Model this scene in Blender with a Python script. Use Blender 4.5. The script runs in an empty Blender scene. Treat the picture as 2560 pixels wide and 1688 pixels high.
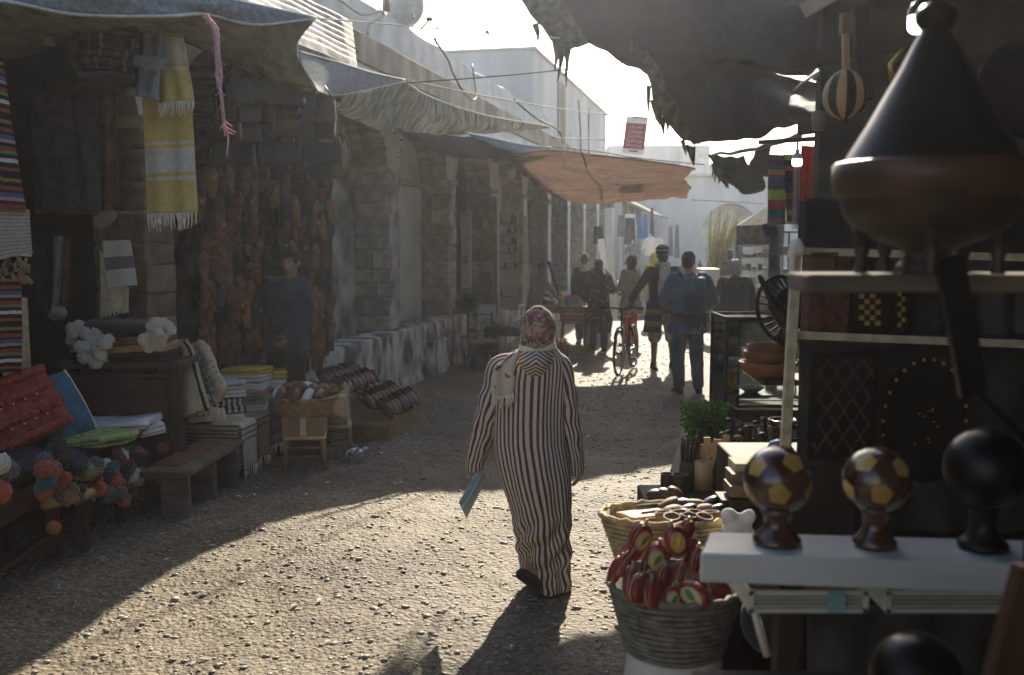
import bpy, bmesh, math, random
from mathutils import Vector, Matrix, noise
R = math.radians
ORD = 'first second third fourth fifth sixth seventh eighth ninth tenth eleventh twelfth thirteenth fourteenth fifteenth sixteenth seventeenth eighteenth nineteenth twentieth'.split() + ['twenty ' + q for q in ('first', 'second', 'third', 'fourth', 'fifth', 'sixth')]
random.seed(7)
S = bpy.context.scene
COL = S.collection
# ------------------------------------------------------------------ camera, sky, sun, exposure
F = 35 / 36 * 2560
HC = 1.95
TH = math.atan(244 / F)
cd = bpy.data.cameras.new('camera'); cam = bpy.data.objects.new('camera', cd); COL.objects.link(cam)
cam.location = (0, 0, HC); cam.rotation_euler = (R(90) - TH, 0, 0)
cd.lens = 35; cd.sensor_width = 36; cd.clip_end = 500; cd.clip_start = .05
cd.dof.use_dof = True; cd.dof.focus_distance = 6.5; cd.dof.aperture_fstop = 2.6
S.camera = cam
SUN_EL, SUN_AZ = 28.0, 8.2
w = bpy.data.worlds.new('World'); S.world = w; w.use_nodes = True
nt = w.node_tree; bg = nt.nodes['Background']
sk = nt.nodes.new('ShaderNodeTexSky'); sk.sky_type = 'NISHITA'; sk.sun_disc = False
sk.sun_elevation = R(SUN_EL); sk.sun_rotation = R(SUN_AZ); sk.dust_density = 1.6; sk.air_density = 1.0; sk.ozone_density = 1.0
nt.links.new(sk.outputs[0], bg.inputs[0]); bg.inputs[1].default_value = 0.085
sd = bpy.data.lights.new('sun', 'SUN'); sd.energy = 3.9; sd.angle = R(.5); sd.color = (1.0, .90, .74)
so = bpy.data.objects.new('sun', sd); COL.objects.link(so); so.rotation_euler = (R(-(90 - SUN_EL)), 0, R(-SUN_AZ))
S.view_settings.view_transform = 'Standard'; S.view_settings.look = 'None'; S.view_settings.gamma = 1
S.view_settings.use_curve_mapping = False; S.view_settings.exposure = 1.5
S.render.engine = 'CYCLES'
cy = S.cycles
cy.use_denoising = True; cy.max_bounces = 7; cy.diffuse_bounces = 4; cy.glossy_bounces = 3; cy.transmission_bounces = 6
cy.transparent_max_bounces = 12; cy.volume_bounces = 1; cy.sample_clamp_indirect = 6; cy.caustics_reflective = False; cy.caustics_refractive = False
cy.use_adaptive_sampling = False
# ------------------------------------------------------------------ helpers
def P(px, py, Y):
    cx = (px - 1280) / F; cyy = (844 - py) / F
    dy = math.cos(TH) + cyy * math.sin(TH); dz = -math.sin(TH) + cyy * math.cos(TH)
    t = Y / dy
    return Vector((cx * t, Y, HC + dz * t))
def G(px, py):
    cyy = (844 - py) / F
    dy = math.cos(TH) + cyy * math.sin(TH); dz = -math.sin(TH) + cyy * math.cos(TH)
    t = -HC / dz
    return Vector(((px - 1280) / F * t, dy * t, 0))
ROOTM = {}
def link(o, parent):
    COL.objects.link(o)
    if parent is not None:
        r = parent
        while r.parent is not None: r = r.parent
        o.parent = parent
        return ROOTM.get(r.name)
def tag(o, label=None, cat=None, group=None, kind=None):
    if label: o['label'] = label
    if cat: o['category'] = cat
    if group: o['group'] = group
    if kind: o['kind'] = kind
    return o
def thing(name, label, cat, loc=(0, 0, 0), rz=0, group=None):
    o = bpy.data.objects.new(name, None); COL.objects.link(o); o.empty_display_size = .1
    o.location = loc; o.rotation_euler = (0, 0, rz)
    ROOTM[o.name] = Matrix.Translation(Vector(loc)) @ Matrix.Rotation(rz, 4, 'Z')
    return tag(o, label, cat, group)
class MB:
    """collects geometry in world (or thing-local) coordinates"""
    def __init__(s): s.v = []; s.f = []; s.uv = []; s.sm = []; s.mi = []
    def add(s, vs, fs, uvs=None, smooth=True, mi=0):
        b = len(s.v); s.v += [tuple(v) for v in vs]
        for i, f in enumerate(fs):
            s.f.append(tuple(b + k for k in f)); s.sm.append(smooth); s.mi.append(mi)
            s.uv += [uvs[k] for k in f] if uvs else [(0, 0)] * len(f)
        return s
    def box(s, c, d, rz=0, m=None, mi=0):
        x, y, z = d[0] / 2, d[1] / 2, d[2] / 2
        pts = [Vector((a, b, e)) for e in (-z, z) for a, b in ((-x, -y), (x, -y), (x, y), (-x, y))]
        rot = Matrix.Rotation(rz, 3, 'Z') if m is None else m
        pts = [rot @ p + Vector(c) for p in pts]
        return s.add(pts, [(3, 2, 1, 0), (4, 5, 6, 7), (0, 1, 5, 4), (1, 2, 6, 5), (2, 3, 7, 6), (3, 0, 4, 7)],
                     [(0, 0), (1, 0), (1, 1), (0, 1)] * 2, False, mi)
    def bbox(s, c, d, bev=.01, rz=0, m=None, mi=0):
        """box with chamfered edges"""
        rot = Matrix.Rotation(rz, 3, 'Z') if m is None else m
        bm = bmesh.new(); bmesh.ops.create_cube(bm, size=1)
        for v in bm.verts: v.co = Vector((v.co.x * d[0], v.co.y * d[1], v.co.z * d[2]))
        bmesh.ops.bevel(bm, geom=bm.edges[:], offset=bev, segments=2, affect='EDGES', profile=.5)
        vs = [rot @ v.co + Vector(c) for v in bm.verts]; bm.verts.index_update()
        fs = [[v.index for v in f.verts] for f in bm.faces]; bm.free()
        return s.add(vs, fs, None, False, mi)
    def bar(s, a, b, wd, dp=None, up=(0, 0, 1), mi=0):
        a, b = Vector(a), Vector(b); d = b - a; L = d.length; z = d / L
        u = Vector(up)
        if abs(z.dot(u)) > .98: u = Vector((0, 1, 0))
        x = u.cross(z).normalized(); y = z.cross(x)
        return s.box((a + b) / 2, (wd, dp or wd, L), m=Matrix((x, y, z)).transposed(), mi=mi)
    def tube(s, path, r, n=8, cap=True, mi=0):
        path = [Vector(p) for p in path]; N = len(path)
        rs = r if isinstance(r, (list, tuple)) else [r] * N
        vs, fs, uvs = [], [], []
        ref = None
        for i, p in enumerate(path):
            t = (path[min(i + 1, N - 1)] - path[max(i - 1, 0)])
            if t.length < 1e-9: t = Vector((0, 0, 1))
            t.normalize()
            if ref is None:
                ref = Vector((0, 0, 1)) if abs(t.z) < .9 else Vector((1, 0, 0))
            x = (ref - t * ref.dot(t)).normalized(); ref = x; y = t.cross(x)
            for k in range(n):
                a = 2 * math.pi * k / n
                vs.append(p + (x * math.cos(a) + y * math.sin(a)) * rs[i]); uvs.append((k / n, i / max(1, N - 1)))
        for i in range(N - 1):
            for k in range(n):
                fs.append((i * n + k, i * n + (k + 1) % n, (i + 1) * n + (k + 1) % n, (i + 1) * n + k))
        if cap: fs += [tuple(range(n - 1, -1, -1)), tuple((N - 1) * n + k for k in range(n))]
        return s.add(vs, fs, uvs, True, mi)
    def lathe(s, prof, c=(0, 0, 0), n=24, m=None, mi=0, sx=1, sy=1):
        m = m or Matrix.Identity(3); c = Vector(c); N = len(prof); vs, fs, uvs = [], [], []
        for i, (r, z) in enumerate(prof):
            for k in range(n):
                a = 2 * math.pi * k / n
                vs.append(m @ Vector((r * math.cos(a) * sx, r * math.sin(a) * sy, z)) + c); uvs.append((k / n, i / (N - 1)))
        for i in range(N - 1):
            for k in range(n):
                fs.append((i * n + k, i * n + (k + 1) % n, (i + 1) * n + (k + 1) % n, (i + 1) * n + k))
        return s.add(vs, fs, uvs, True, mi)
    def ell(s, c, r, m=None, nu=14, nv=9, mi=0):
        m = m or Matrix.Identity(3); c = Vector(c); vs, fs = [], []
        for j in range(nv + 1):
            th = math.pi * j / nv
            for k in range(nu):
                a = 2 * math.pi * k / nu
                vs.append(m @ Vector((r[0] * math.sin(th) * math.cos(a), r[1] * math.sin(th) * math.sin(a), -r[2] * math.cos(th))) + c)
        for j in range(nv):
            for k in range(nu):
                fs.append((j * nu + k, j * nu + (k + 1) % nu, (j + 1) * nu + (k + 1) % nu, (j + 1) * nu + k))
        return s.add(vs, fs, None, True, mi)
    def caps(s, a, b, ra, rb, n=10, fl=1.0):
        a, b = Vector(a), Vector(b); d = (b - a); L = d.length
        t = d.normalized() if L > 1e-6 else Vector((0, 0, 1))
        path, rs = [], []
        for q in (-.98, -.8, -.45): path.append(a + t * ra * q); rs.append(ra * math.sqrt(1 - q * q))
        path.append(a); rs.append(ra); path.append(b); rs.append(rb)
        for q in (.45, .8, .98): path.append(b + t * rb * q); rs.append(rb * math.sqrt(1 - q * q))
        return s.tube(path, rs, n)
    def grid(s, fn, nu, nv, mi=0, smooth=True):
        vs, fs, uvs = [], [], []
        for j in range(nv + 1):
            for i in range(nu + 1):
                vs.append(fn(i / nu, j / nv)); uvs.append((i / nu, j / nv))
        for j in range(nv):
            for i in range(nu):
                a = j * (nu + 1) + i; fs.append((a, a + 1, a + nu + 2, a + nu + 1))
        return s.add(vs, fs, uvs, smooth, mi)
    def mesh(s, name, mats, rootm=None):
        me = bpy.data.meshes.new(name); me.from_pydata(s.v, [], s.f)
        uvl = me.uv_layers.new(name='UVMap')
        flat = [c for uv in s.uv for c in uv]; uvl.data.foreach_set('uv', flat)
        me.polygons.foreach_set('use_smooth', s.sm)
        for m in (mats if isinstance(mats, (list, tuple)) else [mats]): me.materials.append(m)
        if any(s.mi): me.polygons.foreach_set('material_index', s.mi)
        if rootm is not None: me.transform(rootm.inverted())
        me.update(); return me
    def build(s, name, mats, parent=None, local=False, solid=0, bevel=0):
        o = bpy.data.objects.new(name, None) if False else None
        rm = None
        if parent is not None and not local:
            r = parent
            while r.parent is not None: r = r.parent
            rm = ROOTM.get(r.name)
        me = s.mesh(name, mats, rm)
        o = bpy.data.objects.new(name, me); COL.objects.link(o)
        if parent is not None: o.parent = parent
        if solid:
            md = o.modifiers.new('solid', 'SOLIDIFY'); md.thickness = solid; md.offset = 0
        if bevel:
            md = o.modifiers.new('bevel', 'BEVEL'); md.width = bevel; md.segments = 2; md.limit_method = 'ANGLE'
        return o
def objm(name, me, parent=None, loc=(0, 0, 0), rot=(0, 0, 0), sc=(1, 1, 1)):
    o = bpy.data.objects.new(name, me); COL.objects.link(o)
    o.location = loc; o.rotation_euler = rot; o.scale = sc
    if parent is not None: o.parent = parent
    return o
def copy_tree(o, parent=None):
    c = o.copy(); COL.objects.link(c)
    if parent is not None: c.parent = parent
    for ch in o.children[:]: copy_tree(ch, c)
    return c
def dup(root, loc, rot, label=None, group=None, sc=None):
    c = copy_tree(root); c.location = loc; c.rotation_euler = rot
    if sc: c.scale = (sc, sc, sc)
    if label: c['label'] = label
    if group: c['group'] = group
    return c
def catmull(pts, t):
    n = len(pts) - 1
    if n == 0: return pts[0]
    x = min(max(t, 0), 1) * n; i = min(int(x), n - 1); u = x - i
    p1, p2 = pts[i], pts[i + 1]
    p0 = pts[i - 1] if i > 0 else p1 * 2 - p2
    p3 = pts[i + 2] if i + 2 <= n else p2 * 2 - p1
    return .5 * ((2 * p1) + (p2 - p0) * u + (2 * p0 - 5 * p1 + 4 * p2 - p3) * u * u + (3 * p1 - p0 - 3 * p2 + p3) * u ** 3)
def nz(p, sc=1.0, seed=0.0):
    return noise.noise(Vector(p) * sc + Vector((seed, seed * 1.7, seed * .3)))
def net(rows, nu=40, nv=20, wr=0.0, wsc=3.0, seed=0):
    """smooth cloth surface through rows of world points"""
    rows = [[Vector(p) for p in r] for r in rows]
    b = MB()
    def fn(u, v):
        p = catmull([catmull(r, u) for r in rows], v)
        if wr: p = p + Vector((nz(p, wsc, seed) * wr * .4, nz(p, wsc, seed + 5) * wr * .4, nz((p.x * 2.5, p.y, p.z), wsc, seed + 9) * wr))
        return p
    return b.grid(fn, nu, nv)
SCR = bpy.data.scenes.new('scratch'); TMPM = [bpy.data.meshes.new('tmp')]
SCO = bpy.data.objects.new('tmp', TMPM[0]); SCR.collection.objects.link(SCO)
_m = SCO.modifiers.new('r', 'REMESH'); _m.mode = 'VOXEL'; _m.use_smooth_shade = True
_m = SCO.modifiers.new('s', 'SMOOTH'); _m.factor = .5
def blob(name, prim, mats, parent=None, voxel=.012, smooth=4, wr=0, wsc=9, seed=0, local=True, wz=1.0):
    """one continuous surface grown round overlapping primitives"""
    me = prim.mesh('tmp', mats)
    t = SCO; t.data = me; TMPM.append(me); t.modifiers[0].voxel_size = voxel; t.modifiers[1].iterations = smooth
    vl = SCR.view_layers[0]; vl.update(); dg = vl.depsgraph
    m2 = bpy.data.meshes.new_from_object(t.evaluated_get(dg)); m2.name = name
    if wr:
        ns = [v.vector.copy() for v in m2.vertex_normals]; out = []
        for v, n_ in zip(m2.vertices, ns):
            q = Vector((v.co.x, v.co.y, v.co.z * wz)); out += list(v.co + n_ * (nz(q, wsc, seed) + .5 * nz(q, wsc * 2.2, seed + 3)) * wr)
        m2.vertices.foreach_set('co', out); m2.update()
    m2.materials.clear()
    for m in (mats if isinstance(mats, (list, tuple)) else [mats]): m2.materials.append(m)
    if parent is not None and not local:
        r = parent
        while r.parent is not None: r = r.parent
        m2.transform(ROOTM[r.name].inverted())
    return objm(name, m2, parent)
# ------------------------------------------------------------------ materials
def _nodes(name):
    m = bpy.data.materials.new(name); m.use_nodes = True
    return m, m.node_tree, m.node_tree.nodes['Principled BSDF']
def mat(name, col, rough=.8, var=.25, sc=6, col2=None, bump=0, bsc=60, spec=.3, metal=0, trans=0, coat=0, rnd=0, det=6, stretch=None, c2pos=(.35, .65), sheen=0):
    m, nt, b = _nodes(name); N = nt.nodes.new; L = nt.links.new
    tc = N('ShaderNodeTexCoord'); src = tc.outputs['Object']
    if stretch:
        mp = N('ShaderNodeMapping'); mp.inputs['Scale'].default_value = stretch; L(src, mp.inputs[0]); src = mp.outputs[0]
    n = N('ShaderNodeTexNoise'); n.inputs['Scale'].default_value = sc; n.inputs['Detail'].default_value = det; L(src, n.inputs['Vector'])
    rp = N('ShaderNodeValToRGB'); e = rp.color_ramp.elements
    c1 = [c * (1 - var) for c in col]; cc = col2 or [min(1, c * (1 + var)) for c in col]
    e[0].position, e[1].position = c2pos; e[0].color = (*c1, 1); e[1].color = (*cc, 1)
    L(n.outputs[0], rp.inputs[0]); out = rp.outputs[0]
    if rnd:
        oi = N('ShaderNodeObjectInfo'); mr = N('ShaderNodeMapRange'); mr.inputs[3].default_value = 1 - rnd; mr.inputs[4].default_value = 1 + rnd
        L(oi.outputs['Random'], mr.inputs[0]); vm = N('ShaderNodeVectorMath'); vm.operation = 'SCALE'; L(out, vm.inputs[0]); L(mr.outputs[0], vm.inputs['Scale']); out = vm.outputs[0]
    L(out, b.inputs['Base Color'])
    b.inputs['Roughness'].default_value = rough; b.inputs['Specular IOR Level'].default_value = spec; b.inputs['Metallic'].default_value = metal
    b.inputs['Coat Weight'].default_value = coat; b.inputs['Coat Roughness'].default_value = .15
    if sheen: b.inputs['Sheen Weight'].default_value = sheen
    if bump:
        n2 = N('ShaderNodeTexNoise'); n2.inputs['Scale'].default_value = bsc; n2.inputs['Detail'].default_value = 5; L(src, n2.inputs['Vector'])
        bp = N('ShaderNodeBump'); bp.inputs['Strength'].default_value = bump; bp.inputs['Distance'].default_value = .01; L(n2.outputs[0], bp.inputs['Height']); L(bp.outputs[0], b.inputs['Normal'])
    if trans: _trans(m, nt, b, out, trans)
    m['out'] = 1
    return m
def _trans(m, nt, b, out, trans):
    N = nt.nodes.new; L = nt.links.new
    t = N('ShaderNodeBsdfTranslucent'); L(out, t.inputs[0]); mx = N('ShaderNodeMixShader'); mx.inputs[0].default_value = trans
    o = nt.nodes['Material Output']; L(b.outputs[0], mx.inputs[1]); L(t.outputs[0], mx.inputs[2]); L(mx.outputs[0], o.inputs[0])
def stripes(name, stops, axis='V', rep=1, rough=.9, trans=0, weave=300, wob=.0, var=.18):
    """woven bands along one uv axis"""
    m, nt, b = _nodes(name); N = nt.nodes.new; L = nt.links.new
    tc = N('ShaderNodeTexCoord'); sp = N('ShaderNodeSeparateXYZ'); L(tc.outputs['UV'], sp.inputs[0])
    k = N('ShaderNodeMath'); k.operation = 'MULTIPLY'; k.inputs[1].default_value = rep; L(sp.outputs[0 if axis == 'U' else 1], k.inputs[0])
    h = k.outputs[0]
    if wob:
        n = N('ShaderNodeTexNoise'); n.inputs['Scale'].default_value = 5; L(tc.outputs['UV'], n.inputs['Vector'])
        ma = N('ShaderNodeMath'); ma.operation = 'MULTIPLY_ADD'; ma.inputs[1].default_value = wob; L(n.outputs[0], ma.inputs[0]); L(h, ma.inputs[2]); h = ma.outputs[0]
    fr = N('ShaderNodeMath'); fr.operation = 'FRACT'; L(h, fr.inputs[0])
    rp = N('ShaderNodeValToRGB'); rp.color_ramp.interpolation = 'CONSTANT'
    e = rp.color_ramp.elements
    while len(e) < len(stops): e.new(.5)
    for i, (p, c) in enumerate(stops): e[i].position = p; e[i].color = (*c, 1)
    L(fr.outputs[0], rp.inputs[0])
    n = N('ShaderNodeTexNoise'); n.inputs['Scale'].default_value = 30; n.inputs['Detail'].default_value = 4; L(tc.outputs['Object'], n.inputs['Vector'])
    mr = N('ShaderNodeMapRange'); mr.inputs[3].default_value = 1 - var * 2; mr.inputs[4].default_value = 1 + var; L(n.outputs[0], mr.inputs[0])
    vm = N('ShaderNodeVectorMath'); vm.operation = 'SCALE'; L(rp.outputs[0], vm.inputs[0]); L(mr.outputs[0], vm.inputs['Scale'])
    L(vm.outputs[0], b.inputs['Base Color']); b.inputs['Roughness'].default_value = rough; b.inputs['Specular IOR Level'].default_value = .15
    n2 = N('ShaderNodeTexNoise'); n2.inputs['Scale'].default_value = weave; L(tc.outputs['Object'], n2.inputs['Vector'])
    bp = N('ShaderNodeBump'); bp.inputs['Strength'].default_value = .25; bp.inputs['Distance'].default_value = .004; L(n2.outputs[0], bp.inputs['Height']); L(bp.outputs[0], b.inputs['Normal'])
    if trans: _trans(m, nt, b, vm.outputs[0], trans)
    return m
def spots(name, base, cols, sc=14, thr=.33, rough=.9, dist=.5):
    """printed cloth: blotches of several colours on a base, distorted cells"""
    m, nt, b = _nodes(name); N = nt.nodes.new; L = nt.links.new
    tc = N('ShaderNodeTexCoord'); n = N('ShaderNodeTexNoise'); n.inputs['Scale'].default_value = sc * .8; L(tc.outputs['Object'], n.inputs['Vector'])
    ma = N('ShaderNodeVectorMath'); ma.operation = 'MULTIPLY_ADD'; ma.inputs[1].default_value = (dist * .12,) * 3; L(n.outputs['Color'], ma.inputs[0]); L(tc.outputs['Object'], ma.inputs[2])
    vo = N('ShaderNodeTexVoronoi'); vo.inputs['Scale'].default_value = sc; L(ma.outputs[0], vo.inputs['Vector'])
    rp = N('ShaderNodeValToRGB'); rp.color_ramp.interpolation = 'CONSTANT'; e = rp.color_ramp.elements
    while len(e) < len(cols): e.new(.5)
    for i, c in enumerate(cols): e[i].position = i / len(cols); e[i].color = (*c, 1)
    sp = N('ShaderNodeSeparateXYZ'); L(vo.outputs['Color'], sp.inputs[0]); L(sp.outputs[0], rp.inputs[0])
    lt = N('ShaderNodeMath'); lt.operation = 'LESS_THAN'; lt.inputs[1].default_value = thr; L(vo.outputs['Distance'], lt.inputs[0])
    mx = N('ShaderNodeMix'); mx.data_type = 'RGBA'; L(lt.outputs[0], mx.inputs[0]); mx.inputs[6].default_value = (*base, 1); L(rp.outputs[0], mx.inputs[7])
    L(mx.outputs[2], b.inputs['Base Color']); b.inputs['Roughness'].default_value = rough; b.inputs['Specular IOR Level'].default_value = .15
    return m
def glass(name, col=(.972, .986, .98), rough=.03, alpha=.16):
    m, nt, b = _nodes(name); N = nt.nodes.new; L = nt.links.new
    t = N('ShaderNodeBsdfTransparent'); t.inputs[0].default_value = (*col, 1)
    g = N('ShaderNodeBsdfGlossy'); g.inputs['Roughness'].default_value = rough
    fz = N('ShaderNodeFresnel'); fz.inputs[0].default_value = 1.5
    ad = N('ShaderNodeMath'); ad.operation = 'ADD'; ad.inputs[1].default_value = alpha * .35; L(fz.outputs[0], ad.inputs[0])
    mx = N('ShaderNodeMixShader'); L(ad.outputs[0], mx.inputs[0]); L(t.outputs[0], mx.inputs[1]); L(g.outputs[0], mx.inputs[2])
    L(mx.outputs[0], nt.nodes['Material Output'].inputs[0]); return m
def emit(name, col, st):
    m, nt, b = _nodes(name); b.inputs['Emission Color'].default_value = (*col, 1); b.inputs['Emission Strength'].default_value = st; b.inputs['Base Color'].default_value = (*col, 1); return m
M = {}
def dm(k, *a, **kw): M[k] = mat(k, *a, **kw)
dm('stone', (.35, .295, .22), .92, .32, 7, bump=.6, bsc=45, rnd=.28)
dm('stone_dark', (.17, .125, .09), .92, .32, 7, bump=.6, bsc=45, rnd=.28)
dm('mortar', (.26, .23, .18), .95, .3, 9, bump=.5, bsc=50)
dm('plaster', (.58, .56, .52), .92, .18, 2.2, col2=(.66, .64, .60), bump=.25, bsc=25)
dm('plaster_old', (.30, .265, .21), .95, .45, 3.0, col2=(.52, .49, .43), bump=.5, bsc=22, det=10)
dm('band', (.27, .225, .16), .95, .4, 2.4, col2=(.4, .345, .265), bump=.4, bsc=20, stretch=(1, 1, .35))
dm('white_house', (.6, .585, .565), .9, .14, 1.2, col2=(.68, .665, .645), bump=.15, bsc=18, stretch=(1, 1, .25))
dm('plinth', (.20, .19, .16), .93, .5, 3.6, col2=(.62, .60, .54), bump=.6, bsc=18, det=12, stretch=(1.2, 1.2, .7), c2pos=(.4, .6))
dm('door_green', (.52, .55, .49), .8, .12, 1.5, bump=.1)
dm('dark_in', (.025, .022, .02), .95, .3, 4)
dm('dark_wood', (.035, .023, .015), .7, .4, 5, bump=.3, stretch=(1, 1, .2))
dm('wood', (.19, .115, .06), .65, .35, 6, bump=.25, stretch=(1, 1, .15), rnd=.2)
dm('wood_light', (.45, .30, .14), .6, .3, 7, bump=.2, stretch=(1, 1, .2), rnd=.2)
dm('wood_red', (.06, .02, .014), .5, .4, 5, bump=.25, stretch=(.3, 1, 1))
dm('wood_grey', (.11, .092, .072), .9, .35, 8, bump=.4, stretch=(.25, 1, 1))
dm('polish', (.055, .021, .011), .22, .45, 6, stretch=(1, 1, .3), spec=.5, coat=.6)
dm('polish_pale', (.42, .27, .07), .25, .2, 9, spec=.5, coat=.5)
dm('tagine_red', (.065, .028, .014), .5, .4, 5, stretch=(1, 1, .25), coat=.2)
dm('tagine_dark', (.008, .006, .005), .3, .4, 5, spec=.22)
dm('white_paint', (.55, .54, .5), .55, .12, 5, col2=(.7, .69, .65), bump=.1)
dm('plank_white', (.36, .38, .38), .3, .2, 5, col2=(.52, .55, .56), spec=.5, coat=.25, stretch=(.25, 1, 1), bump=.15, bsc=18)
dm('dark_box', (.014, .010, .008), .7, .4, 5, spec=.12)
dm('tarp_thin', (.55, .54, .47), .85, .25, 6, trans=.7)  # for the added hidden cloths; filters light onto the wall
dm('spandrel_skylit', (.68, .67, .66), .92, .12, 2.2, col2=(.76, .75, .73), bump=.25, bsc=25)  # plaster whitened in the colour to stand for skylight on the spandrels
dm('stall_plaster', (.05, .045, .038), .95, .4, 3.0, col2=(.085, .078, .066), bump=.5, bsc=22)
dm('plastic_white', (.52, .52, .46), .4, .08, 6, spec=.4)
dm('metal_dark', (.03, .03, .032), .4, .2, 8, metal=.6)
dm('metal', (.35, .35, .35), .35, .2, 8, metal=.9)
dm('rust', (.19, .14, .10), .7, .5, 4, col2=(.42, .40, .37), metal=.3)
dm('wire', (.05, .05, .05), .7, .1, 3)
dm('rope', (.5, .46, .38), .9, .25, 40, bump=.3, bsc=200)
dm('rope_pink', (.66, .42, .44), .9, .3, 60, trans=.35)
dm('rubber', (.025, .025, .025), .75, .3, 20)
dm('tarp_grey', (.19, .215, .25), .75, .3, 40, trans=.22, stretch=(1, .25, 1), bump=.35, bsc=90)
dm('tarp_green', (.20, .19, .145), .8, .35, 14, trans=.30, bump=.3, bsc=60, stretch=(1, .3, 1))
dm('tarp_black', (.009, .009, .012), .7, .4, 8, trans=.03, bump=.5, bsc=14)
dm('tarp_brown', (.12, .10, .07), .85, .4, 12, trans=.15, bump=.3)
dm('tarp_blue', (.04, .06, .075), .7, .35, 8, trans=.3, bump=.4, bsc=15)
dm('hem', (.62, .62, .6), .8, .15, 30, trans=.3)
dm('awning_orange', (.39, .305, .255), .85, .16, 5, trans=.62, stretch=(.2, 2, 2), bump=.25, bsc=30)
dm('skin', (.36, .21, .14), .55, .12, 12, spec=.35)
dm('skin_dark', (.17, .09, .06), .55, .12, 12, spec=.35)
dm('hair', (.012, .010, .009), .6, .3, 40, bump=.4, bsc=120)
dm('hair_grey', (.42, .40, .37), .7, .3, 60, bump=.5, bsc=150, trans=.2)
dm('eye_white', (.6, .58, .55), .3, .05, 5)
dm('lip', (.22, .09, .075), .5, .1, 10)
dm('black_cloth', (.018, .018, .021), .9, .35, 10, bump=.3, bsc=180, sheen=.15)
dm('navy', (.032, .043, .066), .85, .3, 10, bump=.3, bsc=150, sheen=.1)
dm('denim', (.04, .058, .085), .9, .3, 8, bump=.3, bsc=200, sheen=.1)
dm('blue_jacket', (.06, .105, .165), .75, .3, 6, bump=.3, bsc=120, sheen=.1)
dm('backpack', (.045, .10, .14), .7, .25, 8, bump=.3, bsc=150)
dm('red_leg', (.42, .06, .05), .85, .15, 12)
dm('blue_shirt', (.10, .25, .48), .9, .15, 8)
dm('yellow_cloth', (.62, .47, .08), .9, .15, 14, bump=.2, bsc=200)
dm('pink_cloth', (.55, .28, .34), .9, .15, 10)
dm('beige', (.58, .46, .34), .9, .15, 14, bump=.2, bsc=160)
dm('cream', (.74, .68, .55), .92, .12, 20, bump=.35, bsc=160, sheen=.2)
dm('cream_dark', (.54, .46, .32), .92, .2, 20, bump=.4, bsc=120)
dm('white_cloth', (.82, .81, .77), .9, .08, 12, bump=.25, bsc=160, trans=.15)
dm('grey_cloth', (.22, .21, .20), .9, .25, 10, bump=.25, bsc=150)
dm('grey_wool', (.25, .235, .22), .92, .2, 20, bump=.3, bsc=200)
dm('blue_cloth', (.055, .15, .22), .9, .2, 14, bump=.3, bsc=180)
dm('blue_grey', (.16, .19, .24), .9, .2, 10, bump=.3, bsc=150)
dm('red_wool', (.27, .05, .035), .95, .35, 24, bump=.6, bsc=70)
dm('red_fringe', (.36, .075, .055), .95, .3, 30, bump=.6, bsc=70)
dm('dark_wool', (.022, .021, .028), .95, .35, 16, bump=.5, bsc=80)
dm('rug_dark', (.05, .042, .04), .95, .3, 16, bump=.5, bsc=100)
dm('rug_rust', (.13, .06, .035), .95, .35, 14, bump=.5, bsc=90)
dm('tan_wool', (.36, .24, .12), .95, .2, 16, bump=.4, bsc=100)
dm('green_cloth', (.26, .34, .12), .92, .3, 26, bump=.5, bsc=70)
for k, c in {'pom_white': (.66, .62, .52), 'pom_coral': (.50, .11, .07), 'pom_orange': (.40, .11, .05), 'pom_teal': (.04, .12, .15), 'pom_navy': (.025, .03, .05), 'pom_black': (.02, .018, .02), 'pom_tan': (.27, .19, .11), 'pom_maroon': (.10, .018, .022), 'pom_grey': (.13, .14, .16), 'pom_olive': (.25, .3, .12)}.items():
    dm(k, c, .95, .3, 30, bump=.6, bsc=90, sheen=.3)
dm('leather_brown', (.12, .052, .027), .45, .35, 12, rnd=.35, spec=.4)
dm('leather_tan', (.21, .10, .04), .5, .25, 12, rnd=.25, spec=.4)
dm('leather_black', (.013, .013, .015), .35, .3, 10, spec=.5)
dm('leather_red', (.10, .034, .028), .45, .25, 12, rnd=.25)
dm('leather_wine', (.10, .045, .038), .3, .3, 12, rnd=.5, spec=.5)
dm('leather_grey', (.12, .12, .13), .45, .25, 12, rnd=.3)
dm('sole_dark', (.05, .035, .025), .7, .3, 20)
dm('brass', (.55, .36, .10), .3, .15, 10, metal=.9)
dm('cardboard', (.24, .15, .08), .9, .2, 5, bump=.15, rnd=.15)
dm('wicker', (.36, .215, .09), .75, .35, 25, rnd=.15)
dm('wicker_pale', (.50, .38, .19), .75, .3, 25)
dm('wicker_dark', (.17, .155, .125), .8, .35, 25)
dm('leaf', (.09, .20, .035), .6, .4, 20, trans=.4, rnd=.2)
dm('stem', (.08, .12, .03), .7, .3, 20)
dm('clay', (.20, .085, .04), .75, .3, 8, bump=.2)
dm('ground_stone', (.25, .215, .16), .6, .3, 9, col2=(.38, .34, .275), spec=.25)
dm('broom', (.45, .42, .05), .9, .25, 40)
dm('reed', (.42, .36, .13), .85, .3, 9, trans=.2)
dm('paper', (.72, .72, .70), .9, .06, 5, trans=.25)
dm('red_ink', (.42, .06, .06), .8, .15, 8)
dm('red_plastic', (.27, .10, .10), .5, .12, 6)
dm('blue_paint', (.025, .05, .075), .6, .3, 8, bump=.2)
dm('teal_plastic', (.2, .36, .38), .5, .15, 6)
dm('yellow_liquid', (.55, .38, .04), .3, .1, 6, trans=.3)
dm('blue_trim', (.05, .13, .25), .6, .2, 6)
dm('painted_red', (.20, .026, .02), .3, .25, 9, coat=.4, rnd=.2)
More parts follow.
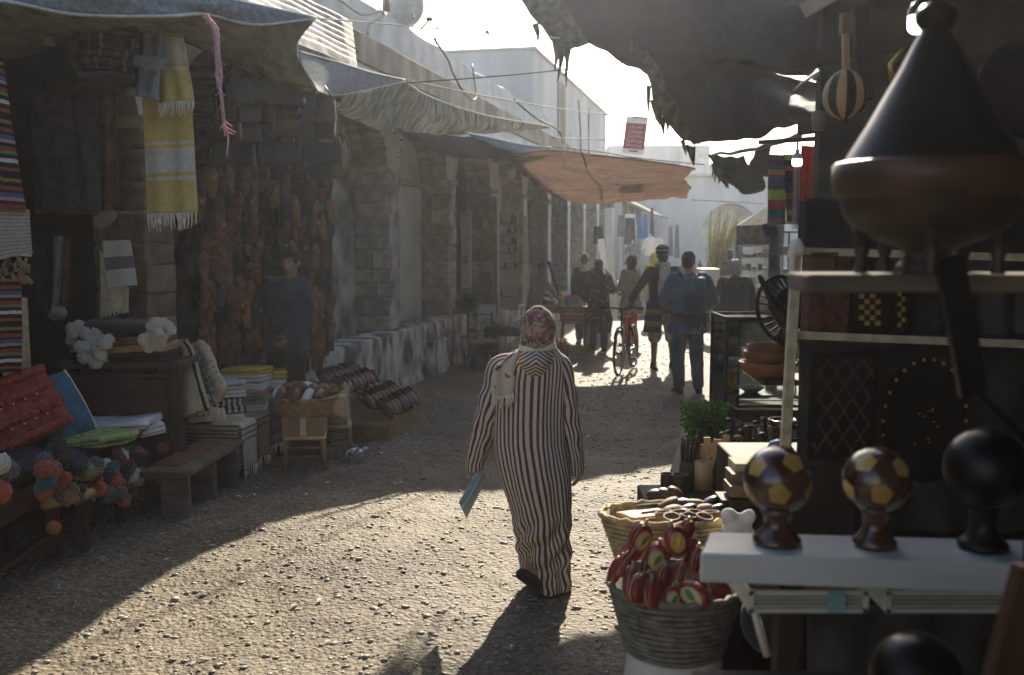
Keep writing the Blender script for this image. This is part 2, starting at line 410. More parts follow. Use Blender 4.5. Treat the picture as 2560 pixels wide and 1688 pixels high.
dm('painted_cream', (.42, .34, .18), .35, .2, 12)
dm('painted_green', (.05, .16, .05), .4, .2, 12)
dm('painted_yellow', (.62, .42, .05), .4, .2, 12)
M['glass'] = glass('glass'); M['glass_edge'] = mat('glass_edge', (.2, .5, .42), .2, .1, 4, spec=.5, trans=.3)
M['bulb'] = emit('bulb_glow', (1, .98, .95), 2.2)
# ------------------------------------------------------------------ setting: sky haze, ground
UX, UY = .225, .974
def ground_h(x, y):
    return (nz((x, y, 0), .55, 1) * .05 + nz((x, y, 0), 1.7, 2) * .024 + nz((x, y, 0), 5.5, 3) * .013 + nz((x, y, 0), 12, 4) * .008) * (1 if y < 30 else .4)
def ground_mat():
    m, nt, b = _nodes('packed_dirt'); N = nt.nodes.new; L = nt.links.new
    tc = N('ShaderNodeTexCoord')
    n = N('ShaderNodeTexNoise'); n.inputs['Scale'].default_value = 1.3; n.inputs['Detail'].default_value = 9; L(tc.outputs['Object'], n.inputs['Vector'])
    rp = N('ShaderNodeValToRGB'); e = rp.color_ramp.elements; e[0].position = .3; e[1].position = .72
    e[0].color = (.125, .102, .068, 1); e[1].color = (.225, .195, .145, 1); L(n.outputs[0], rp.inputs[0])
    v = N('ShaderNodeTexVoronoi'); v.inputs['Scale'].default_value = 44; L(tc.outputs['Object'], v.inputs['Vector'])
    sp = N('ShaderNodeSeparateXYZ'); L(v.outputs['Color'], sp.inputs[0])
    mr = N('ShaderNodeMapRange'); mr.inputs[3].default_value = .55; mr.inputs[4].default_value = 1.35; L(sp.outputs[0], mr.inputs[0])
    vm = N('ShaderNodeVectorMath'); vm.operation = 'SCALE'; L(rp.outputs[0], vm.inputs[0]); L(mr.outputs[0], vm.inputs['Scale'])
    n5 = N('ShaderNodeTexNoise'); n5.inputs['Scale'].default_value = .55; n5.inputs['Detail'].default_value = 4; L(tc.outputs['Object'], n5.inputs['Vector'])
    m5 = N('ShaderNodeMapRange'); m5.inputs[1].default_value = .38; m5.inputs[2].default_value = .62; L(n5.outputs[0], m5.inputs[0])
    x5 = N('ShaderNodeMix'); x5.data_type = 'RGBA'; L(m5.outputs[0], x5.inputs[0]); x5.inputs[6].default_value = (.78, .74, .70, 1); x5.inputs[7].default_value = (1.18, 1.1, .96, 1)
    v5 = N('ShaderNodeVectorMath'); v5.operation = 'MULTIPLY'; L(vm.outputs[0], v5.inputs[0]); L(x5.outputs[2], v5.inputs[1]); L(v5.outputs[0], b.inputs['Base Color'])
    b.inputs['Roughness'].default_value = .7; b.inputs['Specular IOR Level'].default_value = .25
    v2 = N('ShaderNodeTexVoronoi'); v2.feature = 'SMOOTH_F1'; v2.inputs['Scale'].default_value = 36; L(tc.outputs['Object'], v2.inputs['Vector'])
    n3 = N('ShaderNodeTexNoise'); n3.inputs['Scale'].default_value = 60; n3.inputs['Detail'].default_value = 6; L(tc.outputs['Object'], n3.inputs['Vector'])
    sb = N('ShaderNodeMath'); sb.operation = 'SUBTRACT'; L(n3.outputs[0], sb.inputs[0]); L(v2.outputs['Distance'], sb.inputs[1])
    bp = N('ShaderNodeBump'); bp.inputs['Strength'].default_value = .85; bp.inputs['Distance'].default_value = .018; L(sb.outputs[0], bp.inputs['Height']); L(bp.outputs[0], b.inputs['Normal'])
    return m
GM = ground_mat()
b = MB()
xs = [-200, -60, -20, -9] + [-6 + .06 * i for i in range(int(13 / .06) + 1)] + [9, 14, 25, 60, 200]
ys = [-200, -50, -12, -4] + [1 + .06 * i for i in range(int(19 / .06) + 1)] + [20.4 + .5 * i for i in range(70)] + [70, 120, 400]
nxs, nys = len(xs), len(ys)
vs = [(x, y, ground_h(x, y) if -7 < x < 8 and 0 < y < 56 else 0) for y in ys for x in xs]
fs = [(j * nxs + i, j * nxs + i + 1, (j + 1) * nxs + i + 1, (j + 1) * nxs + i) for j in range(nys - 1) for i in range(nxs - 1)]
b.add(vs, fs)
tag(b.build('ground', GM), 'uneven packed dirt street strewn with small stones', kind='structure')
# loose gravel: three groups by size, joined
def ico():
    bm = bmesh.new(); bmesh.ops.create_icosphere(bm, subdivisions=1, radius=1); v = [x.co.copy() for x in bm.verts]; bm.verts.index_update(); f = [[q.index for q in p.verts] for p in bm.faces]; bm.free(); return v, f
IV, IF = ico()
rg = random.Random(3)
b = MB()
def stone(b, x, y, r, sink=.3):
    a = rg.uniform(0, 6.3); ca, sa = math.cos(a), math.sin(a); fx, fy, fz = rg.uniform(.75, 1.35), rg.uniform(.6, 1.0), rg.uniform(.16, .36)
    h = ground_h(x, y) + r * fz * (1 - 2 * sink); q = [rg.uniform(.8, 1.18) for _ in IV]
    vs = []
    for v, k in zip(IV, q):
        px, py = v.x * fx * r * k, v.y * fy * r * k
        vs.append((x + px * ca - py * sa, y + px * sa + py * ca, h + v.z * fz * r * k))
    b.add(vs, IF, None, True)
for i in range(9500):
    y = 3.4 + 6.0 * rg.random() ** 1.1; x = rg.uniform(-.45 * y - .5, .32 * y + .2)
    r = .006 + .017 * rg.random() ** 2.8
    if rg.random() < .005: r = rg.uniform(.024, .04)
    stone(b, x, y, r)
for i in range(6500):
    y = 9 + 11 * rg.random() ** 1.3; x = rg.uniform(.231 * y - 4.5, .30 * y + .8)
    stone(b, x, y, .009 + .02 * rg.random() ** 2)
tag(b.build('gravel', M['ground_stone']), 'loose pale stones and grit on the street', kind='stuff')
b = MB(); rg = random.Random(9)
for i in range(70):
    y = rg.uniform(4.4, 12); x = rg.uniform(-.36 * y, .10 * y); a = rg.uniform(0, 6); s_ = rg.uniform(.012, .035); h = ground_h(x, y) + .008
    c_, q = math.cos(a) * s_, math.sin(a) * s_
    b.add([(x - c_, y - q, h), (x + q * .5, y - c_ * .5, h + .006), (x + c_, y + q, h + .003), (x - q * .5, y + c_ * .5, h + .008)], [(0, 1, 2, 3)], None, False)
tag(b.build('litter', M['paper']), 'small pale scraps of litter scattered over the street', kind='stuff')
# haze: one even box of dusty air round everything
b = MB(); b.box((8, 30, 4.2), (70, 80, 10.6))
hz = bpy.data.materials.new('dusty_air'); hz.use_nodes = True; n_ = hz.node_tree
for q in list(n_.nodes):
    if q.type != 'OUTPUT_MATERIAL': n_.nodes.remove(q)
pv = n_.nodes.new('ShaderNodeVolumePrincipled'); pv.inputs['Color'].default_value = (.93, .95, 1.0, 1); pv.inputs['Density'].default_value = .0014; pv.inputs['Anisotropy'].default_value = .65
n_.links.new(pv.outputs[0], n_.nodes['Material Output'].inputs['Volume'])
tag(b.build('haze', hz), 'pale dusty air filling the street', kind='stuff')
# ------------------------------------------------------------------ the arcaded building on the left (local: x along street, y into wall, z up)
AR = thing('arcade_building', 'long low building with a row of stone arches and whitewashed parapet on the left', 'building', (-1.32, 14.27, 0), math.atan2(UY, UX))
ARM = ROOTM[AR.name]
PITCH, PW, PD, SPR = 2.72, .40, .45, 2.82
U0 = -1.273
def pu(k): return U0 + PITCH * (k - 1)
KS = list(range(-4, 9))
ZB, ZT = 4.05, 4.40
SPAN = PITCH - PW
def arch_z(t):     # t 0..1 across opening, slightly pointed
    x = (t - .5) * 2
    return SPR + .88 * (max(0, 1 - abs(x) ** 2.0)) ** .56
wall = MB()
NA = 18
for k in KS:
    a = pu(k) + PW; bnd = pu(k + 1)
    pts = [(a + SPAN * i / NA, arch_z(i / NA)) for i in range(NA + 1)]
    for (u1, z1), (u2, z2) in zip(pts, pts[1:]):
        wall.add([(u1, 0, z1), (u2, 0, z2), (u2, 0, ZB), (u1, 0, ZB)], [(0, 1, 2, 3)], None, False)
    wall.add([(pu(k), 0, SPR), (a, 0, SPR), (a, 0, ZB), (pu(k), 0, ZB)], [(0, 1, 2, 3)], None, False)
wall.build('spandrel_wall', M['spandrel_skylit'], AR, local=True)
for k in KS + [9]:
    core = MB(); core.box((pu(k) + PW / 2, PD / 2 + .01, SPR / 2), (PW - .03, PD - .02, SPR)); core.build('pier_core', M['mortar'], AR, local=True)
for k in KS:
    a = pu(k) + PW; soff = MB()
    pts = [(a + SPAN * i / NA, arch_z(i / NA) + .012) for i in range(NA + 1)]
    for (u1, z1), (u2, z2) in zip(pts, pts[1:]):
        soff.add([(u1, 0.002, z1), (u2, 0.002, z2), (u2, PD, z2), (u1, PD, z1)], [(3, 2, 1, 0)], None, True)
    soff.build('arch_lining', M['mortar'], AR, local=True)
# stone blocks, shared meshes
def block_mesh(nm, d, seed, mk='stone'):
    bb = MB(); bb.bbox((0, 0, 0), d, .014)
    rr = random.Random(seed); bb.v = [(x + rr.uniform(-.006, .006), y + rr.uniform(-.006, .006), z + rr.uniform(-.005, .005)) for x, y, z in bb.v]
    return bb.mesh(nm, M[mk])
full = [block_mesh('stone_block', (PW + .014, PD, .2), i) for i in range(3)]
half = [block_mesh('stone_block', (PW + .014, PD / 2 - .008, .2), 10 + i) for i in range(3)]
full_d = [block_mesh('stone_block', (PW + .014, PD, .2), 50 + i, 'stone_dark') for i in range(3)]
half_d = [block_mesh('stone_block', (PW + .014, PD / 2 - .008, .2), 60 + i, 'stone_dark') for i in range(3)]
vous = [block_mesh('arch_stone', (.25, PD, .13), 30 + i) for i in range(3)]
rr = random.Random(5); nb = 0
for k in (-2, -1, 0, 1, 2, 3, 4, 5):
    z = .76 if k >= 0 else .3
    while z < SPR - .05:
        h = min(rr.choice((.17, .19, .2, .22, .25)), SPR - z)
        jit = rr.uniform(-.006, .006)
        if rr.random() < .5:
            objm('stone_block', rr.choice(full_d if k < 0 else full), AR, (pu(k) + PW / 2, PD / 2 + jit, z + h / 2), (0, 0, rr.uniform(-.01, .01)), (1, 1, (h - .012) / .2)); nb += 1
        else:
            s1 = rr.choice((.36, .5, .62)); ws = PD - .012
            for c, ww in ((ws * s1 / 2, s1), (ws * s1 + .012 + ws * (1 - s1) / 2, 1 - s1)):
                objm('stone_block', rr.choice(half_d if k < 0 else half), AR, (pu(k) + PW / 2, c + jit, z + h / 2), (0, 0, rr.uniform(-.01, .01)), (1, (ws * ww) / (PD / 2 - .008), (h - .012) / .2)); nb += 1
        z += h
    # capital slab
    cp = MB(); cp.bbox((pu(k) + PW / 2, PD / 2 - .01, SPR + .03), (PW + .07, PD + .05, .09), .015); cp.build('capital', M['stone'], AR, local=True)
for k in (0, 1, 2, 3, 4):
    # springing stones of both haunches seen on the arch lining
    for side in (0, 1):
        s = .0; i = 0
        ts = [.004, .012, .03, .06, .10, .15, .21, .28, .36, .45]
        for t1, t2 in zip(ts, ts[1:]):
            q1, q2 = (t1, t2) if side == 0 else (1 - t1, 1 - t2)
            a = Vector((pu(k) + PW + SPAN * q1, 0, arch_z(q1))); c = Vector((pu(k) + PW + SPAN * q2, 0, arch_z(q2)))
            d = c - a; L_ = d.length
            if nb > 285: break
            ang = math.atan2(d.z, d.x)
            objm('arch_stone', rr.choice(vous), AR, ((a.x + c.x) / 2 - math.sin(ang) * (.05 if side == 0 else -.05), PD / 2 + .004, (a.z + c.z) / 2 + abs(math.cos(ang)) * .05), (0, -ang, 0), ((L_ - .012) / .25, 1, 1)); nb += 1
for k, z0, z1 in ((0, .9, 2.75), (1, .78, 2.8), (2, 1.9, 2.8), (3, 1.2, 2.8), (4, .3, 2.8), (5, .3, 2.8), (6, 0, 2.8), (7, 0, 2.8), (8, 0, 2.8)):  # plaster remains, made pale to stand for skylight on pier fronts too
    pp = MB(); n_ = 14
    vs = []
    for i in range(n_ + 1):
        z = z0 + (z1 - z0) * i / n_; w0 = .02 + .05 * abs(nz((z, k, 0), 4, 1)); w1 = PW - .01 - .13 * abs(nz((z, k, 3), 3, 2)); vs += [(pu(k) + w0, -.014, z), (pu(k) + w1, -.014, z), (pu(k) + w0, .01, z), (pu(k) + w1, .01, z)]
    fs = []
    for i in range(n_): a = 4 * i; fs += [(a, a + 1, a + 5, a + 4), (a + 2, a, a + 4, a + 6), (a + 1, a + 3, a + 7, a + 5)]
    pp.add(vs, fs, None, False); pp.build('skylit_plaster_patch', M['plaster_old'] if k < 3 else M['plaster'], AR, local=True)
# bay backs: doors, plaster or dark shop openings
for k in range(-4, 9):
    c = pu(k) + PW + SPAN / 2
    bk = MB()
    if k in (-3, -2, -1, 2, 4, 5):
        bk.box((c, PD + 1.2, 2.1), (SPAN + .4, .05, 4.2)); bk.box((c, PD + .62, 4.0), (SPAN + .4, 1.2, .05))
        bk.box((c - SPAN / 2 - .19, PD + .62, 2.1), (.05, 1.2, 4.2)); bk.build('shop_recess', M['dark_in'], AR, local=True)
    else:
        bk.box((c, PD + .03, 2.05), (SPAN, .06, 4.1)); bk.build('bay_wall', M['plaster_old'] if k == 0 else M['door_green'], AR, local=True)
dr = MB(); dr.box((pu(1) + PW + SPAN * .55, PD - .02, 1.75), (SPAN * .78, .05, 2.0)); dr.build('door_panel', M['door_green'], AR, local=True)
dr = MB(); dr.box((pu(1) + PW + SPAN * .55, PD - .03, 2.80), (SPAN * .9, .07, .08)); dr.build('lintel', M['mortar'], AR, local=True)
# cornice band, parapet, roof, plinth
c = MB(); c.bbox((5, .18, (ZB + ZT) / 2), (34, .46, ZT - ZB), .02); c.build('cornice_band', M['band'], AR, local=True)
par = MB()
NP = 70
def ptop(u): return 4.87 + .05 * nz((u, 0, 0), .8, 4) + .03 * nz((u, 0, 0), 3, 8)
vs, fs = [], []
for i in range(NP + 1):
    u = -12 + 34 * i / NP; t = ptop(u)
    vs += [(u, .03, ZT), (u, .05, t - .04), (u, .12, t), (u, .30, t), (u, .34, ZT)]
for i in range(NP):
    for q in range(4): fs.append((i * 5 + q, (i + 1) * 5 + q, (i + 1) * 5 + q + 1, i * 5 + q + 1))
par.add(vs, fs, None, False); par.build('parapet', M['plaster'], AR, local=True)
rf = MB(); rf.box((5, 3.4, 4.3), (34, 6, .16)); rf.build('roof', M['plaster_old'], AR, local=True)
bw = MB(); bw.box((-11.95, 3.4, 2.1), (.1, 6, 4.2)); bw.box((5, 6.3, 2.1), (34, .1, 4.2)); bw.build('rear_wall', M['plaster_old'], AR, local=True)
pl = MB()
NPL = 40
us = [pu(0) - .3 + (pu(3) - pu(0) + .3) * i / NPL for i in range(NPL + 1)]
def pf(u, z): return -.13 + .03 * nz((u, z, 0), 1.2, 3) + .018 * nz((u, z, 0), 5, 6) - (.03 if z < .1 else 0)
zs = [-.05, .0, .12, .3, .5, .66, .735, .75]
vs = [(u, pf(u, z) + (.03 if z > .74 else 0), z + .015 * nz((u, 0, 0), 2, 1) * (z > .6)) for z in zs for u in us]
vs += [(u, .2, .76) for u in us]
n1 = len(us); fs = [(j * n1 + i, j * n1 + i + 1, (j + 1) * n1 + i + 1, (j + 1) * n1 + i) for j in range(len(zs)) for i in range(n1 - 1)]
pl.add(vs, fs, None, False); pl.box((us[0], .2, .35), (.04, .62, .76)); pl.build('plinth', M['plinth'], AR, local=True)
pl2 = MB(); pl2.box((pu(6), .12, .3), (PITCH * 6, .62, .6)); pl2.build('far_plinth', M['plinth'], AR, local=True)
# step cut into the plinth
st = MB(); st.bbox((pu(1) + 1.45, -.17, .26), (.75, .18, .52), .02); st.build('step', M['plinth'], AR, local=True)
# white upper storey further along
HS = thing('upper_storey', 'whitewashed box shaped upper storey standing on the arcade roof', 'building', (-1.32, 14.27, 4.35), math.atan2(UY, UX))
u_ = MB(); u_.box((14.1, 2.1, .87), (11.8, 4.1, 1.76)); u_.build('wall', M['white_house'], HS, local=True)
u_ = MB(); u_.box((11.5, .03, .75), (.9, .06, 1.5)); u_.build('stained_panel', M['band'], HS, local=True)
u_ = MB(); u_.box((14.1, 2.1, 1.775), (11.9, 4.2, .05)); u_.build('roof_edge', M['plaster'], HS, local=True)
# columns and shop fronts where the arcade ends (whitewashed posts)
WP = thing('garment_shop', 'narrow whitewashed shop front with hung clothes at the end of the arcade', 'building', (-1.32, 14.27, 0), math.atan2(UY, UX))
q = MB(); q.box((26.5, 2.0, 2.0), (7.6, 3.6, 4.2)); q.build('wall', M['white_house'], WP, local=True)
for u in (20.6, 22.8, 25.0, 27.4):
    q = MB(); q.bbox((u, -.02, 1.9), (.42, .3, 3.8), .03); q.build('column', M['white_house'], WP, local=True)
q = MB(); q.box((24.0, .12, 2.4), (1.6, .2, .12)); q.build('sign_beam', M['wood_light'], WP, local=True)
q = MB(); q.box((24, .14, 1.2), (1.7, .1, 2.3)); q.build('doorway', M['dark_in'], WP, local=True)
q = MB(); q.box((26.2, .14, 1.2), (1.9, .1, 2.3)); q.build('doorway', M['dark_in'], WP, local=True)
# house with a tiled lean-to beyond
H2 = thing('lean_to_house', 'brownish house with sloping lean-to roof past the clothes shop', 'building', (5.0, 40, 0), math.atan2(UY, UX))
q = MB(); q.box((0, 2, 1.7), (7, 3.6, 3.4)); q.build('wall', M['plaster_old'], H2, local=True)
q = MB(); q.add([(-3.6, .25, 3.5), (3.6, .25, 3.5), (3.6, -1.0, 2.9), (-3.6, -1.0, 2.9), (-3.6, .25, 3.4), (3.6, .25, 3.4), (3.6, -1.0, 2.8), (-3.6, -1.0, 2.8)], [(0, 3, 2, 1), (4, 5, 6, 7), (3, 7, 6, 2), (0, 4, 7, 3), (1, 2, 6, 5)], None, False); q.build('roof', M['band'], H2, local=True)
q = MB(); q.box((-.5, .17, 1.1), (1.3, .1, 2.2)); q.build('doorway', M['dark_in'], H2, local=True)
# far facade with a big arch, closing the street
FA = thing('arched_gatehouse', 'pale hazy wall with a large closed arch closing the street', 'building', (9.0, 44, 0))
x0, x1 = 5.0, 18.0; q = MB()
def hol(x): # arch niche outline
    t = (x - 9.6) / 1.75
    return 3.55 * math.sqrt(max(0, 1 - t * t)) ** .8 if abs(t) < 1 else 0
N_ = 90
for i in range(N_):
    a, c = x0 + (x1 - x0) * i / N_, x0 + (x1 - x0) * (i + 1) / N_
    za, zc = hol(a), hol(c)
    q.add([(a, 44, za), (c, 44, zc), (c, 44, 4.7), (a, 44, 4.7)], [(0, 1, 2, 3)], None, False)
    if za or zc: q.add([(a, 44, za), (c, 44, zc), (c, 44.7, zc), (a, 44.7, za)], [(0, 3, 2, 1)], None, True)
q.box((11.5, 46.5, 4.65), (13, 4, .1)); q.build('wall', M['white_house'], FA)
q = MB(); q.box((9.6, 44.75, 2), (4, .1, 4)); q.build('arch_infill', M['plaster'], FA)
q = MB(); q.bbox((11.5, 43.95, 4.78), (13.2, .5, .16), .03); q.build('coping', M['plaster'], FA)
FB = thing('pale_tower_house', 'tall pale house rising in the haze behind the gatehouse', 'building', (7.5, 52, 0))
q = MB(); q.box((7.6, 54, 3.4), (5.2, 4, 6.8)); q.build('wall', M['white_house'], FB)
q = MB(); q.box((9.3, 51.9, 3.4), (1.4, .4, 6.5)); q.build('buttress', M['plaster'], FB)
FC = thing('white_block_house', 'low white house beyond the sign and orange awning', 'building', (14, 54, 0))
q = MB(); q.box((14, 56, 2.9), (7.4, 4, 5.9)); q.build('wall', M['white_house'], FC)
q = MB(); q.box((14, 53.95, 5.9), (7.6, .2, .15)); q.build('coping', M['plaster'], FC)
# right hand row of buildings
RB = thing('right_row_building', 'shaded plaster building behind the stalls on the right', 'building', (3.0, 6, 0), math.atan2(UY, UX))
q = MB(); q.box((13.0, -2.5, 1.75), (26, 4.6, 3.5)); q.build('wall', M['plaster_old'], RB, local=True)
q = MB(); q.bbox((13.0, -2.4, 3.56), (26.2, 4.9, .14), .02); q.build('roof_edge', M['band'], RB, local=True)
# ------------------------------------------------------------------ awnings and tarps over the street
def PP(rows): return [[P(*q) for q in r] for r in rows]
def fringe(b, pts, L, r=.004, n=30, seed=0, jit=.25, dirn=(0, 0, -1)):
    rr = random.Random(seed)
    for i in range(n):
        p = catmull([Vector(q) for q in pts], (i + .5) / n); l = L * rr.uniform(1 - jit, 1 + jit)
        d = Vector(dirn) + Vector((rr.uniform(-.18, .18), rr.uniform(-.1, .1), 0)); e = p + d * l
        m_ = p + d * l * .5 + Vector((rr.uniform(-.01, .01), 0, 0))
        b.tube([p, m_, e], [r, r, r * .7], 5)
def seam(path, r=.008): 
    b = MB(); b.tube(path, r, 6); return b
def V_(w, z=3.95):
    y = w[1]; return Vector((-1.30 + .231 * (y - 14.27), y, z))
# tarp nearest on the left
a1 = thing('street_awning', 'grey shade cloth with pale frayed hem, nearest awning on the left', 'awning', P(300, 60, 6.4))
top = [(-350, -330, 5.2), (0, -260, 5.6), (300, -95, 6.2), (560, -8, 6.9), (790, 44, 7.8)]
hem = [(-350, -20, 4.9), (0, 2, 5.5), (190, 36, 5.9), (420, 40, 6.4), (520, 36, 6.8), (640, 62, 7.2), (790, 46, 7.8)]
n1 = net(PP([top, [(-350, -150, 5.0), (0, -100, 5.5), (250, -28, 5.95), (540, 14, 6.8), (790, 44, 7.8)], hem]), 60, 16, .012, 5)
n1.build('cloth', M['tarp_grey'], a1, solid=.004)
back = [(-350, 150, 6.2), (0, 150, 6.5), (220, 95, 7.2), (420, 95, 7.4), (560, 150, 7.9), (700, 205, 8.3), (795, 228, 8.6)]
edge = [(-350, 60, 5.5), (0, 62, 6.0), (200, 66, 6.5), (400, 66, 6.9), (560, 92, 7.3), (690, 118, 7.7), (742, 125, 8.0)]
n1 = net(PP([hem, edge, back]), 60, 16, .015, 4); n1.build('underside', M['tarp_green'], a1, solid=.004)
net([[P(*q) for q in back], [V_(w) for w in ((-60, 7.4), (60, 7.6), (200, 7.9), (330, 8.2), (430, 8.6), (520, 9.0), (600, 9.3))]], 30, 6, .02, 3).build('added_shade_cloth', M['tarp_thin'], a1, solid=.004)  # added behind the awning to stop sun leaking along the wall
seam([catmull([P(*q) for q in hem], i / 40) for i in range(41)], .011).build('hem', M['hem'], a1)
seam([catmull([P(*q) for q in ((788, 46, 7.8), (755, 66, 7.85), (742, 125, 8.0), (756, 180, 8.3), (795, 228, 8.6))], i / 24) for i in range(25)], .010).build('side_hem', M['hem'], a1)
seam([catmull([P(*q) for q in top], i / 40) for i in range(41)], .010).build('top_hem', M['hem'], a1)
# second
a2 = thing('street_awning', 'long green grey shade cloth with striped weave, second awning on the left', 'awning', P(1000, 250, 11))
t2 = [(744, 128, 8.7), (830, 152, 9.6), (930, 182, 10.6), (1012, 200, 11.6)]
h2 = [(790, 226, 8.9), (840, 238, 9.6), (910, 226, 10.4), (1012, 204, 11.6)]
m2_ = [(752, 190, 8.7), (830, 200, 9.5), (920, 206, 10.5), (1012, 202, 11.6)]
net(PP([t2, m2_, h2]), 30, 10, .01, 5).build('cloth', M['tarp_grey'], a2, solid=.004)
dm('tarp_strip', (.22, .23, .21), .8, .4, 5, col2=(.44, .44, .39), trans=.6, stretch=(1.2, 5, 1.2))
r1 = [(790, 226, 9.0), (900, 232, 10.3), (1012, 206, 11.6), (1080, 244, 12.8), (1210, 288, 14.0), (1375, 317, 15.2)]
r2 = [(830, 262, 9.9), (930, 290, 11.0), (1020, 285, 12.3), (1120, 308, 13.2), (1230, 318, 14.2), (1375, 319, 15.2)]
r3 = [(850, 285, 10.5), (950, 325, 11.5), (1030, 336, 12.7), (1120, 338, 13.5), (1230, 332, 14.4), (1375, 321, 15.2)]
net(PP([r1, r2, r3]), 60, 14, .02, 4).build('underside', M['tarp_strip'], a2, solid=.004)
net([[P(*q) for q in r3], [V_((0, y)) for y in (10.8, 12.0, 13.1, 14.1, 15.0, 16.0)]], 40, 8, .02, 3).build('added_shade_cloth', M['tarp_thin'], a2, solid=.004)  # hidden cloth to the wall, added to block leaking sun
seam([catmull([P(*q) for q in r1[2:]], i / 40) for i in range(41)], .012).build('hem', M['hem'], a2)
seam([catmull([P(*q) for q in t2], i / 30) for i in range(31)], .012).build('top_hem', M['hem'], a2)
seam([catmull([P(*q) for q in h2], i / 30) for i in range(31)], .008).build('front_hem', M['hem'], a2)
# third, dark, hangs lower
a3 = thing('street_awning', 'dark sagging shade cloth with grey corner beside the orange awning', 'awning', P(1200, 350, 14))
q1 = [(985, 322, 11.6), (1080, 335, 12.4), (1180, 345, 13.0), (1290, 366, 13.7), (1380, 370, 14.2)]
q2 = [(1000, 332, 11.9), (1090, 368, 12.6), (1190, 386, 13.1), (1290, 384, 13.7), (1380, 371, 14.2)]
q3 = [(1010, 345, 12.2), (1100, 385, 12.8), (1200, 400, 13.2), (1290, 395, 13.6), (1380, 372, 14.2)]
net(PP([q1, q2, q3]), 40, 10, .02, 4).build('underside', M['tarp_black'], a3, solid=.004)
net([[P(*q) for q in q3], [V_((0, y), 3.6) for y in (13.4, 14.3, 15.2, 16.2, 17.2)]], 30, 8, .02, 3).build('added_shade_cloth', M['tarp_thin'], a3, solid=.004)  # unseen cloth added to close the lit gap by the wall
q4 = [(1165, 332, 12.8), (1230, 345, 13.2), (1310, 362, 13.8), (1380, 369, 14.2)]
net(PP([q4, [(1185, 345, 12.9), (1240, 362, 13.2), (1310, 372, 13.7), (1380, 370, 14.2)], [(1215, 352, 13.0), (1255, 374, 13.3), (1320, 380, 13.7), (1380, 371, 14.2)]]), 24, 8).build('cloth', M['tarp_grey'], a3, solid=.004)
seam([catmull([P(*q) for q in q4], i / 24) for i in range(25)], .012).build('hem', M['hem'], a3)
# orange sheet across the street
ao = thing('orange_awning', 'sunlit orange fabric awning stretched across the street', 'awning', P(1500, 420, 15))
near = [(1270, 385, 13.4), (1370, 376, 13.5), (1470, 386, 13.6), (1580, 398, 13.9), (1660, 408, 14.3), (1738, 422, 14.7)]
mid = [(1290, 418, 14.8), (1380, 426, 14.9), (1490, 440, 15.1), (1600, 445, 15.3), (1690, 446, 15.6), (1712, 447, 15.9)]
far = [(1330, 455, 16.2), (1400, 475, 16.5), (1490, 480, 16.8), (1600, 478, 17.0), (1690, 472, 17.2), (1728, 466, 17.4)]
far2 = [(1385, 490, 17.4), (1440, 505, 17.7), (1510, 509, 18.0), (1600, 503, 18.3), (1690, 494, 18.6), (1716, 495, 18.8)]
net(PP([near, mid, far, far2]), 60, 36, .05, 2.2, 3).build('cloth', M['awning_orange'], ao, solid=.004)
seam([catmull([P(*q) for q in near], i / 40) for i in range(41)], .014).build('hem', M['awning_orange'], ao)
seam([P(1454, 382, 13.45), P(1462, 400, 13.9), P(1470, 430, 14.9), P(1490, 455, 15.8), P(1504, 470, 16.6), P(1505, 508, 17.9)], .014).build('cord', M['wire'], ao)
seam([P(1408, 380, 13.4), P(1409, 405, 13.4), P(1411, 428, 13.4)], .010).build('loose_string', M['rope'], ao)
# black tarps over the stalls on the right
r1_ = thing('black_tarp', 'black tarpaulin over the right stalls, ragged corner hanging over the street', 'awning', P(1700, 60, 7.5))
net(PP([[(1330, -28, 12.3), (1500, -28, 12.4), (1800, -28, 12.2), (2100, -30, 11.4), (2500, -30, 10.4)],
        [(1395, 30, 12.2), (1520, 10, 12.3), (1760, 15, 12.1), (1990, 40, 11.2), (2400, 70, 10.2)],
        [(1468, 108, 12.2), (1570, 99, 12.2), (1730, 130, 12.1), (1900, 150, 11.2), (2180, 190, 10.2)],
        [(1640, 195, 12.3), (1790, 180, 12.3), (1850, 175, 12.0), (1930, 180, 11.2), (2180, 230, 10.2)]]), 60, 50, .06, 2.5, 2).build('sheet', M['tarp_black'], r1_, solid=.005)
net(PP([[(1285, -28, 12.2), (1330, -28, 12.2), (1390, -28, 12.2)], [(1312, 15, 12.1), (1350, 10, 12.1), (1408, 5, 12.1)],
        [(1345, 60, 12.1), (1390, 70, 12.1), (1440, 60, 12.1)], [(1398, 108, 12.1), (1440, 118, 12.1), (1472, 108, 12.1)]]), 16, 30, .03, 4, 5).build('rolled_edge', M['tarp_brown'], r1_, solid=.006)
rag = MB()
for i, (a, c, e) in enumerate([((1388, 100), (1392, 145), (1386, 178)), ((1396, 104), (1402, 150), (1396, 200)), ((1412, 112), (1418, 150), (1415, 218)), ((1405, 108), (1404, 150), (1393, 205)), ((1338, 60), (1345, 85), (1345, 110)), ((1420, 114), (1420, 140), (1412, 190))]):
    rag.tube([P(a[0], a[1], 12.0), P(c[0], c[1], 12.0), P(e[0], e[1], 12.0)], [.042, .024, .005], 6)
tag(rag.build('ragged_strip', M['tarp_brown'], r1_), kind='stuff')
tri = MB(); tri.add([P(1352, 62, 12.0), P(1440, 118, 12.1), P(1416, 128, 12.0), P(1396, 140, 12.0), P(1384, 112, 12.0)], [(0, 1, 2, 3, 4)], None, False); tri.build('torn_corner', M['tarp_brown'], r1_, solid=.006)
r2_ = thing('black_tarp', 'lower black tarpaulin with shredded edge sloping to the right stall roofs', 'awning', P(1800, 250, 11))
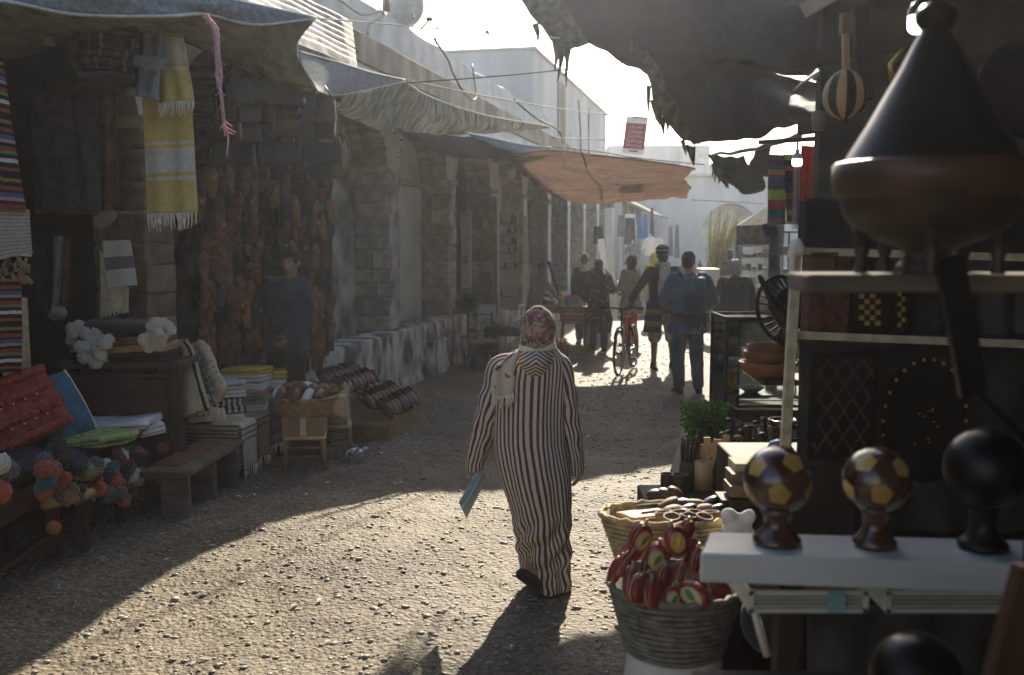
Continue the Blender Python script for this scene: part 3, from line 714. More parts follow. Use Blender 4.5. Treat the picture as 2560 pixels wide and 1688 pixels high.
net(PP([[(1575, 102, 12.2), (1650, 118, 12.3), (1800, 150, 12.2), (2000, 200, 11.2), (2180, 240, 10.2)],
        [(1625, 205, 12.3), (1700, 196, 12.4), (1800, 184, 12.4), (1980, 220, 11.2), (2160, 270, 10.2)],
        [(1665, 290, 12.5), (1760, 280, 12.5), (1860, 265, 12.0), (1990, 275, 10.4), (2100, 300, 9.6)],
        [(1735, 362, 12.8), (1800, 358, 12.6), (1880, 345, 12.0), (1985, 318, 11.0), (2080, 318, 10.0)]]), 50, 40, .05, 2.5, 6).build('sheet', M['tarp_black'], r2_, solid=.005)
net(PP([[(1572, 100, 12.1), (1590, 108, 12.1), (1612, 120, 12.1)], [(1605, 160, 12.1), (1630, 170, 12.1), (1655, 185, 12.1)], [(1624, 205, 12.2), (1645, 215, 12.2), (1665, 222, 12.2)], [(1640, 270, 12.3), (1680, 270, 12.3), (1700, 280, 12.3)], [(1700, 345, 12.6), (1728, 355, 12.7), (1740, 364, 12.8)]]), 14, 50, .035, 4, 3).build('frayed_edge', M['tarp_brown'], r2_, solid=.006)
rag = MB(); rr = random.Random(4)
for a, l in [((1578, 108), 30), ((1592, 128), 26), ((1622, 215), 78), ((1630, 250), 55), ((1640, 262), 58), ((1650, 280), 46), ((1660, 292), 52), ((1668, 300), 30), ((1716, 362), 30), ((1724, 366), 50), ((1733, 368), 44), ((1706, 350), 38)]:
    dx = rr.uniform(-3, 14); Yq = 12 + (a[1] - 100) * .002
    rag.tube([P(a[0], a[1], Yq), P(a[0] + dx * .4 + rr.uniform(-2, 2), a[1] + l * .5, Yq), P(a[0] + dx, a[1] + l, Yq)], [.03, .02, .004], 6)
tag(rag.build('ragged_strip', M['tarp_brown'], r2_), kind='stuff')
r3_ = thing('blue_tarp', 'dark blue green tarpaulin with a hole, sagging beside the hung blankets', 'awning', P(1850, 400, 13))
# corner sheet with a triangular gap
net(PP([[(1770, 388, 13.4), (1800, 392, 13.4), (1840, 392, 13.3), (1862, 388, 13.2)], [(1788, 420, 13.6), (1815, 415, 13.6), (1845, 412, 13.5), (1872, 412, 13.2)], [(1808, 450, 14.0), (1840, 445, 14), (1870, 440, 13.8), (1905, 435, 13.4)], [(1868, 486, 14.6), (1885, 489, 14.6), (1900, 480, 14.4), (1916, 468, 14.0)]]), 30, 26, .05, 3, 1).build('sheet', M['tarp_blue'], r3_, solid=.005)
net(PP([[(1890, 372, 12.9), (1905, 366, 12.8), (1930, 358, 12.6)], [(1884, 392, 13.1), (1900, 390, 13), (1925, 390, 12.8)], [(1872, 412, 13.3), (1895, 415, 13.3), (1922, 420, 13)], [(1880, 440, 13.6), (1900, 440, 13.5), (1920, 440, 13.3)]]), 20, 16, .03, 3, 8).build('sheet_side', M['tarp_blue'], r3_, solid=.005)
net(PP([[(1772, 386, 13.3), (1850, 376, 12.9), (1930, 356, 12.4), (2005, 330, 11.6)], [(1770, 390, 13.3), (1850, 386, 12.9), (1930, 366, 12.4), (2005, 342, 11.6)]]), 30, 4, .02, 5, 2).build('roof_strip', M['tarp_green'], r3_, solid=.02)
rag = MB()
for i in range(12):
    x = 1782 + i * 3.4; y = 408 + i * 3.2; rag.tube([P(x, y, 13.4), P(x + rr.uniform(-3, 3), y + 18, 13.4), P(x + rr.uniform(-3, 5), y + rr.uniform(24, 42), 13.4)], [.03, .02, .004], 5)
tag(rag.build('ragged_strip', M['tarp_brown'], r3_), kind='stuff')
# wires and ropes
def wire(nm, label, pts, r=.006, mt='wire', cat='wire', n=40):
    b = MB(); b.tube([catmull([P(*q) for q in pts], i / n) for i in range(n + 1)], r, 5); return tag(b.build(nm, M[mt]), label, cat)
wire('rope', 'pale blue rope from the first awning corner across the sky', [(745, 42, 7.8), (960, 60, 9.2), (1215, 82, 10.5), (1400, 96, 9)], .006, 'rope')
wire('wire', 'thin dark wire rising from the second awning to the black tarp', [(1015, 208, 11.6), (1250, 190, 11.2), (1490, 166, 11.8), (1600, 152, 12.2)], .008)
wire('rope', 'long sagging string from the second awning to the red sign', [(1015, 200, 11.6), (1210, 240, 13), (1420, 275, 16), (1560, 290, 18.5), (1720, 300, 18)], .010, 'rope')
wire('wire', 'dark wire running along the front of the orange awning', [(1380, 366, 14.2), (1500, 380, 14.2), (1600, 396, 14.2), (1760, 412, 14.5)], .008)
wire('wire', 'horizontal wire behind the red sign', [(1380, 345, 17), (1560, 352, 18.6), (1700, 358, 18), (1790, 362, 17)], .010)
wire('wire', 'upper wire holding the red sign', [(1510, 288, 19.5), (1562, 291, 18.6), (1620, 297, 18.4), (1700, 305, 17)], .010)
wire('wire', 'thin wire crossing the far street under the orange awning', [(1730, 500, 18.6), (1850, 506, 19), (1910, 510, 19)], .008)
wire('cable', 'black cable looping down the whitewashed parapet', [(1085, 96, 13.5), (1120, 150, 14.8), (1130, 178, 15.1), (1160, 232, 15.6), (1190, 245, 16.4), (1180, 160, 17.3)], .016, 'wire', 'cable')
wire('cable', 'drooping cable on the upper storey wall above the orange awning', [(1285, 250, 19.6), (1340, 295, 21), (1395, 325, 23), (1408, 360, 23)], .022, 'wire', 'cable')
wire('cable', 'cable hanging straight down the white upper storey', [(1446, 250, 26.5), (1450, 320, 26.5), (1452, 385, 26.5)], .024, 'wire', 'cable')
wire('cable', 'second straight cable near the upper storey corner', [(1472, 270, 28.5), (1471, 330, 28.5), (1472, 385, 28.5)], .024, 'wire', 'cable')
wire('cable', 'bundle of pale cable at the parapet above the corrugated roof', [(840, -8, 11.6), (905, 36, 11.9), (950, 28, 12.2), (958, 40, 12.3), (925, 60, 12), (920, 85, 11.9)], .018, 'rope', 'cable')
b = MB(); rr = random.Random(2)
for i in range(14):
    c_ = P(1217 + rr.uniform(-6, 6), 83 + rr.uniform(-4, 4), 10.5); b.tube([P(1217, 83, 10.5), c_ + Vector((0, 0, rr.uniform(-.01, .04)))], .005, 4)
tag(b.build('snagged_plastic', M['wire']), 'small dark scrap snagged on the rope against the sky', 'scrap')
# pink frayed rope
b = MB(); rr = random.Random(8)
main = [P(512, 36, 6.5), P(535, 70, 6.5), P(545, 130, 6.5), P(548, 190, 6.5), P(552, 240, 6.5), P(562, 300, 6.5), P(570, 340, 6.5), P(568, 392, 6.5)]
for k in range(9):
    n_ = rr.choice((4, 5, 6, 7)) if k else 8
    o_ = Vector((rr.uniform(-.02, .02), rr.uniform(-.02, .02), 0)); pts = [p + o_ * (1 - i * .09) + Vector((rr.uniform(-.012, .012), 0, 0)) for i, p in enumerate(main[:n_])]
    b.tube([catmull(pts, i / 24) for i in range(25)], [.011 * (1 - .6 * i / 24) for i in range(25)], 5)
for k in range(26):
    t = rr.uniform(.05, .85); p = catmull(main, t); d = Vector((rr.uniform(-1, 1), 0, rr.uniform(-1.2, -.2))).normalized() * rr.uniform(.02, .07)
    b.tube([p, p + d], [.006, .003], 4)
tag(b.build('frayed_rope', M['rope_pink']), 'frayed pink rope dangling from the nearest awning hem', 'rope')
# ------------------------------------------------------------------ roof things
cr = thing('corrugated_canopy', 'rusty corrugated sheet canopy under the parapet top left', 'canopy', P(800, 80, 9.5))
b = MB()
def cfn(u, v):
    a = P(560, -130, 8.2).lerp(P(905, 150, 11.0), u); c_ = P(745, 128, 9.0).lerp(P(892, 172, 10.9), u)
    p = a.lerp(c_, v)
    return p
A0, A1 = P(470, -150, 8.4), P(880, 60, 11.3)      # on the wall
B0, B1 = P(640, 60, 7.9), P(893, 172, 10.5)       # street edge
b.grid(lambda u, v: A0.lerp(A1, v).lerp(B0.lerp(B1, v), u) + Vector((0, 0, .035 * math.sin(u * 2 * math.pi * 8) + .02 * nz((v * 4, u, 0), 1))), 96, 10)
b.build('sheet', M['rust'], cr, solid=.004)
b = MB(); b.bar(B0 + Vector((0, 0, -.05)), B1 + Vector((0, 0, -.05)), .07, .05); b.build('edge_batten', M['wood_grey'], cr)
b = MB(); b.bar(A0.lerp(B0, .5) + Vector((0, 0, -.06)), A1.lerp(B1, .5) + Vector((0, 0, -.06)), .06, .05); b.build('rafter', M['dark_wood'], cr)
dd = thing('satellite_dish', 'round pale satellite dish on the roof against the sky', 'satellite dish', P(1012, 70, 14))
m_ = Matrix.Rotation(R(-62), 3, 'X') @ Matrix.Rotation(R(0), 3, 'Z'); m_ = Matrix.Rotation(R(35), 3, 'Z') @ m_
b = MB(); b.lathe([(0, -.06), (.1, -.055), (.2, -.03), (.28, 0), (.285, .006), (.2, -.02), (.0, -.05)], P(1014, 22, 14), 28, m_); b.build('reflector', M['white_paint'], dd)
b = MB(); b.tube([P(1014, 30, 14.1), P(1020, 75, 14.1), P(1020, 130, 14.1)], .025, 8); b.build('mast', M['metal'], dd)
b = MB(); b.tube([P(1014, 40, 14), P(1028, 44, 13.7)], .012, 6); b.ell(P(1028, 42, 13.7), (.05, .05, .05)); b.build('feed_arm', M['metal'], dd)
an = thing('antenna', 'small camera like aerial on an arm at the roof edge', 'aerial', P(1050, 80, 13.8))
b = MB(); b.tube([P(1050, 75, 13.8), P(1068, 56, 13.8), P(1073, 50, 13.8)], .012, 6); b.build('arm', M['wire'], an)
b = MB(); b.bbox(P(1073, 48, 13.8), (.08, .07, .045), .01); b.build('head', M['wire'], an)
b = MB(); b.tube([P(1089, 112, 14.2), P(1094, 60, 14.2), P(1102, 18, 14.2)], .009, 6); tag(b.build('roof_rod', M['wire']), 'thin bare metal rod standing on the parapet', 'rod')
b = MB(); b.tube([P(966, 28, 12.9), P(963, -40, 12.9)], .05, 10); tag(b.build('roof_pipe', M['metal']), 'short grey pipe at the parapet corner cut by the top of the photo', 'pipe')
# ------------------------------------------------------------------ red exchange sign on the wires
sg = thing('exchange_sign', 'small red and grey hanging banner listing money exchange words', 'sign', P(1585, 340, 18.5))
c0, cx_, cy_ = P(1566, 293, 18.5), P(1620, 297, 18.5) - P(1566, 293, 18.5), P(1555, 383, 18.5) - P(1566, 293, 18.5)
nrm = cx_.cross(cy_).normalized()
if nrm.y > 0: nrm = -nrm
def sgp(u, v, o=0): return c0 + cx_ * u + cy_ * v + nrm * o
b = MB(); b.add([sgp(0, 0), sgp(1, 0), sgp(1, 1), sgp(0, 1), sgp(0, 0, -.01), sgp(1, 0, -.01), sgp(1, 1, -.01), sgp(0, 1, -.01)], [(0, 1, 2, 3), (7, 6, 5, 4), (0, 4, 5, 1), (1, 5, 6, 2), (2, 6, 7, 3), (3, 7, 4, 0)], None, False)
b.build('board', M['paper'], sg)
b = MB(); b.add([sgp(.02, .15, .004), sgp(.98, .15, .004), sgp(.98, .86, .004), sgp(.02, .86, .004)], [(0, 1, 2, 3)], None, False); b.build('red_field', M['red_ink'], sg)
def text(body, parent, pos, right, up, height, m, off, name='lettering', wmax=None):
    fc = bpy.data.curves.new('t', 'FONT'); fc.body = body; fc.align_x = 'CENTER'; fc.align_y = 'CENTER'; fc.size = 1
    t = bpy.data.objects.new('t', fc); SCR.collection.objects.link(t); SCR.view_layers[0].update(); dg = SCR.view_layers[0].depsgraph
    me = bpy.data.meshes.new_from_object(t.evaluated_get(dg)); bpy.data.objects.remove(t)
    r_, u_ = Vector(right).normalized(), Vector(up).normalized(); n_ = r_.cross(u_)
    wd = max([v.co.x for v in me.vertices] or [1]) * 2
    k = height / .72
    kx = k if not wmax or wd * k < wmax else wmax / wd
    rm = ROOTM[parent.name].inverted()
    for v in me.vertices: v.co = rm @ (Vector(pos) + r_ * v.co.x * kx + u_ * v.co.y * k + n_ * off)
    me.materials.clear(); me.materials.append(m); me.name = name
    return objm(name, me, parent)
W_ = cx_.length; H_ = cy_.length
for i, (tx, v) in enumerate([('\ufed1\ufeae\ufebc\ufedf\ufe8d', .25), ('Change', .385), ('Cambio', .51), ('Exchange', .64), ('Wechsel', .77)]):
    text(tx, sg, sgp(.5, v), cx_, -cy_, .062, M['paper'], .010, wmax=W_ * .74)
b = MB(); b.add([sgp(.3, .90, .004), sgp(.72, .90, .004), sgp(.72, .945, .004), sgp(.3, .945, .004)], [(0, 1, 2, 3)], None, False); b.build('small_print', M['red_ink'], sg)
# pendant bulb in the arcade
def bulb_lamp(label, c, r, wirelen, m='bulb', cap='plastic_white', body='bulb'):
    t = thing('pendant_bulb', label, 'lamp', c)
    z = Vector(c)
    b = MB(); b.lathe([(0, -r * 1.5), (r * .7, -r * 1.42), (r * .98, -r * 1.1), (r, -r * .6), (r, 0)], z, 20); b.build('glowing_dome', M[m], t)
    b = MB(); b.lathe([(r, .0), (r * 1.02, r * .5), (r * .7, r * 1.05), (r * .42, r * 1.2), (r * .4, r * 1.9), (0, r * 1.95)], z, 20); b.build('cap', M[cap], t)
    b = MB(); b.tube([z + Vector((0, 0, r * 1.9)), z + Vector((0, 0, r * 1.9 + wirelen))], .006, 6); b.build('cord', M['wire'], t)
    return t
bulb_lamp('unlit white globe bulb hanging in front of the fourth arch', P(1275, 428, 17.6), .095, .28, 'white_paint')
# ------------------------------------------------------------------ textiles and goods along the left
def hang(name, label, cat, TL, TR, BL, BR, m, amp=.02, folds=3.5, fr=None, group=None, nu=36, nv=40, wr=.006, seed=0, frm='cream', frn=34, slack=0, solid=.006):
    """hung cloth between four points with vertical folds"""
    TL, TR, BL, BR = map(Vector, (TL, TR, BL, BR))
    n_ = ((TR - TL).cross(BL - TL)).normalized()
    b = MB()
    def fn(u, v):
        p = TL.lerp(TR, u).lerp(BL.lerp(BR, u), v)
        f = amp * (.35 + .65 * v) * math.sin(u * folds * 2 * math.pi + seed + 1.2 * math.sin(v * 2 + seed))
        p = p + n_ * (f + wr * nz(p, 7, seed)); p.z -= slack * math.sin(math.pi * u) * (1 if v == 0 else 1)
        return p
    b.grid(fn, nu, nv)
    if fr is None:
        o = b.build(name, m, None, solid=solid); return tag(o, label, cat, group)
    t = thing(name, label, cat, TL.lerp(TR, .5), 0, group); b.build('cloth', m, t, solid=solid)
    fb = MB(); fringe(fb, [fn(i / 8, 1) for i in range(9)], fr, .0045, frn, seed); tag(fb.build('fringe', M[frm], t), kind='stuff')
    return t
BLK = (.02, .019, .018)
mS = [(0, BLK), (.07, (.30, .19, .06)), (.13, BLK), (.2, (.27, .07, .05)), (.28, BLK), (.32, (.10, .11, .22)), (.40, (.40, .27, .29)), (.46, BLK), (.52, (.27, .06, .04)), (.60, (.17, .22, .08)), (.66, BLK), (.73, (.62, .6, .53)), (.80, BLK), (.88, (.3, .08, .05)), (.94, BLK)]
M['kilim'] = stripes('kilim', mS, 'V', 2.6, wob=.03); M['kilim2'] = stripes('kilim_lower', mS, 'V', 2.0, wob=.03)
M['cream_lines'] = stripes('cream_lines', [(0, (.40, .37, .31)), (.86, (.10, .09, .08))], 'V', 13, wob=.15)
hang('striped_blanket', 'black and rainbow striped blanket hanging at the upper left edge', 'blanket', P(-40, 120, 5.75), P(6, 150, 6.0), P(-40, 520, 5.75), P(72, 528, 6.1), M['kilim'], .02, 2)
hang('cream_blanket', 'cream blanket with thin dark lines hanging below the upper striped one', 'blanket', P(-40, 515, 5.8), P(72, 524, 6.12), P(-40, 655, 5.8), P(86, 636, 6.15), M['cream_lines'], .015, 2)
hang('striped_blanket', 'striped blanket hanging lower behind the red cushion', 'blanket', P(-40, 690, 5.9), P(54, 690, 6.2), P(-40, 935, 5.9), P(48, 930, 6.2), M['kilim2'], .015, 1.5)
hang('cream_throw', 'plain pale throw hanging behind the lower striped blanket', 'throw', P(20, 740, 6.3), P(68, 745, 6.4), P(10, 950, 6.3), P(76, 945, 6.4), M['cream_dark'], .015, 1.5)
t = thing('tassel_bunch', 'bunch of small brown and gold tassels between the two hung striped blankets', 'tassels', P(40, 670, 6.1)); rr = random.Random(3)
b = MB()
for i in range(26):
    c_ = P(rr.uniform(-5, 76), rr.uniform(640, 690), 6.05 + rr.uniform(-.05, .05)); b.tube([c_, c_ + Vector((rr.uniform(-.03, .03), 0, -.05))], [.008, .016], 6)
tag(b.build('tassel', M['pom_tan'], t), kind='stuff')
b = MB(); b.tube([P(-5, 645, 6.05), P(40, 636, 6.05), P(78, 640, 6.05)], .008, 6); b.build('cord', M['rope'], t)
# yellow towels
Ye, Wh = (.66, .54, .19), (.68, .67, .60)
M['yel1'] = stripes('yellow_towel_lower', [(0, Ye), (.40, Wh), (.425, Ye), (.455, Wh), (.66, Ye), (.695, Wh), (.72, Ye)], 'V', 1, trans=.15)
M['yel2'] = stripes('yellow_towel_upper', [(0, Ye), (.06, Wh), (.45, Ye), (.49, Wh), (.54, Ye)], 'V', 1, trans=.15)
hang('yellow_towel', 'long yellow towel with white bands and fringe hanging at the back', 'towel', P(356, 235, 7.25), P(478, 230, 7.15), P(366, 535, 7.25), P(492, 530, 7.15), M['yel1'], .012, 2, .11, frn=34)
hang('yellow_towel', 'shorter yellow and white towel with fringe hung over the long one', 'towel', P(380, 80, 7.05), P(455, 84, 6.95), P(392, 255, 7.05), P(484, 250, 6.95), M['yel2'], .012, 2, .09, frn=26, seed=2)
hang('blue_cloth', 'slate blue cloth bundled over the yellow towels', 'cloth', P(326, 80, 7.0), P(408, 82, 6.9), P(312, 236, 7.0), P(394, 250, 6.9), M['blue_grey'], .03, 2.5, seed=4)
b = MB(); rr = random.Random(9)
for i in range(16): b.ell(P(rr.uniform(345, 415), rr.uniform(145, 178), 6.85), (rr.uniform(.03, .06), .03, rr.uniform(.02, .04)), None, 10, 6)
tag(blob('cloth_knot', b, M['blue_grey'], None, .012, 4, .008), 'dark knotted blue tassel clump on the blue cloth', 'tassel')
# rolled rugs overhead
def folded(name, label, cat, c, rz, wd, dp, layers, th, m, group=None, nv=10, wr=.006, seed=0, tilt=None, parent=None):
    """cloth folded back and forth, one continuous sheet"""
    prof = []
    for i in range(layers):
        y0, y1 = (-dp / 2, dp / 2) if i % 2 == 0 else (dp / 2, -dp / 2)
        for k in range(7): prof.append((y0 + (y1 - y0) * k / 6, th * (i + .5)))
        if i < layers - 1:
            s_ = 1 if i % 2 == 0 else -1
            for k in range(1, 5):
                a = -math.pi / 2 + math.pi * k / 5; prof.append((y1 + s_ * math.cos(a) * th * .6, th * (i + 1) + math.sin(a) * th * .5))
    b = MB(); n = len(prof) - 1; rot = Matrix.Rotation(rz, 3, 'Z') if tilt is None else tilt
    def fn(u, v):
        y, z = prof[min(n, int(round(u * n)))]
        x = (v - .5) * wd * (1 + .04 * nz((z * 30, y * 2, seed), 1)); p = Vector((x, y, z))
        q = Vector((nz(p, 5, seed), nz(p, 5, seed + 3), nz(p, 4, seed + 7)))
        return Vector(c) + rot @ (p + Vector((q.x * wr, q.y * wr, q.z * wr + .25 * wr * (z / max(.01, th)) * nz(p, 3, seed))))
    b.grid(fn, n, nv); o = b.build(name, m, parent, solid=th * .82)
    if label: tag(o, label, cat, group)
    return o
M['rug_stripe'] = stripes('rug_stripe', [(0, (.03, .025, .025)), (.3, (.2, .05, .045)), (.42, (.03, .025, .025)), (.7, (.38, .12, .10)), (.8, (.03, .025, .025))], 'V', 2)
for i, (py, sx) in enumerate([(205, 1), (178, .92), (150, .95), (122, 1.0), (95, .9)]):
    folded('folded_rug', ['thick dark folded rug, lowest of the overhead stack', 'dark folded rug with red edge, second from the bottom of the overhead stack', 'red and black folded rug in the middle of the overhead stack', 'red striped folded rug fourth up in the overhead stack', 'red folded rug on top of the overhead stack under the awning'][i], 'rug', P(270, py + 12, 7.0), .25 + .06 * i, .36 * sx, .5, 3, .026, M['rug_stripe'] if i in (1, 2, 3) else (M['dark_wool'] if i == 0 else M['leather_red']), wr=.03, seed=i)
b = MB(); b.bar(P(130, 222, 7.1), P(330, 222, 7.2), .3, .03); b.bar(P(60, 228, 7.5), P(330, 228, 7.6), .05, .05)
tag(b.build('overhead_shelf', M['dark_wood']), 'dark plank shelf holding the folded rugs overhead', 'shelf')
hang('hanging_rug', 'wide grey brown rug hanging in the dark shop', 'rug', P(78, 228, 7.3), P(235, 232, 7.3), P(82, 525, 7.3), P(252, 528, 7.3), M['rug_dark'], .03, 3, seed=2)
hang('hanging_rug', 'narrow dull rust rug hanging beside the wide grey one', 'rug', P(238, 235, 7.45), P(288, 235, 7.45), P(242, 520, 7.45), P(300, 525, 7.45), M['rug_rust'], .02, 2, seed=5)
hang('grey_shawl', 'grey shawl hung at the top left under the awning', 'shawl', P(36, 60, 6.6), P(128, 75, 6.6), P(45, 118, 6.6), P(136, 115, 6.6), M['grey_cloth'], .02, 2)
hang('patterned_scarf', 'dim grey patterned scarf hanging in the dark doorway', 'scarf', P(135, 590, 7.4), P(158, 590, 7.4), P(128, 760, 7.4), P(150, 770, 7.4), M['grey_wool'], .015, 1.5, .06, frn=8)
hang('rust_scarf', 'dim rust coloured scarf hanging beside the grey patterned one', 'scarf', P(160, 590, 7.42), P(178, 592, 7.42), P(152, 765, 7.42), P(170, 768, 7.42), M['rug_rust'], .012, 1.5)
hang('dark_shawl', 'nearly black shawl hanging left of the patterned scarf', 'shawl', P(84, 585, 7.35), P(126, 588, 7.35), P(80, 780, 7.35), P(118, 782, 7.35), M['dark_wool'], .015, 2)
M['wh_band'] = stripes('white_scarf_band', [(0, (.55, .52, .45)), (.35, (.16, .15, .16)), (.62, (.55, .52, .45))], 'V', 1)
hang('folded_white_shawl', 'white shawl with grey woven band folded over a hanger', 'shawl', P(256, 602, 7.35), P(326, 600, 7.3), P(268, 722, 7.3), P(342, 712, 7.25), M['wh_band'], .008, 1)
hang('white_shawl', 'plain end of a white shawl hanging under the banded fold', 'shawl', P(250, 625, 7.42), P(322, 720, 7.42), P(250, 786, 7.42), P(322, 772, 7.42), M['cream_dark'], .01, 1.5, .03, frn=16)
b = MB(); b.tube([P(240, 575, 7.36), P(242, 600, 7.36), P(262, 603, 7.36), P(325, 600, 7.32), P(290, 560, 7.34), P(292, 545, 7.34), P(285, 540, 7.34), P(282, 552, 7.34)], .004, 6)
tag(b.build('coat_hanger', M['wire']), 'thin wire hanger holding the white shawl', 'hanger')
t = thing('hanging_rail', 'thin pole across the dark shop from which textiles hang', 'rail', P(220, 535, 7.4)); b = MB(); b.tube([P(90, 530, 7.4), P(360, 533, 7.5)], .014, 8); b.build('pole', M['wood'], t)
# pompoms
def pom_mesh(key, seed):
    bm = bmesh.new(); bmesh.ops.create_icosphere(bm, subdivisions=4, radius=1); q = random.Random(seed)
    for v in bm.verts: v.co *= (1 + .16 * nz(v.co, 2.2, seed) + q.uniform(-.13, .11))
    me = bpy.data.meshes.new('pompom'); bm.to_mesh(me); bm.free(); me.materials.append(M[key]); return me
POM = {k: [pom_mesh(k, i) for i in range(2)] for k in M if k.startswith('pom_')}
rp_ = random.Random(12)
def pompom(key, pos, r, parent=None, name='pompom'):
    loc = Vector(pos)
    if parent is not None: loc = ROOTM[parent.name].inverted() @ loc
    return objm(name, rp_.choice(POM[key]), parent, loc, (rp_.uniform(0, 6), rp_.uniform(0, 6), rp_.uniform(0, 6)), (r * rp_.uniform(.85, 1.1), r * rp_.uniform(.85, 1.1), r * rp_.uniform(.8, 1)))
# stack of dark blankets with white pompoms on a dark bench
t = thing('shop_bench', 'dark wooden bench in the shop under the blankets with white pompoms', 'bench', (P(320, 900, 7.5).x, 7.5, 0))
b = MB(); b.bbox(P(315, 905, 7.45), (.95, .5, .05), .01); b.build('top', M['dark_wood'], t)
for px in (185, 258, 380, 440):
    p = P(px, 905, 7.35); b = MB(); b.box((p.x, p.y, p.z / 2 - .02), (.06, .06, p.z - .03)); b.build('leg', M['dark_wood'], t)
lab = ['dark blue folded blanket on the bottom of the shop bench pile', 'tan folded blanket showing gold edge in the bench pile', 'brown folded blanket above the tan one in the bench pile', 'black folded blanket on top of the bench pile']
zz = P(315, 893, 7.45).z
for i, (k, h) in enumerate([('dark_wool', .055), ('tan_wool', .05), ('rug_rust', .06), ('black_cloth', .10)]):
    folded('folded_blanket', lab[i], 'blanket', Vector((P(312, 800, 7.45).x, 7.45, zz)), .08, .74 - .05 * i, .42, 2 if i < 3 else 3, h / (2 if i < 3 else 3), M[k], wr=.02, seed=i + 20); zz += h + .004
def pomcluster(label, pts, key, r, cat='pompoms', Y=7.2, cord=True):
    t = thing('pompom_cluster', label, cat, P(pts[0][0], pts[0][1], Y))
    for x, y in pts: pompom(key, P(x, y, Y + rp_.uniform(-.06, .06)), r * rp_.uniform(.85, 1.15), t)
    b = MB(); b.tube([P(x, y, Y + .02) for x, y in pts], .004, 5); b.build('cord', M['rope'], t); return t
rr = random.Random(1)
pomcluster('cluster of white wool pompoms at the left end of the bench pile', [(182, 822), (198, 815), (212, 832), (195, 845), (178, 850), (225, 850), (240, 830), (255, 845), (262, 862), (240, 868), (215, 870), (200, 868), (228, 885), (210, 893), (250, 888), (258, 900), (240, 905), (185, 832), (270, 850), (246, 852)], 'pom_white', .045)
pomcluster('cluster of white wool pompoms at the right end of the bench pile', [(378, 815), (392, 808), (402, 820), (415, 832), (430, 825), (405, 845), (390, 840), (375, 838), (360, 850), (385, 858), (400, 862), (372, 868), (420, 815), (410, 808), (395, 830)], 'pom_white', .043)
pomcluster('single pair of dim white pompoms hanging in the dark doorway', [(140, 785), (150, 780)], 'pom_white', .05, Y=7.5)
pomcluster('pale pompom knot on the rail under the wide rug', [(262, 548), (250, 556), (272, 540)], 'pom_tan', .05, Y=7.3)
# red chest and dark planks
t = thing('red_chest', 'low dull red wooden chest behind the cushions', 'chest', (P(280, 1000, 7.3).x, 7.3, 0))
c_ = P(285, 985, 7.3); b = MB(); b.bbox((c_.x - .1, 7.5, .48), (.98, .4, .9), .012); b.build('body', M['wood_red'], t)
b = MB(); b.bbox((c_.x - .1, 7.49, .955), (1.02, .46, .04), .01); b.build('lid', M['dark_wood'], t)
t = thing('plank_platform', 'dark grey plank platform between chest and striped towel table', 'platform', (P(330, 1080, 7.1).x, 7.0, 0))
for i in range(4):
    a, c_ = P(200 + 8 * i, 1068 - 14 * i, 7.6 + .14 * i), P(425, 1056 - 10 * i, 8.0 + .14 * i); b = MB(); b.bar(a, c_, .03, .13, up=(0, 0, 1)); b.build('plank', M['wood_grey'], t)
b = MB(); b.box((-3.0, 7.85, .22), (.5, .5, .44)); b.build('base', M['dark_in'], t)
# front left table with blankets
TBL = (-3.12, 5.55, 0)
t = thing('market_table', 'dark red wooden table at the left edge under pompom blankets', 'table', TBL, .05)
b = MB(); b.bbox((0, 0, .525), (.72, 1.0, .05), .008); b.build('top', M['wood_red'], t, local=True)
b = MB(); b.bbox((.33, 0, .45), (.03, .9, .1), .006); b.build('apron', M['wood_red'], t, local=True)
for x, y in ((.31, -.44), (.31, .44), (-.31, -.44), (-.31, .44)):
    b = MB(); b.bbox((x, y, .25), (.07, .07, .5), .008); b.build('leg', M['wood_red'], t, local=True)
b = MB(); b.bar((.31, -.4, .16), (.31, .4, .16), .04, .03); b.build('stretcher', M['wood_red'], t, local=True)
t = thing('low_stand', 'dark wooden stand under the blankets and pompom trim', 'stand', (-2.97, 6.75, 0), .0)
b = MB(); b.bbox((0, 0, .5), (.62, 1.35, .05), .008); b.build('top', M['dark_wood'], t, local=True)
for x, y in ((.26, -.6), (.26, 0), (.26, .6), (-.26, -.6), (-.26, .6)):
    b = MB(); b.bbox((x, y, .237), (.06, .06, .474), .008); b.build('leg', M['dark_wood'], t, local=True)
zz = .555
for i, (k, y, h, d, rz, l) in enumerate([('dark_wool', 5.72, .11, .8, .1, 'dark blue grey blanket folded on the left table front'), ('dark_wool', 6.5, .06, .66, .05, 'dark blanket folded under the green cloth on the left table'), ('pom_maroon', 6.85, .07, .5, .0, 'maroon blanket folded under the white cloth on the left table')]):
    folded('folded_blanket', l, 'blanket', (-2.98 + .05 * i, y, zz), math.pi / 2 + rz - .2, d, .46, 3, h / 3, M[k], wr=.03, seed=40 + i)
folded('green_cloth', 'lime green shaggy cloth folded on the left table', 'cloth', (-2.80, 6.55, .60), math.pi / 2 - .25, .42, .34, 3, .02, M['green_cloth'], wr=.05, seed=3)
folded('white_folded_cloth', 'white folded cloth lying beyond the green one on the left table', 'cloth', (-2.84, 7.08, .62), .12, .52, .38, 3, .017, M['white_cloth'], wr=.03, seed=5)
folded('white_napkin', 'small white cloth with pointed folded corner near the table end', 'cloth', (-2.62, 7.10, .555), .6, .16, .14, 4, .016, M['white_cloth'], wr=.03, seed=6)
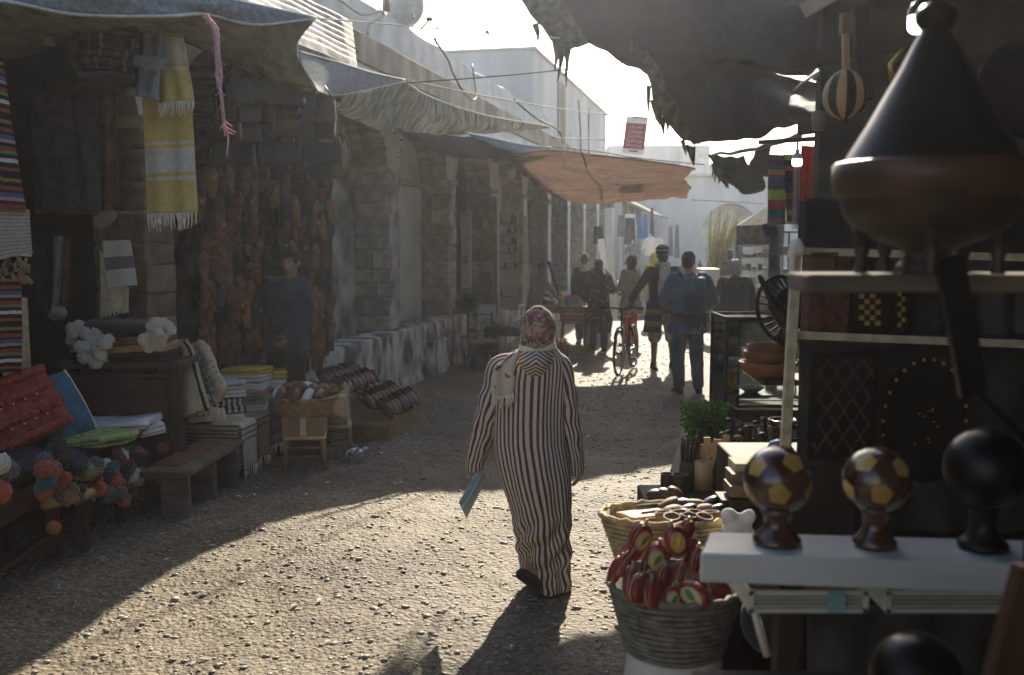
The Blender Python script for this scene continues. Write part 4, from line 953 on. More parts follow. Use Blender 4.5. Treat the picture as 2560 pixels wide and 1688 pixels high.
# pompoms along table edge, each pompom a piece of its blanket trim
keys = ['pom_coral', 'pom_orange', 'pom_teal', 'pom_navy', 'pom_black', 'pom_white', 'pom_tan', 'pom_maroon', 'pom_grey', 'pom_olive']
t = thing('pompom_trim', 'long string of multicoloured wool pompoms spilling over the table edge', 'pompoms', (-2.75, 6.4, .5))
fixed = [(408, 1120, 'pom_coral'), (420, 1180, 'pom_maroon'), (415, 1165, 'pom_black'), (330, 1195, 'pom_white'), (345, 1200, 'pom_white'), (338, 1185, 'pom_white'), (285, 1200, 'pom_coral'), (190, 1170, 'pom_navy'), (215, 1178, 'pom_olive'), (205, 1162, 'pom_navy'), (110, 1172, 'pom_orange'), (128, 1180, 'pom_orange'), (160, 1195, 'pom_coral'), (118, 1208, 'pom_teal'), (248, 1222, 'pom_coral'), (310, 1250, 'pom_coral'), (300, 1230, 'pom_tan'), (318, 1160, 'pom_maroon'), (345, 1150, 'pom_black'), (300, 1150, 'pom_maroon'), (135, 1320, 'pom_orange'), (5, 1160, 'pom_white'), (18, 1175, 'pom_grey'), (2, 1230, 'pom_coral'), (280, 1170, 'pom_teal'), (322, 1170, 'pom_teal'), (405, 1190, 'pom_orange'), (418, 1140, 'pom_black'), (145, 1112, 'pom_black'), (150, 1135, 'pom_black'), (330, 1230, 'pom_navy'), (270, 1238, 'pom_grey'), (180, 1225, 'pom_tan'), (165, 1245, 'pom_tan')]
for x, y, k in fixed: pompom(k, P(x, y, 2.56 * F / (1280 - x)), rp_.uniform(.040, .057), t)
for i in range(46):
    x = rr.uniform(105, 360); pompom(rr.choice(keys), P(x, 1150 + rr.uniform(0, 110) - (x - 95) * .10, 2.60 * F / (1280 - x)), rp_.uniform(.036, .054), t)
for i in range(5):
    pts = [P(110 + 60 * i + 16 * k, 1165 + 22 * k + rr.uniform(-8, 8), 2.60 * F / (1280 - (110 + 60 * i + 16 * k))) for k in range(5)]
    b = MB(); b.tube([catmull(pts, k / 16) for k in range(17)], .012, 6); b.build('cord', M['pom_tan'], t)
b = MB(); b.tube([P(110, 1262, 5.6), P(200, 1240, 5.98), P(290, 1215, 6.5)], [.03, .04, .03], 8); b.build('rolled_edge', M['tan_wool'], t)
# cushions
def cushion(name, label, c, rot, wd, ht, th, m, fr=None, n=20):
    t = thing(name, label, 'cushion', c); mm = rot
    b = MB()
    def side(s_):
        def fn(u, v):
            x, y = u * 2 - 1, v * 2 - 1
            e = (1 - abs(x) ** 2.6) * (1 - abs(y) ** 2.6); pin = 1 - .07 * (abs(x) ** 2) * (abs(y) ** 2)
            return Vector(c) + mm @ Vector((x * wd / 2 * pin, s_ * th / 2 * max(0, e) ** .55 + .006 * nz((x * 3, y * 3, s_), 1.5), y * ht / 2 * pin))
        return fn
    b.grid(side(-1), n, n); b.grid(side(1), n, n); b.build('cover', m, t)
    return t, mm
mm = Matrix.Rotation(R(38), 3, 'Z') @ Matrix.Rotation(R(-22), 3, 'X') @ Matrix.Rotation(R(-20), 3, 'Y')
c_ = P(50, 1022, 6.2); t, _ = cushion('red_cushion', 'red cushion with rows of wool fringe and sequins at the left edge', c_, mm, .5, .46, .16, M['red_wool'])
for k, zq in enumerate((-.17, -.04, .09, .2)):
    b = MB(); rr = random.Random(k)
    for i in range(70):
        x = -.24 + .48 * i / 69; y = -.085 * (1 - (abs(x) / .26) ** 2.5) ** .5; p = c_ + mm @ Vector((x, y, zq)); d = mm @ Vector((rr.uniform(-.3, .3), -.35, -1)).normalized()
        b.tube([p, p + d * .03 + mm @ Vector((0, -.008, 0)), p + d * rr.uniform(.045, .06)], [.006, .006, .003], 5)
    tag(b.build('wool_fringe', M['red_fringe'], t), kind='stuff')
dm('sequin', (.85, .82, .75), .15, .05, 5, metal=.6)
for k, zq in enumerate((-.11, .03)):
    for i in range(4):
        x = -.12 + .075 * i; y = -.088 * (1 - (abs(x) / .26) ** 2.5) ** .5; b = MB(); b.ell(c_ + mm @ Vector((x, y - .004, zq)), (.008, .008, .008), None, 8, 6); b.build('sequin', M['sequin'], t)
mm = Matrix.Rotation(R(52), 3, 'Z') @ Matrix.Rotation(R(-14), 3, 'X') @ Matrix.Rotation(R(-20), 3, 'Y')
c_ = P(152, 1026, 6.55); t, _ = cushion('blue_cushion', 'teal blue cushion with pale piping and white corner tassel', c_, mm, .34, .47, .14, M['blue_cloth'])
b = MB(); b.tube([c_ + mm @ Vector((.168 - .012 * abs(k / 10) ** 2, 0, .228 * k / 10)) for k in range(-10, 11)], .010, 6); b.build('piping', M['cream'], t)
for dx, dz in ((0, 0), (.02, -.02), (-.02, -.015)): pompom('pom_white', P(100, 962, 6.45) + Vector((dx, 0, dz)), .04, t, 'tassel')
# leaning rugs
M['rug_cream'] = stripes('cream_rug', [(0, (.46, .38, .24)), (.30, (.03, .025, .02)), (.36, (.50, .42, .28)), (.88, (.03, .025, .02)), (.94, (.5, .42, .28))], 'U', 1)
def leaning(label, TL, TR, BL, BR, th, m, bump=None, group=None):
    TL, TR, BL, BR = map(Vector, (TL, TR, BL, BR)); n_ = ((TR - TL).cross(BL - TL)).normalized()
    t = thing('leaning_rug', label, 'rug', BL.lerp(BR, .5)); b = MB()
    b.grid(lambda u, v: TL.lerp(TR, u).lerp(BL.lerp(BR, u), v) + n_ * (.012 * nz((u * 3, v * 4, 0), 1.5, 2) + .02 * math.sin(u * 6)) + n_ * (-.03 * (1 - min(1, v * 8)) ** 2 * 2), 24, 24)
    b.build('cloth', m, t, solid=th)
    if bump:
        for i in range(4):
            for j in range(8):
                u, v = .12 + .25 * i + .05 * (j % 2), .06 + .115 * j; b = MB(); b.ell(TL.lerp(TR, u).lerp(BL.lerp(BR, u), v) - n_ * (th * .5 + .008) * (1 if n_.y > 0 else -1), (.016, .014, .012), None, 8, 5); b.build('knot', M['grey_wool'], t)
    return t
leaning('cream woven rug with black stripes leaning in front of the brick pillar', P(392, 884, 7.75), P(478, 858, 7.75), P(418, 1052, 7.45), P(528, 1024, 7.45), .05, M['rug_cream'])
leaning('knotted cream rug leaning just right of the striped one', P(480, 868, 7.95), P(515, 858, 7.95), P(535, 1010, 7.7), P(570, 975, 7.7), .05, M['cream_dark'], True)
leaning('narrow tan rug edge with dark tassels leaning left of the striped one', P(356, 880, 7.7), P(392, 872, 7.72), P(370, 1055, 7.45), P(425, 1050, 7.45), .05, M['cream_dark'])
b = MB(); rr = random.Random(5)
for i in range(24):
    p = P(362 + i * .5 + rr.uniform(-3, 3), 885 + i * 7, 7.66); b.tube([p, p + Vector((rr.uniform(-.02, .02), -.01, -.04))], [.012, .007], 5)
tag(b.build('tassel_edging', M['pom_maroon']), 'dark tassel edging down the narrow tan rug', 'tassels')
# grey low bench
t = thing('low_bench', 'low weathered grey wooden bench on slab legs by the street', 'bench', (-2.36, 7.3, 0), -.08)
b = MB(); b.bbox((0, 0, .335), (.34, 1.15, .05), .012); b.build('seat', M['wood_grey'], t, local=True)
for y in (-.48, .0, .48):
    b = MB(); b.bbox((.05, y, .155), (.2, .06, .31), .008); b.build('leg', M['wood_grey'], t, local=True)
b = MB(); b.grid(lambda u, v: Vector((-.15 + .2 * u, -.4 + .8 * v, .366 + .012 * nz((u * 3, v * 9, 0), 1.3))), 8, 24); b.build('mat', M['rug_rust'], t, local=True, solid=.012)
# towel table
M['tan_stripe'] = stripes('tan_stripe', [(0, (.36, .28, .18)), (.55, (.10, .065, .05))], 'V', 12, wob=.1)
cb = P(590, 1080, 7.9)
t = thing('striped_cloth_table', 'low table covered with brown striped cloth holding folded towels', 'table', (cb.x - .25, 8.4, 0))
cx0, cy0, cz0 = cb.x, cb.y, .44
b = MB()
def skirt(a, c_):
    a, c_ = Vector(a), Vector(c_); n_ = Vector((c_ - a).cross(Vector((0, 0, 1)))).normalized()
    b.grid(lambda u, v: a.lerp(c_, u) + Vector((0, 0, -.36 * v)) + n_ * (.02 * v * math.sin(u * 16) + .01 * nz((u * 5, v * 3, 0), 1)), 30, 12)
skirt((cx0 - .58, cy0 + .08, cz0), (cx0, cy0, cz0)); skirt((cx0, cy0, cz0), (cx0 + .13, cy0 + 1.15, cz0))
b.build('cloth_side', M['tan_stripe'], t, solid=.006)
b = MB(); b.grid(lambda u, v: Vector((cx0 - .58, cy0 + .08, cz0)).lerp(Vector((cx0, cy0, cz0)), u).lerp(Vector((cx0 - .45, cy0 + 1.23, cz0)).lerp(Vector((cx0 + .13, cy0 + 1.15, cz0)), u), v), 10, 10); b.build('cloth_top', M['tan_stripe'], t, solid=.006)
b = MB(); b.box((cx0 - .24, cy0 + .62, .2), (.5, 1.0, .38)); b.build('frame', M['dark_wood'], t)
M['white3'] = stripes('white_towel_lines', [(0, (.60, .55, .45)), (.45, (.10, .08, .07)), (.47, (.60, .55, .45)), (.52, (.10, .08, .07)), (.54, (.60, .55, .45)), (.6, (.10, .08, .07)), (.62, (.60, .55, .45))], 'V', 1)
M['grey_or'] = stripes('grey_towel_lines', [(0, (.33, .28, .22)), (.35, (.09, .08, .08)), (.38, (.33, .28, .22)), (.43, (.09, .08, .08)), (.46, (.33, .28, .22)), (.52, (.09, .08, .08)), (.55, (.36, .24, .13))], 'V', 1)
M['multi'] = stripes('purple_towel', [(0, (.2, .07, .12)), (.3, (.30, .12, .06)), (.45, (.10, .07, .15)), (.7, (.28, .16, .09)), (.85, (.12, .08, .12))], 'V', 2)
def over(name, label, y0, y1, m, lo, seed):
    A, B = Vector((cx0 + .015 + .12 * (y0 - cy0), y0, cz0 + .01)), Vector((cx0 + .02 + .12 * (y1 - cy0), y1, cz0 + .01))
    t = thing(name, label, 'towel', A.lerp(B, .5)); b = MB()
    def fn(u, v):
        s_ = v * (lo + .25); p = A.lerp(B, u)
        if s_ < .25: q = p + Vector((-.25 + s_, 0, .012))
        else: q = p + Vector((.012 + .02 * math.sin(u * 9 + seed) * (s_ - .25) * 3, 0, -(s_ - .25)))
        return q
    b.grid(fn, 20, 28); b.build('cloth', m, t, solid=.008)
    fb = MB(); fringe(fb, [fn(i / 6, 1) for i in range(7)], .08, .005, 18, seed); tag(fb.build('fringe', M['cream'], t), kind='stuff')
over('draped_towel', 'white towel with three dark lines draped over the table edge', cy0 + .04, cy0 + .36, M['white3'], .36, 1)
over('draped_towel', 'grey brown lined towel draped next to the white one', cy0 + .38, cy0 + .68, M['grey_or'], .34, 2)
over('draped_towel', 'purple and orange patched towel draped at the far end of the table', cy0 + .70, cy0 + 1.1, M['multi'], .30, 3)
M['teal_white'] = stripes('teal_white', [(0, (.06, .20, .25)), (.42, (.62, .6, .55)), (.46, (.06, .2, .25)), (.5, (.6, .58, .53))], 'V', 1)
M['bw'] = stripes('blue_white_lines', [(0, (.62, .6, .55)), (.5, (.07, .09, .12))], 'V', 9)
stack1 = [('cream', .03, 'cream towel at the bottom of the front towel pile'), ('bw', .03, 'black and white lined towel low in the front pile'), ('bw', .03, 'blue and white lined towel in the front pile'), ('white_cloth', .03, 'white towel under the teal one in the front pile'), ('teal_white', .04, 'teal and white folded towel on top of the front pile')]
zz = cz0 + .02
for i, (k, h, l) in enumerate(stack1):
    folded('folded_towel', l, 'towel', (cx0 - .26 + .01 * (i % 2), cy0 + .34, zz), .35 + .05 * i, .44 - .01 * i, .34, 2, h, M[k], wr=.014, seed=60 + i, nv=16); zz += 2 * h + .002
b = MB(); fringe(b, [P(498, 1012, 7.72), P(560, 1022, 7.72)], .10, .006, 22, 4); tag(b.build('towel_fringe', M['cream']), 'cream fringe hanging from the front towel pile', 'fringe')
stack2 = [('white_cloth', 'white towel at the bottom of the rear towel pile'), ('pom_olive', 'green towel low in the rear pile'), ('pink_cloth', 'faded pink towel in the rear pile'), ('white_cloth', 'second white towel in the rear pile'), ('cream', 'cream towel just under the yellow one in the rear pile'), ('yellow_cloth', 'yellow folded towel on top of the rear pile')]
zz = cz0 + .02
for i, (k, l) in enumerate(stack2):
    folded('folded_towel', l, 'towel', (cx0 - .12, cy0 + .80, zz), .2 - .06 * i, .36, .30, 2, .031, M[k], wr=.014, seed=80 + i, nv=14); zz += .064
for i, (k, l) in enumerate([('grey_cloth', 'grey towel at the bottom of the small far pile'), ('blue_grey', 'slate towel in the small far pile'), ('cream', 'cream towel in the small far pile'), ('yellow_cloth', 'pale yellow towel on the small far pile')]):
    folded('folded_towel', l, 'towel', (cx0 + .02, cy0 + 1.1, cz0 + .02 + i * .08), .1 * i, .28, .24, 2, .038, M[k], wr=.014, seed=90 + i, nv=12)
# ------------------------------------------------------------------ slippers: prototypes
def slipper_meshes(mk, L=.26, wd=.095, point=1.25):
    def outw(s_): return wd / 2 * (math.sin(math.pi * min(1, (s_ * .93 + .07))) ** .55) * (1 - .15 * math.sin(s_ * math.pi * 1.4)) if s_ < .97 else wd * .05
    so_, up = MB(), MB(); N_ = 14
    vs = []
    for z in (0, .014):
        for i in range(N_ + 1):
            s_ = i / N_; y = -L / 2 + L * s_; vs += [(-outw(s_), y, z), (outw(s_), y, z)]
    fs = []
    k = 2 * (N_ + 1)
    for i in range(N_):
        a = 2 * i; fs += [(a, a + 2, a + 3, a + 1), (k + a, k + a + 1, k + a + 3, k + a + 2), (a, k + a, k + a + 2, a + 2), (a + 1, a + 3, k + a + 3, k + a + 1)]
    so_.add(vs, fs, None, False)
    def fn(u, v):
        s_ = .36 + .635 * v; a = math.pi * u; h = .062 * (1 - max(0, (v - .25) / .75) ** 1.6) * (.75 + .25 * min(1, v * 4)) + .012
        ww = outw(s_) * 1.05
        return Vector((-ww * math.cos(a), -L / 2 + L * s_ + (.012 * math.sin(a) if v < .05 else 0), .013 + h * math.sin(a) ** .8))
    up.grid(fn, 10, 12)
    def fb(u, v):
        a = -math.pi * u; s_ = .36 - .34 * math.sin(math.pi * u) ** .7
        return Vector((-outw(max(.05, .36)) * 1.02 * math.cos(math.pi * u), -L / 2 + L * s_, .013 + .03 * v))
    up.grid(fb, 12, 3)
    return so_, up
def slipper_proto(mk, sm='sole_dark'):
    so_, up = slipper_meshes(mk); return so_.mesh('sole', M[sm]), up.mesh('upper', M[mk])
SLM = {k: slipper_proto(k) for k in ('leather_wine', 'leather_black', 'leather_red', 'leather_grey', 'leather_tan', 'leather_brown')}
SLM['white_cloth'] = slipper_proto('white_cloth')
def slipper(k, loc, rot, label, group):
    o = bpy.data.objects.new('slipper', None); COL.objects.link(o); o.location = loc; o.rotation_euler = rot; tag(o, label, 'slipper', group)
    a = objm('sole', SLM[k][0], o); b_ = objm('upper', SLM[k][1], o); return o
# sandals hung on strings
def sandal_proto(mk, style):
    L, wd = .25, .088
    def w_(s_): return wd / 2 * (math.sin(math.pi * (.06 + .88 * s_)) ** .5) * (1.0 - .18 * math.sin(math.pi * min(1, s_ * 1.6)) * (s_ < .62))
    so_ = MB(); N_ = 14; vs, fs = [], []
    for z in (0, .016):
        for i in range(N_ + 1):
            s_ = i / N_; y = -L / 2 + L * s_; vs += [(-w_(s_), y, z), (w_(s_), y, z)]
    k = 2 * (N_ + 1)
    for i in range(N_):
        a = 2 * i; fs += [(a, a + 2, a + 3, a + 1), (k + a, k + a + 1, k + a + 3, k + a + 2), (a, k + a, k + a + 2, a + 2), (a + 1, a + 3, k + a + 3, k + a + 1)]
    fs += [(0, 1, k + 1, k), (k - 2, 2 * k - 2, 2 * k - 1, k - 1)]
    so_.add(vs, fs, None, False)
    st = MB()
    for (s0, s1, h) in ([(.55, .78, .045)] if style == 0 else [(.50, .60, .045), (.70, .80, .035)]):
        st.grid(lambda u, v: Vector((-w_(s0 + (s1 - s0) * v) * 1.06 * math.cos(math.pi * u), -L / 2 + L * (s0 + (s1 - s0) * v), .012 + h * math.sin(math.pi * u))), 10, 3)
    if style == 2:
        st.tube([(0, L * .32, .02), (0, L * .2, .045), (-.03, 0, .05), (-.035, -.06, .02)], .006, 6); st.tube([(0, L * .2, .045), (.03, 0, .05), (.035, -.06, .02)], .006, 6)
    bk = MB(); bk.lathe([(.0, 0), (.014, .002), (.014, .008), (0, .01)], (.02, .04, .05), 8)
    return so_.mesh('sole', M[mk]), st.mesh('strap', M[mk]), bk.mesh('buckle', M['brass'])
SD = [sandal_proto(k, s_) for k in ('leather_brown', 'leather_tan', 'leather_black', 'leather_red') for s_ in (0, 1, 2)]
SDN = ['brown', 'tan', 'black', 'red']
def sandal(i, loc, rot, where, parent_group, buckle=False):
    o = bpy.data.objects.new('sandal', None); COL.objects.link(o); o.location = loc; o.rotation_euler = rot
    tag(o, '%s %s sandal %s' % (SDN[i // 3], ('broad strap', 'two strap', 'thong')[i % 3], where), 'sandal', parent_group)
    objm('sole', SD[i][0], o); objm('strap', SD[i][1], o)
    if buckle: objm('buckle', SD[i][2], o)
rs = random.Random(21)
def display(cols, rows, Yf, where, group, kinds, jit=7):
    for ci, px in enumerate(cols):
        for py in rows:
            if rs.random() < .10: continue
            y = Yf(px) + rs.uniform(-.05, .05); p = P(px + rs.uniform(-jit, jit), py + rs.uniform(-12, 12), y)
            k_ = rs.choice(kinds); sandal(k_, p, (R(90) + rs.uniform(-.2, .2), rs.uniform(-.35, .35) * .5, rs.uniform(-.9, .9) + .35), 'on the %s string, %s from top, %s' % (ORD[ci], ORD[rows.index(py)], where), group, rs.random() < .25)
display([508, 530, 552, 574, 596, 618, 640], [455, 510, 565, 620, 675, 730, 785, 840, 885], lambda x: 8.45 + (x - 512) * .004, 'left of the vendor', 'sandals hung left of the vendor', [0, 1, 2, 0, 1, 3, 0, 9, 6, 2])
display([716, 738, 760, 782, 804, 824], [465, 520, 575, 630, 690, 750, 810, 865, 905], lambda x: 9.5 + (x - 722) * .006, 'right of the vendor', 'sandals hung right of the vendor', [0, 3, 4, 5, 6, 7, 9, 1, 6, 5, 10])
display([655, 690], [440, 490], lambda x: 9.4, 'above the vendor', 'sandals hung over the vendor', [3, 4, 0, 9])
for q, (pxs, pyt, pyb, Y_, lb) in enumerate([((505, 545, 580, 612, 640), 420, 890, 8.6, 'dark hanging net strings carrying the sandals left of the vendor'), ((715, 750, 785, 815), 430, 915, 9.7, 'dark hanging net strings carrying the sandals right of the vendor')]):
    t = thing('display_rack', lb, 'rack', P(sum(pxs) / len(pxs), pyb, Y_))
    for px in pxs:
        b = MB(); b.tube([P(px, pyt, Y_ + (px - pxs[0]) * .005), P(px, pyb, Y_ + (px - pxs[0]) * .005)], .006, 5); b.build('string', M['wire'], t)
    b = MB(); b.bar(P(pxs[0] - 10, pyt, Y_), P(pxs[-1] + 12, pyt, Y_ + (pxs[-1] - pxs[0]) * .005), .03); b.build('rail', M['dark_wood'], t)
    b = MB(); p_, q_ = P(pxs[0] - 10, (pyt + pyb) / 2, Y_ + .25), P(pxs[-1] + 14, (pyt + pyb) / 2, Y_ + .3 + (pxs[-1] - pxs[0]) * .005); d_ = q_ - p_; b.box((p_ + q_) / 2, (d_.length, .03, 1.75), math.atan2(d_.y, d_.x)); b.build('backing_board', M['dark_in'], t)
# bags
def bag_proto(mk, wd, ht, th):
    b1 = MB(); b1.bbox((0, 0, 0), (wd, th, ht), th * .35); b2 = MB()
    b2.grid(lambda u, v: Vector((-wd * .49 + wd * .98 * u, -th * .56 - .004 * math.sin(v * 3), ht * .5 - ht * .58 * v - .03 * (2 * u - 1) ** 2 * (v > .5))), 8, 6)
    b3 = MB(); b3.tube([(-wd * .45, 0, ht * .4), (-wd * .25, 0, ht * .9), (0, 0, ht * 1.25), (wd * .25, 0, ht * .9), (wd * .45, 0, ht * .4)], .008, 6)
    return b1.mesh('body', M[mk]), b2.mesh('flap', M[mk]), b3.mesh('strap', M[mk])
BG = [bag_proto('leather_black', .26, .24, .09), bag_proto('leather_black', .2, .28, .08), bag_proto('leather_brown', .28, .22, .08), bag_proto('leather_black', .32, .2, .1)]
rs = random.Random(31); nbag = 0
for row, (py, xs_, Yb) in enumerate([(225, (600, 640, 690, 735), 8.2), (268, (560, 612, 668, 722, 768, 800), 8.5), (325, (556, 612, 662, 715, 765, 805), 8.7), (380, (560, 610, 665, 720, 772, 815), 8.9), (425, (545, 590, 700, 752, 800, 828), 9.2)]):
    for px in xs_:
        i = rs.choice((0, 0, 1, 1, 3, 2)); o = bpy.data.objects.new('leather_bag', None); COL.objects.link(o); o.location = P(px + rs.uniform(-8, 8), py + rs.uniform(-12, 12), Yb + (px - 600) * .004)
        o.rotation_euler = (rs.uniform(-.1, .1), rs.uniform(-.12, .12), rs.uniform(-.2, 1.1)); o.scale = (.9,) * 3
        tag(o, ('brown' if i == 2 else 'black') + (' tall' if i == 1 else ' wide') + ' leather shoulder bag above the sandals, %s from the left in the %s row' % (ORD[xs_.index(px)], ORD[row]), 'bag', 'leather bags hung under the awning')
        for nm, me in zip(('body', 'flap', 'strap'), BG[i]): objm(nm, me, o)
b = MB(); b.bar(P(545, 200, 8.5), P(850, 250, 9.8), .04); b.bar(P(545, 300, 8.9), P(850, 340, 10), .04); tag(b.build('bag_rail', M['dark_wood']), 'dark wooden rails from which the leather bags hang', 'rail')
# white paper tag with scribble at bag edge
b = MB(); b.tube([P(848, 340, 9.6), P(856, 375, 9.6), P(862, 352, 9.6), P(866, 386, 9.6)], .006, 5); tag(b.build('white_ribbon', M['paper']), 'crumpled white ribbon at the right end of the bags', 'ribbon')
# leather pouffe pile
b = MB(); rr = random.Random(6)
for i in range(7): b.ell(P(575 + i * 18, 930 - 8 * math.sin(i), 9.0 + .05 * i), (.16, .13, .09), Matrix.Rotation(rr.uniform(-.4, .4), 3, 'Y'))
tag(blob('leather_pile', b, M['leather_red'], None, .015, 4, .01), 'heap of reddish leather pieces behind the towels', 'leather goods')
# stools, carton, basket of slippers
def stool(label, x, y, h, s_=.3):
    t = thing('wooden_stool', label, 'stool', (x, y, 0), .15)
    b = MB(); b.bbox((0, 0, h - .015), (s_, s_, .03), .008); b.build('seat', M['wood_light'], t, local=True)
    for a in (-1, 1):
        for c_ in (-1, 1):
            b = MB(); b.tube([(a * s_ * .42, c_ * s_ * .42, h - .03), (a * s_ * .46, c_ * s_ * .46, .0)], .02, 8); b.build('leg', M['wood'], t, local=True)
        for z in (.08, .16):
            b = MB(); b.tube([(a * s_ * .44, -s_ * .44, z), (a * s_ * .44, s_ * .44, z)], .012, 6); b.build('rung', M['wood'], t, local=True)
            b = MB(); b.tube([(-s_ * .44, a * s_ * .44, z + .03), (s_ * .44, a * s_ * .44, z + .03)], .012, 6); b.build('rung', M['wood'], t, local=True)
sx, sy = -1.79, 8.5
stool('low wooden stool under the carton and round slipper basket', sx, sy, .29, .36)
stool('low wooden stool under the clear box beside the slipper basket', -1.62, 8.98, .29, .3)
t = thing('cardboard_box', 'brown carton between the stool and the round slipper basket', 'box', (sx, sy, .29), .1)
b = MB(); b.bbox((0, 0, .085), (.36, .34, .165), .006); b.build('body', M['cardboard'], t, local=True)
b = MB(); b.box((0, -.174, .085), (.05, .004, .165)); b.build('tape', M['cream_dark'], t, local=True)
def wicker(t, c, r0, r1, h, key, n=9, rim=.014, local=False, taper=None, sx_=1, sy_=1):
    """basket woven from stacked coils and uprights"""
    c = Vector(c)
    b = MB(); b.lathe([(0, .004), (r0 * .98, .004), (r1 * .965, h), (r1 * .93, h), (r0 * .93, .02), (0, .02)], c, 32, sx=sx_, sy=sy_); b.build('wall', M[key], t)
    N_ = 44
    for i in range(n):
        f = (i + .5) / n; r = r0 + (r1 - r0) * f; b = MB(); pts = []
        for k in range(N_ + 1):
            a = 2 * math.pi * k / N_; rr_ = r + .004 * math.sin(a * 22 + i * math.pi); pts.append(c + Vector((rr_ * math.cos(a) * sx_, rr_ * math.sin(a) * sy_, h * f + .002 * math.sin(a * 5 + i))))
        b.tube(pts, h / n * .47, 6, cap=False); b.build('coil', M[key], t)
    b = MB(); pts = [c + Vector((r1 * math.cos(2 * math.pi * k / 60) * sx_, r1 * math.sin(2 * math.pi * k / 60) * sy_, h + .004 * math.sin(k * 2.2))) for k in range(61)]
    b.tube(pts, [rim * (1 + .18 * (-1) ** k) for k in range(61)], 8, cap=False); b.build('rim', M[key], t)
t = thing('slipper_basket', 'round wicker basket full of colourful slippers on a carton', 'basket', (sx, sy, .46))
wicker(t, (sx, sy, .462), .22, .28, .15, 'wicker')
rs = random.Random(41)
for i in range(22):
    a = 2.4 * i; r = .24 * math.sqrt((i + .5) / 22); k = rs.choice(('leather_red', 'leather_red', 'leather_grey', 'white_cloth', 'leather_wine', 'leather_tan'))
    nmk = {'leather_red': 'red', 'leather_grey': 'grey', 'white_cloth': 'white', 'leather_wine': 'dark wine', 'leather_tan': 'tan'}[k]
    slipper(k, (sx + r * math.cos(a), sy + r * math.sin(a), .60 + .05 * (1 - r / .26) + rs.uniform(0, .03)), (rs.uniform(-.5, .2), rs.uniform(-.3, .3), 2.6 + rs.uniform(-.5, .5)), nmk + ' leather slipper lying in the round wicker basket', 'slippers in the round basket')
t = thing('clear_box', 'clear plastic box with white edges standing on the second stool', 'box', (-1.62, 8.98, .29), .1)
for x, y, dx, dy in ((0, -.13, .26, .006), (0, .13, .26, .006), (-.13, 0, .006, .26), (.13, 0, .006, .26)):
    b = MB(); b.box((x, y, .17), (dx, dy, .32)); b.build('panel', M['glass'], t, local=True)
for x in (-.13, .13):
    for y in (-.13, .13):
        b = MB(); b.box((x, y, .17), (.016, .016, .33)); b.build('edge_strip', M['plastic_white'], t, local=True)
b = MB(); b.box((0, 0, .13), (.2, .2, .24)); b.build('inner_fill', M['cream_dark'], t, local=True)
# cartons with ranks of slippers
ca = [(-1.28, 10.05, .20, 'long brown carton carrying the front rank of dark slippers'), (-1.72, 10.15, .40, 'taller carton carrying the rear rank of dark slippers')]
for x, y, h, l in ca:
    t = thing('cardboard_box', l, 'box', (x, y, 0), -.22)
    b = MB(); b.bbox((0, 0, h / 2), (.40, .95, h), .008); b.build('body', M['cardboard'], t, local=True)
    b = MB(); b.grid(lambda u, v: Vector((-.2 + .4 * u, -.475 - .09 * v, h - .05 * v * v)), 4, 4); b.build('flap', M['cardboard'], t, local=True, solid=.005)
for row, (bx, by, hz_, n, off) in enumerate([(-1.28, 10.05, .20, 8, .13), (-1.28, 10.05, .26, 8, -.06), (-1.72, 10.15, .40, 8, .12), (-1.72, 10.15, .46, 8, -.06)]):
    for i in range(n):
        v = -.42 + .84 * i / (n - 1); ca_, sa_ = math.cos(-.22), math.sin(-.22); x = bx + off * ca_ - v * sa_; y = by + off * sa_ + v * ca_
        k = rs.choice(('leather_wine', 'leather_wine', 'leather_black', 'leather_brown'))
        slipper(k, (x, y, hz_ + .10), (R(-34) + rs.uniform(-.15, .15), rs.uniform(-.25, .25), R(-90) - .55 + rs.uniform(-.2, .2)), {'leather_wine': 'dark wine', 'leather_black': 'black', 'leather_brown': 'brown'}[k] + ' pointed slipper in ' + ('the front carton' if row < 2 else 'the rear carton') + (' wall side rank' if row % 2 else ' street side rank') + ', %s from near end' % ORD[i], 'slippers ranked on cartons')
# plastic bag on ground
b = MB(); c_ = G(892, 1145); rr = random.Random(2)
for i in range(6): b.ell(c_ + Vector((rr.uniform(-.05, .05), rr.uniform(-.03, .03), .05)), (.06, .05, .05))
M['thin_plastic'] = glass('thin_plastic', (.8, .9, .92), .15, .5)
tag(blob('plastic_bag', b, M['thin_plastic'], None, .01, 2, .02, 20), 'crumpled clear plastic bag lying on the street by the stools', 'plastic bag')
# ------------------------------------------------------------------ right hand stall
t = thing('stall_wall', 'dim plaster wall with dark beams at the back of the right stall', 'wall', (3.2, 5.9, 0))
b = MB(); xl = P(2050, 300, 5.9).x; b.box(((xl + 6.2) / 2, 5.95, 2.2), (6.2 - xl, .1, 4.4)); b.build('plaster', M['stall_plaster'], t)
for a, c_ in (((1980, 160, 5.0), (2330, 95, 4.7)), ((2000, 322, 5.2), (2200, 296, 5.0)), ((2150, 20, 4.8), (2160, 250, 4.8))):
    b = MB(); b.bar(P(*a), P(*c_), .07, .06); b.build('beam', M['dark_wood'], t)
t = thing('stall_roof', 'dark plank roof over the right stall', 'roof', (3.4, 4, 3.3))
for i in range(9):
    b = MB(); b.box((1.75 + .4 * i, 3.4, 3.42 + .01 * (i % 2)), (.38, 5.6, .04)); b.build('plank', M['dark_wood'], t)
t = thing('stall_side_board', 'dark boarding closing the right side of the stall', 'wall', (2.9, 2.6, 0))
for i in range(6):
    b = MB(); b.box((2.75 + .02 * i, 1.2 + .62 * i, 1.7), (.05, .6, 3.4)); b.build('plank', M['dark_wood'], t)
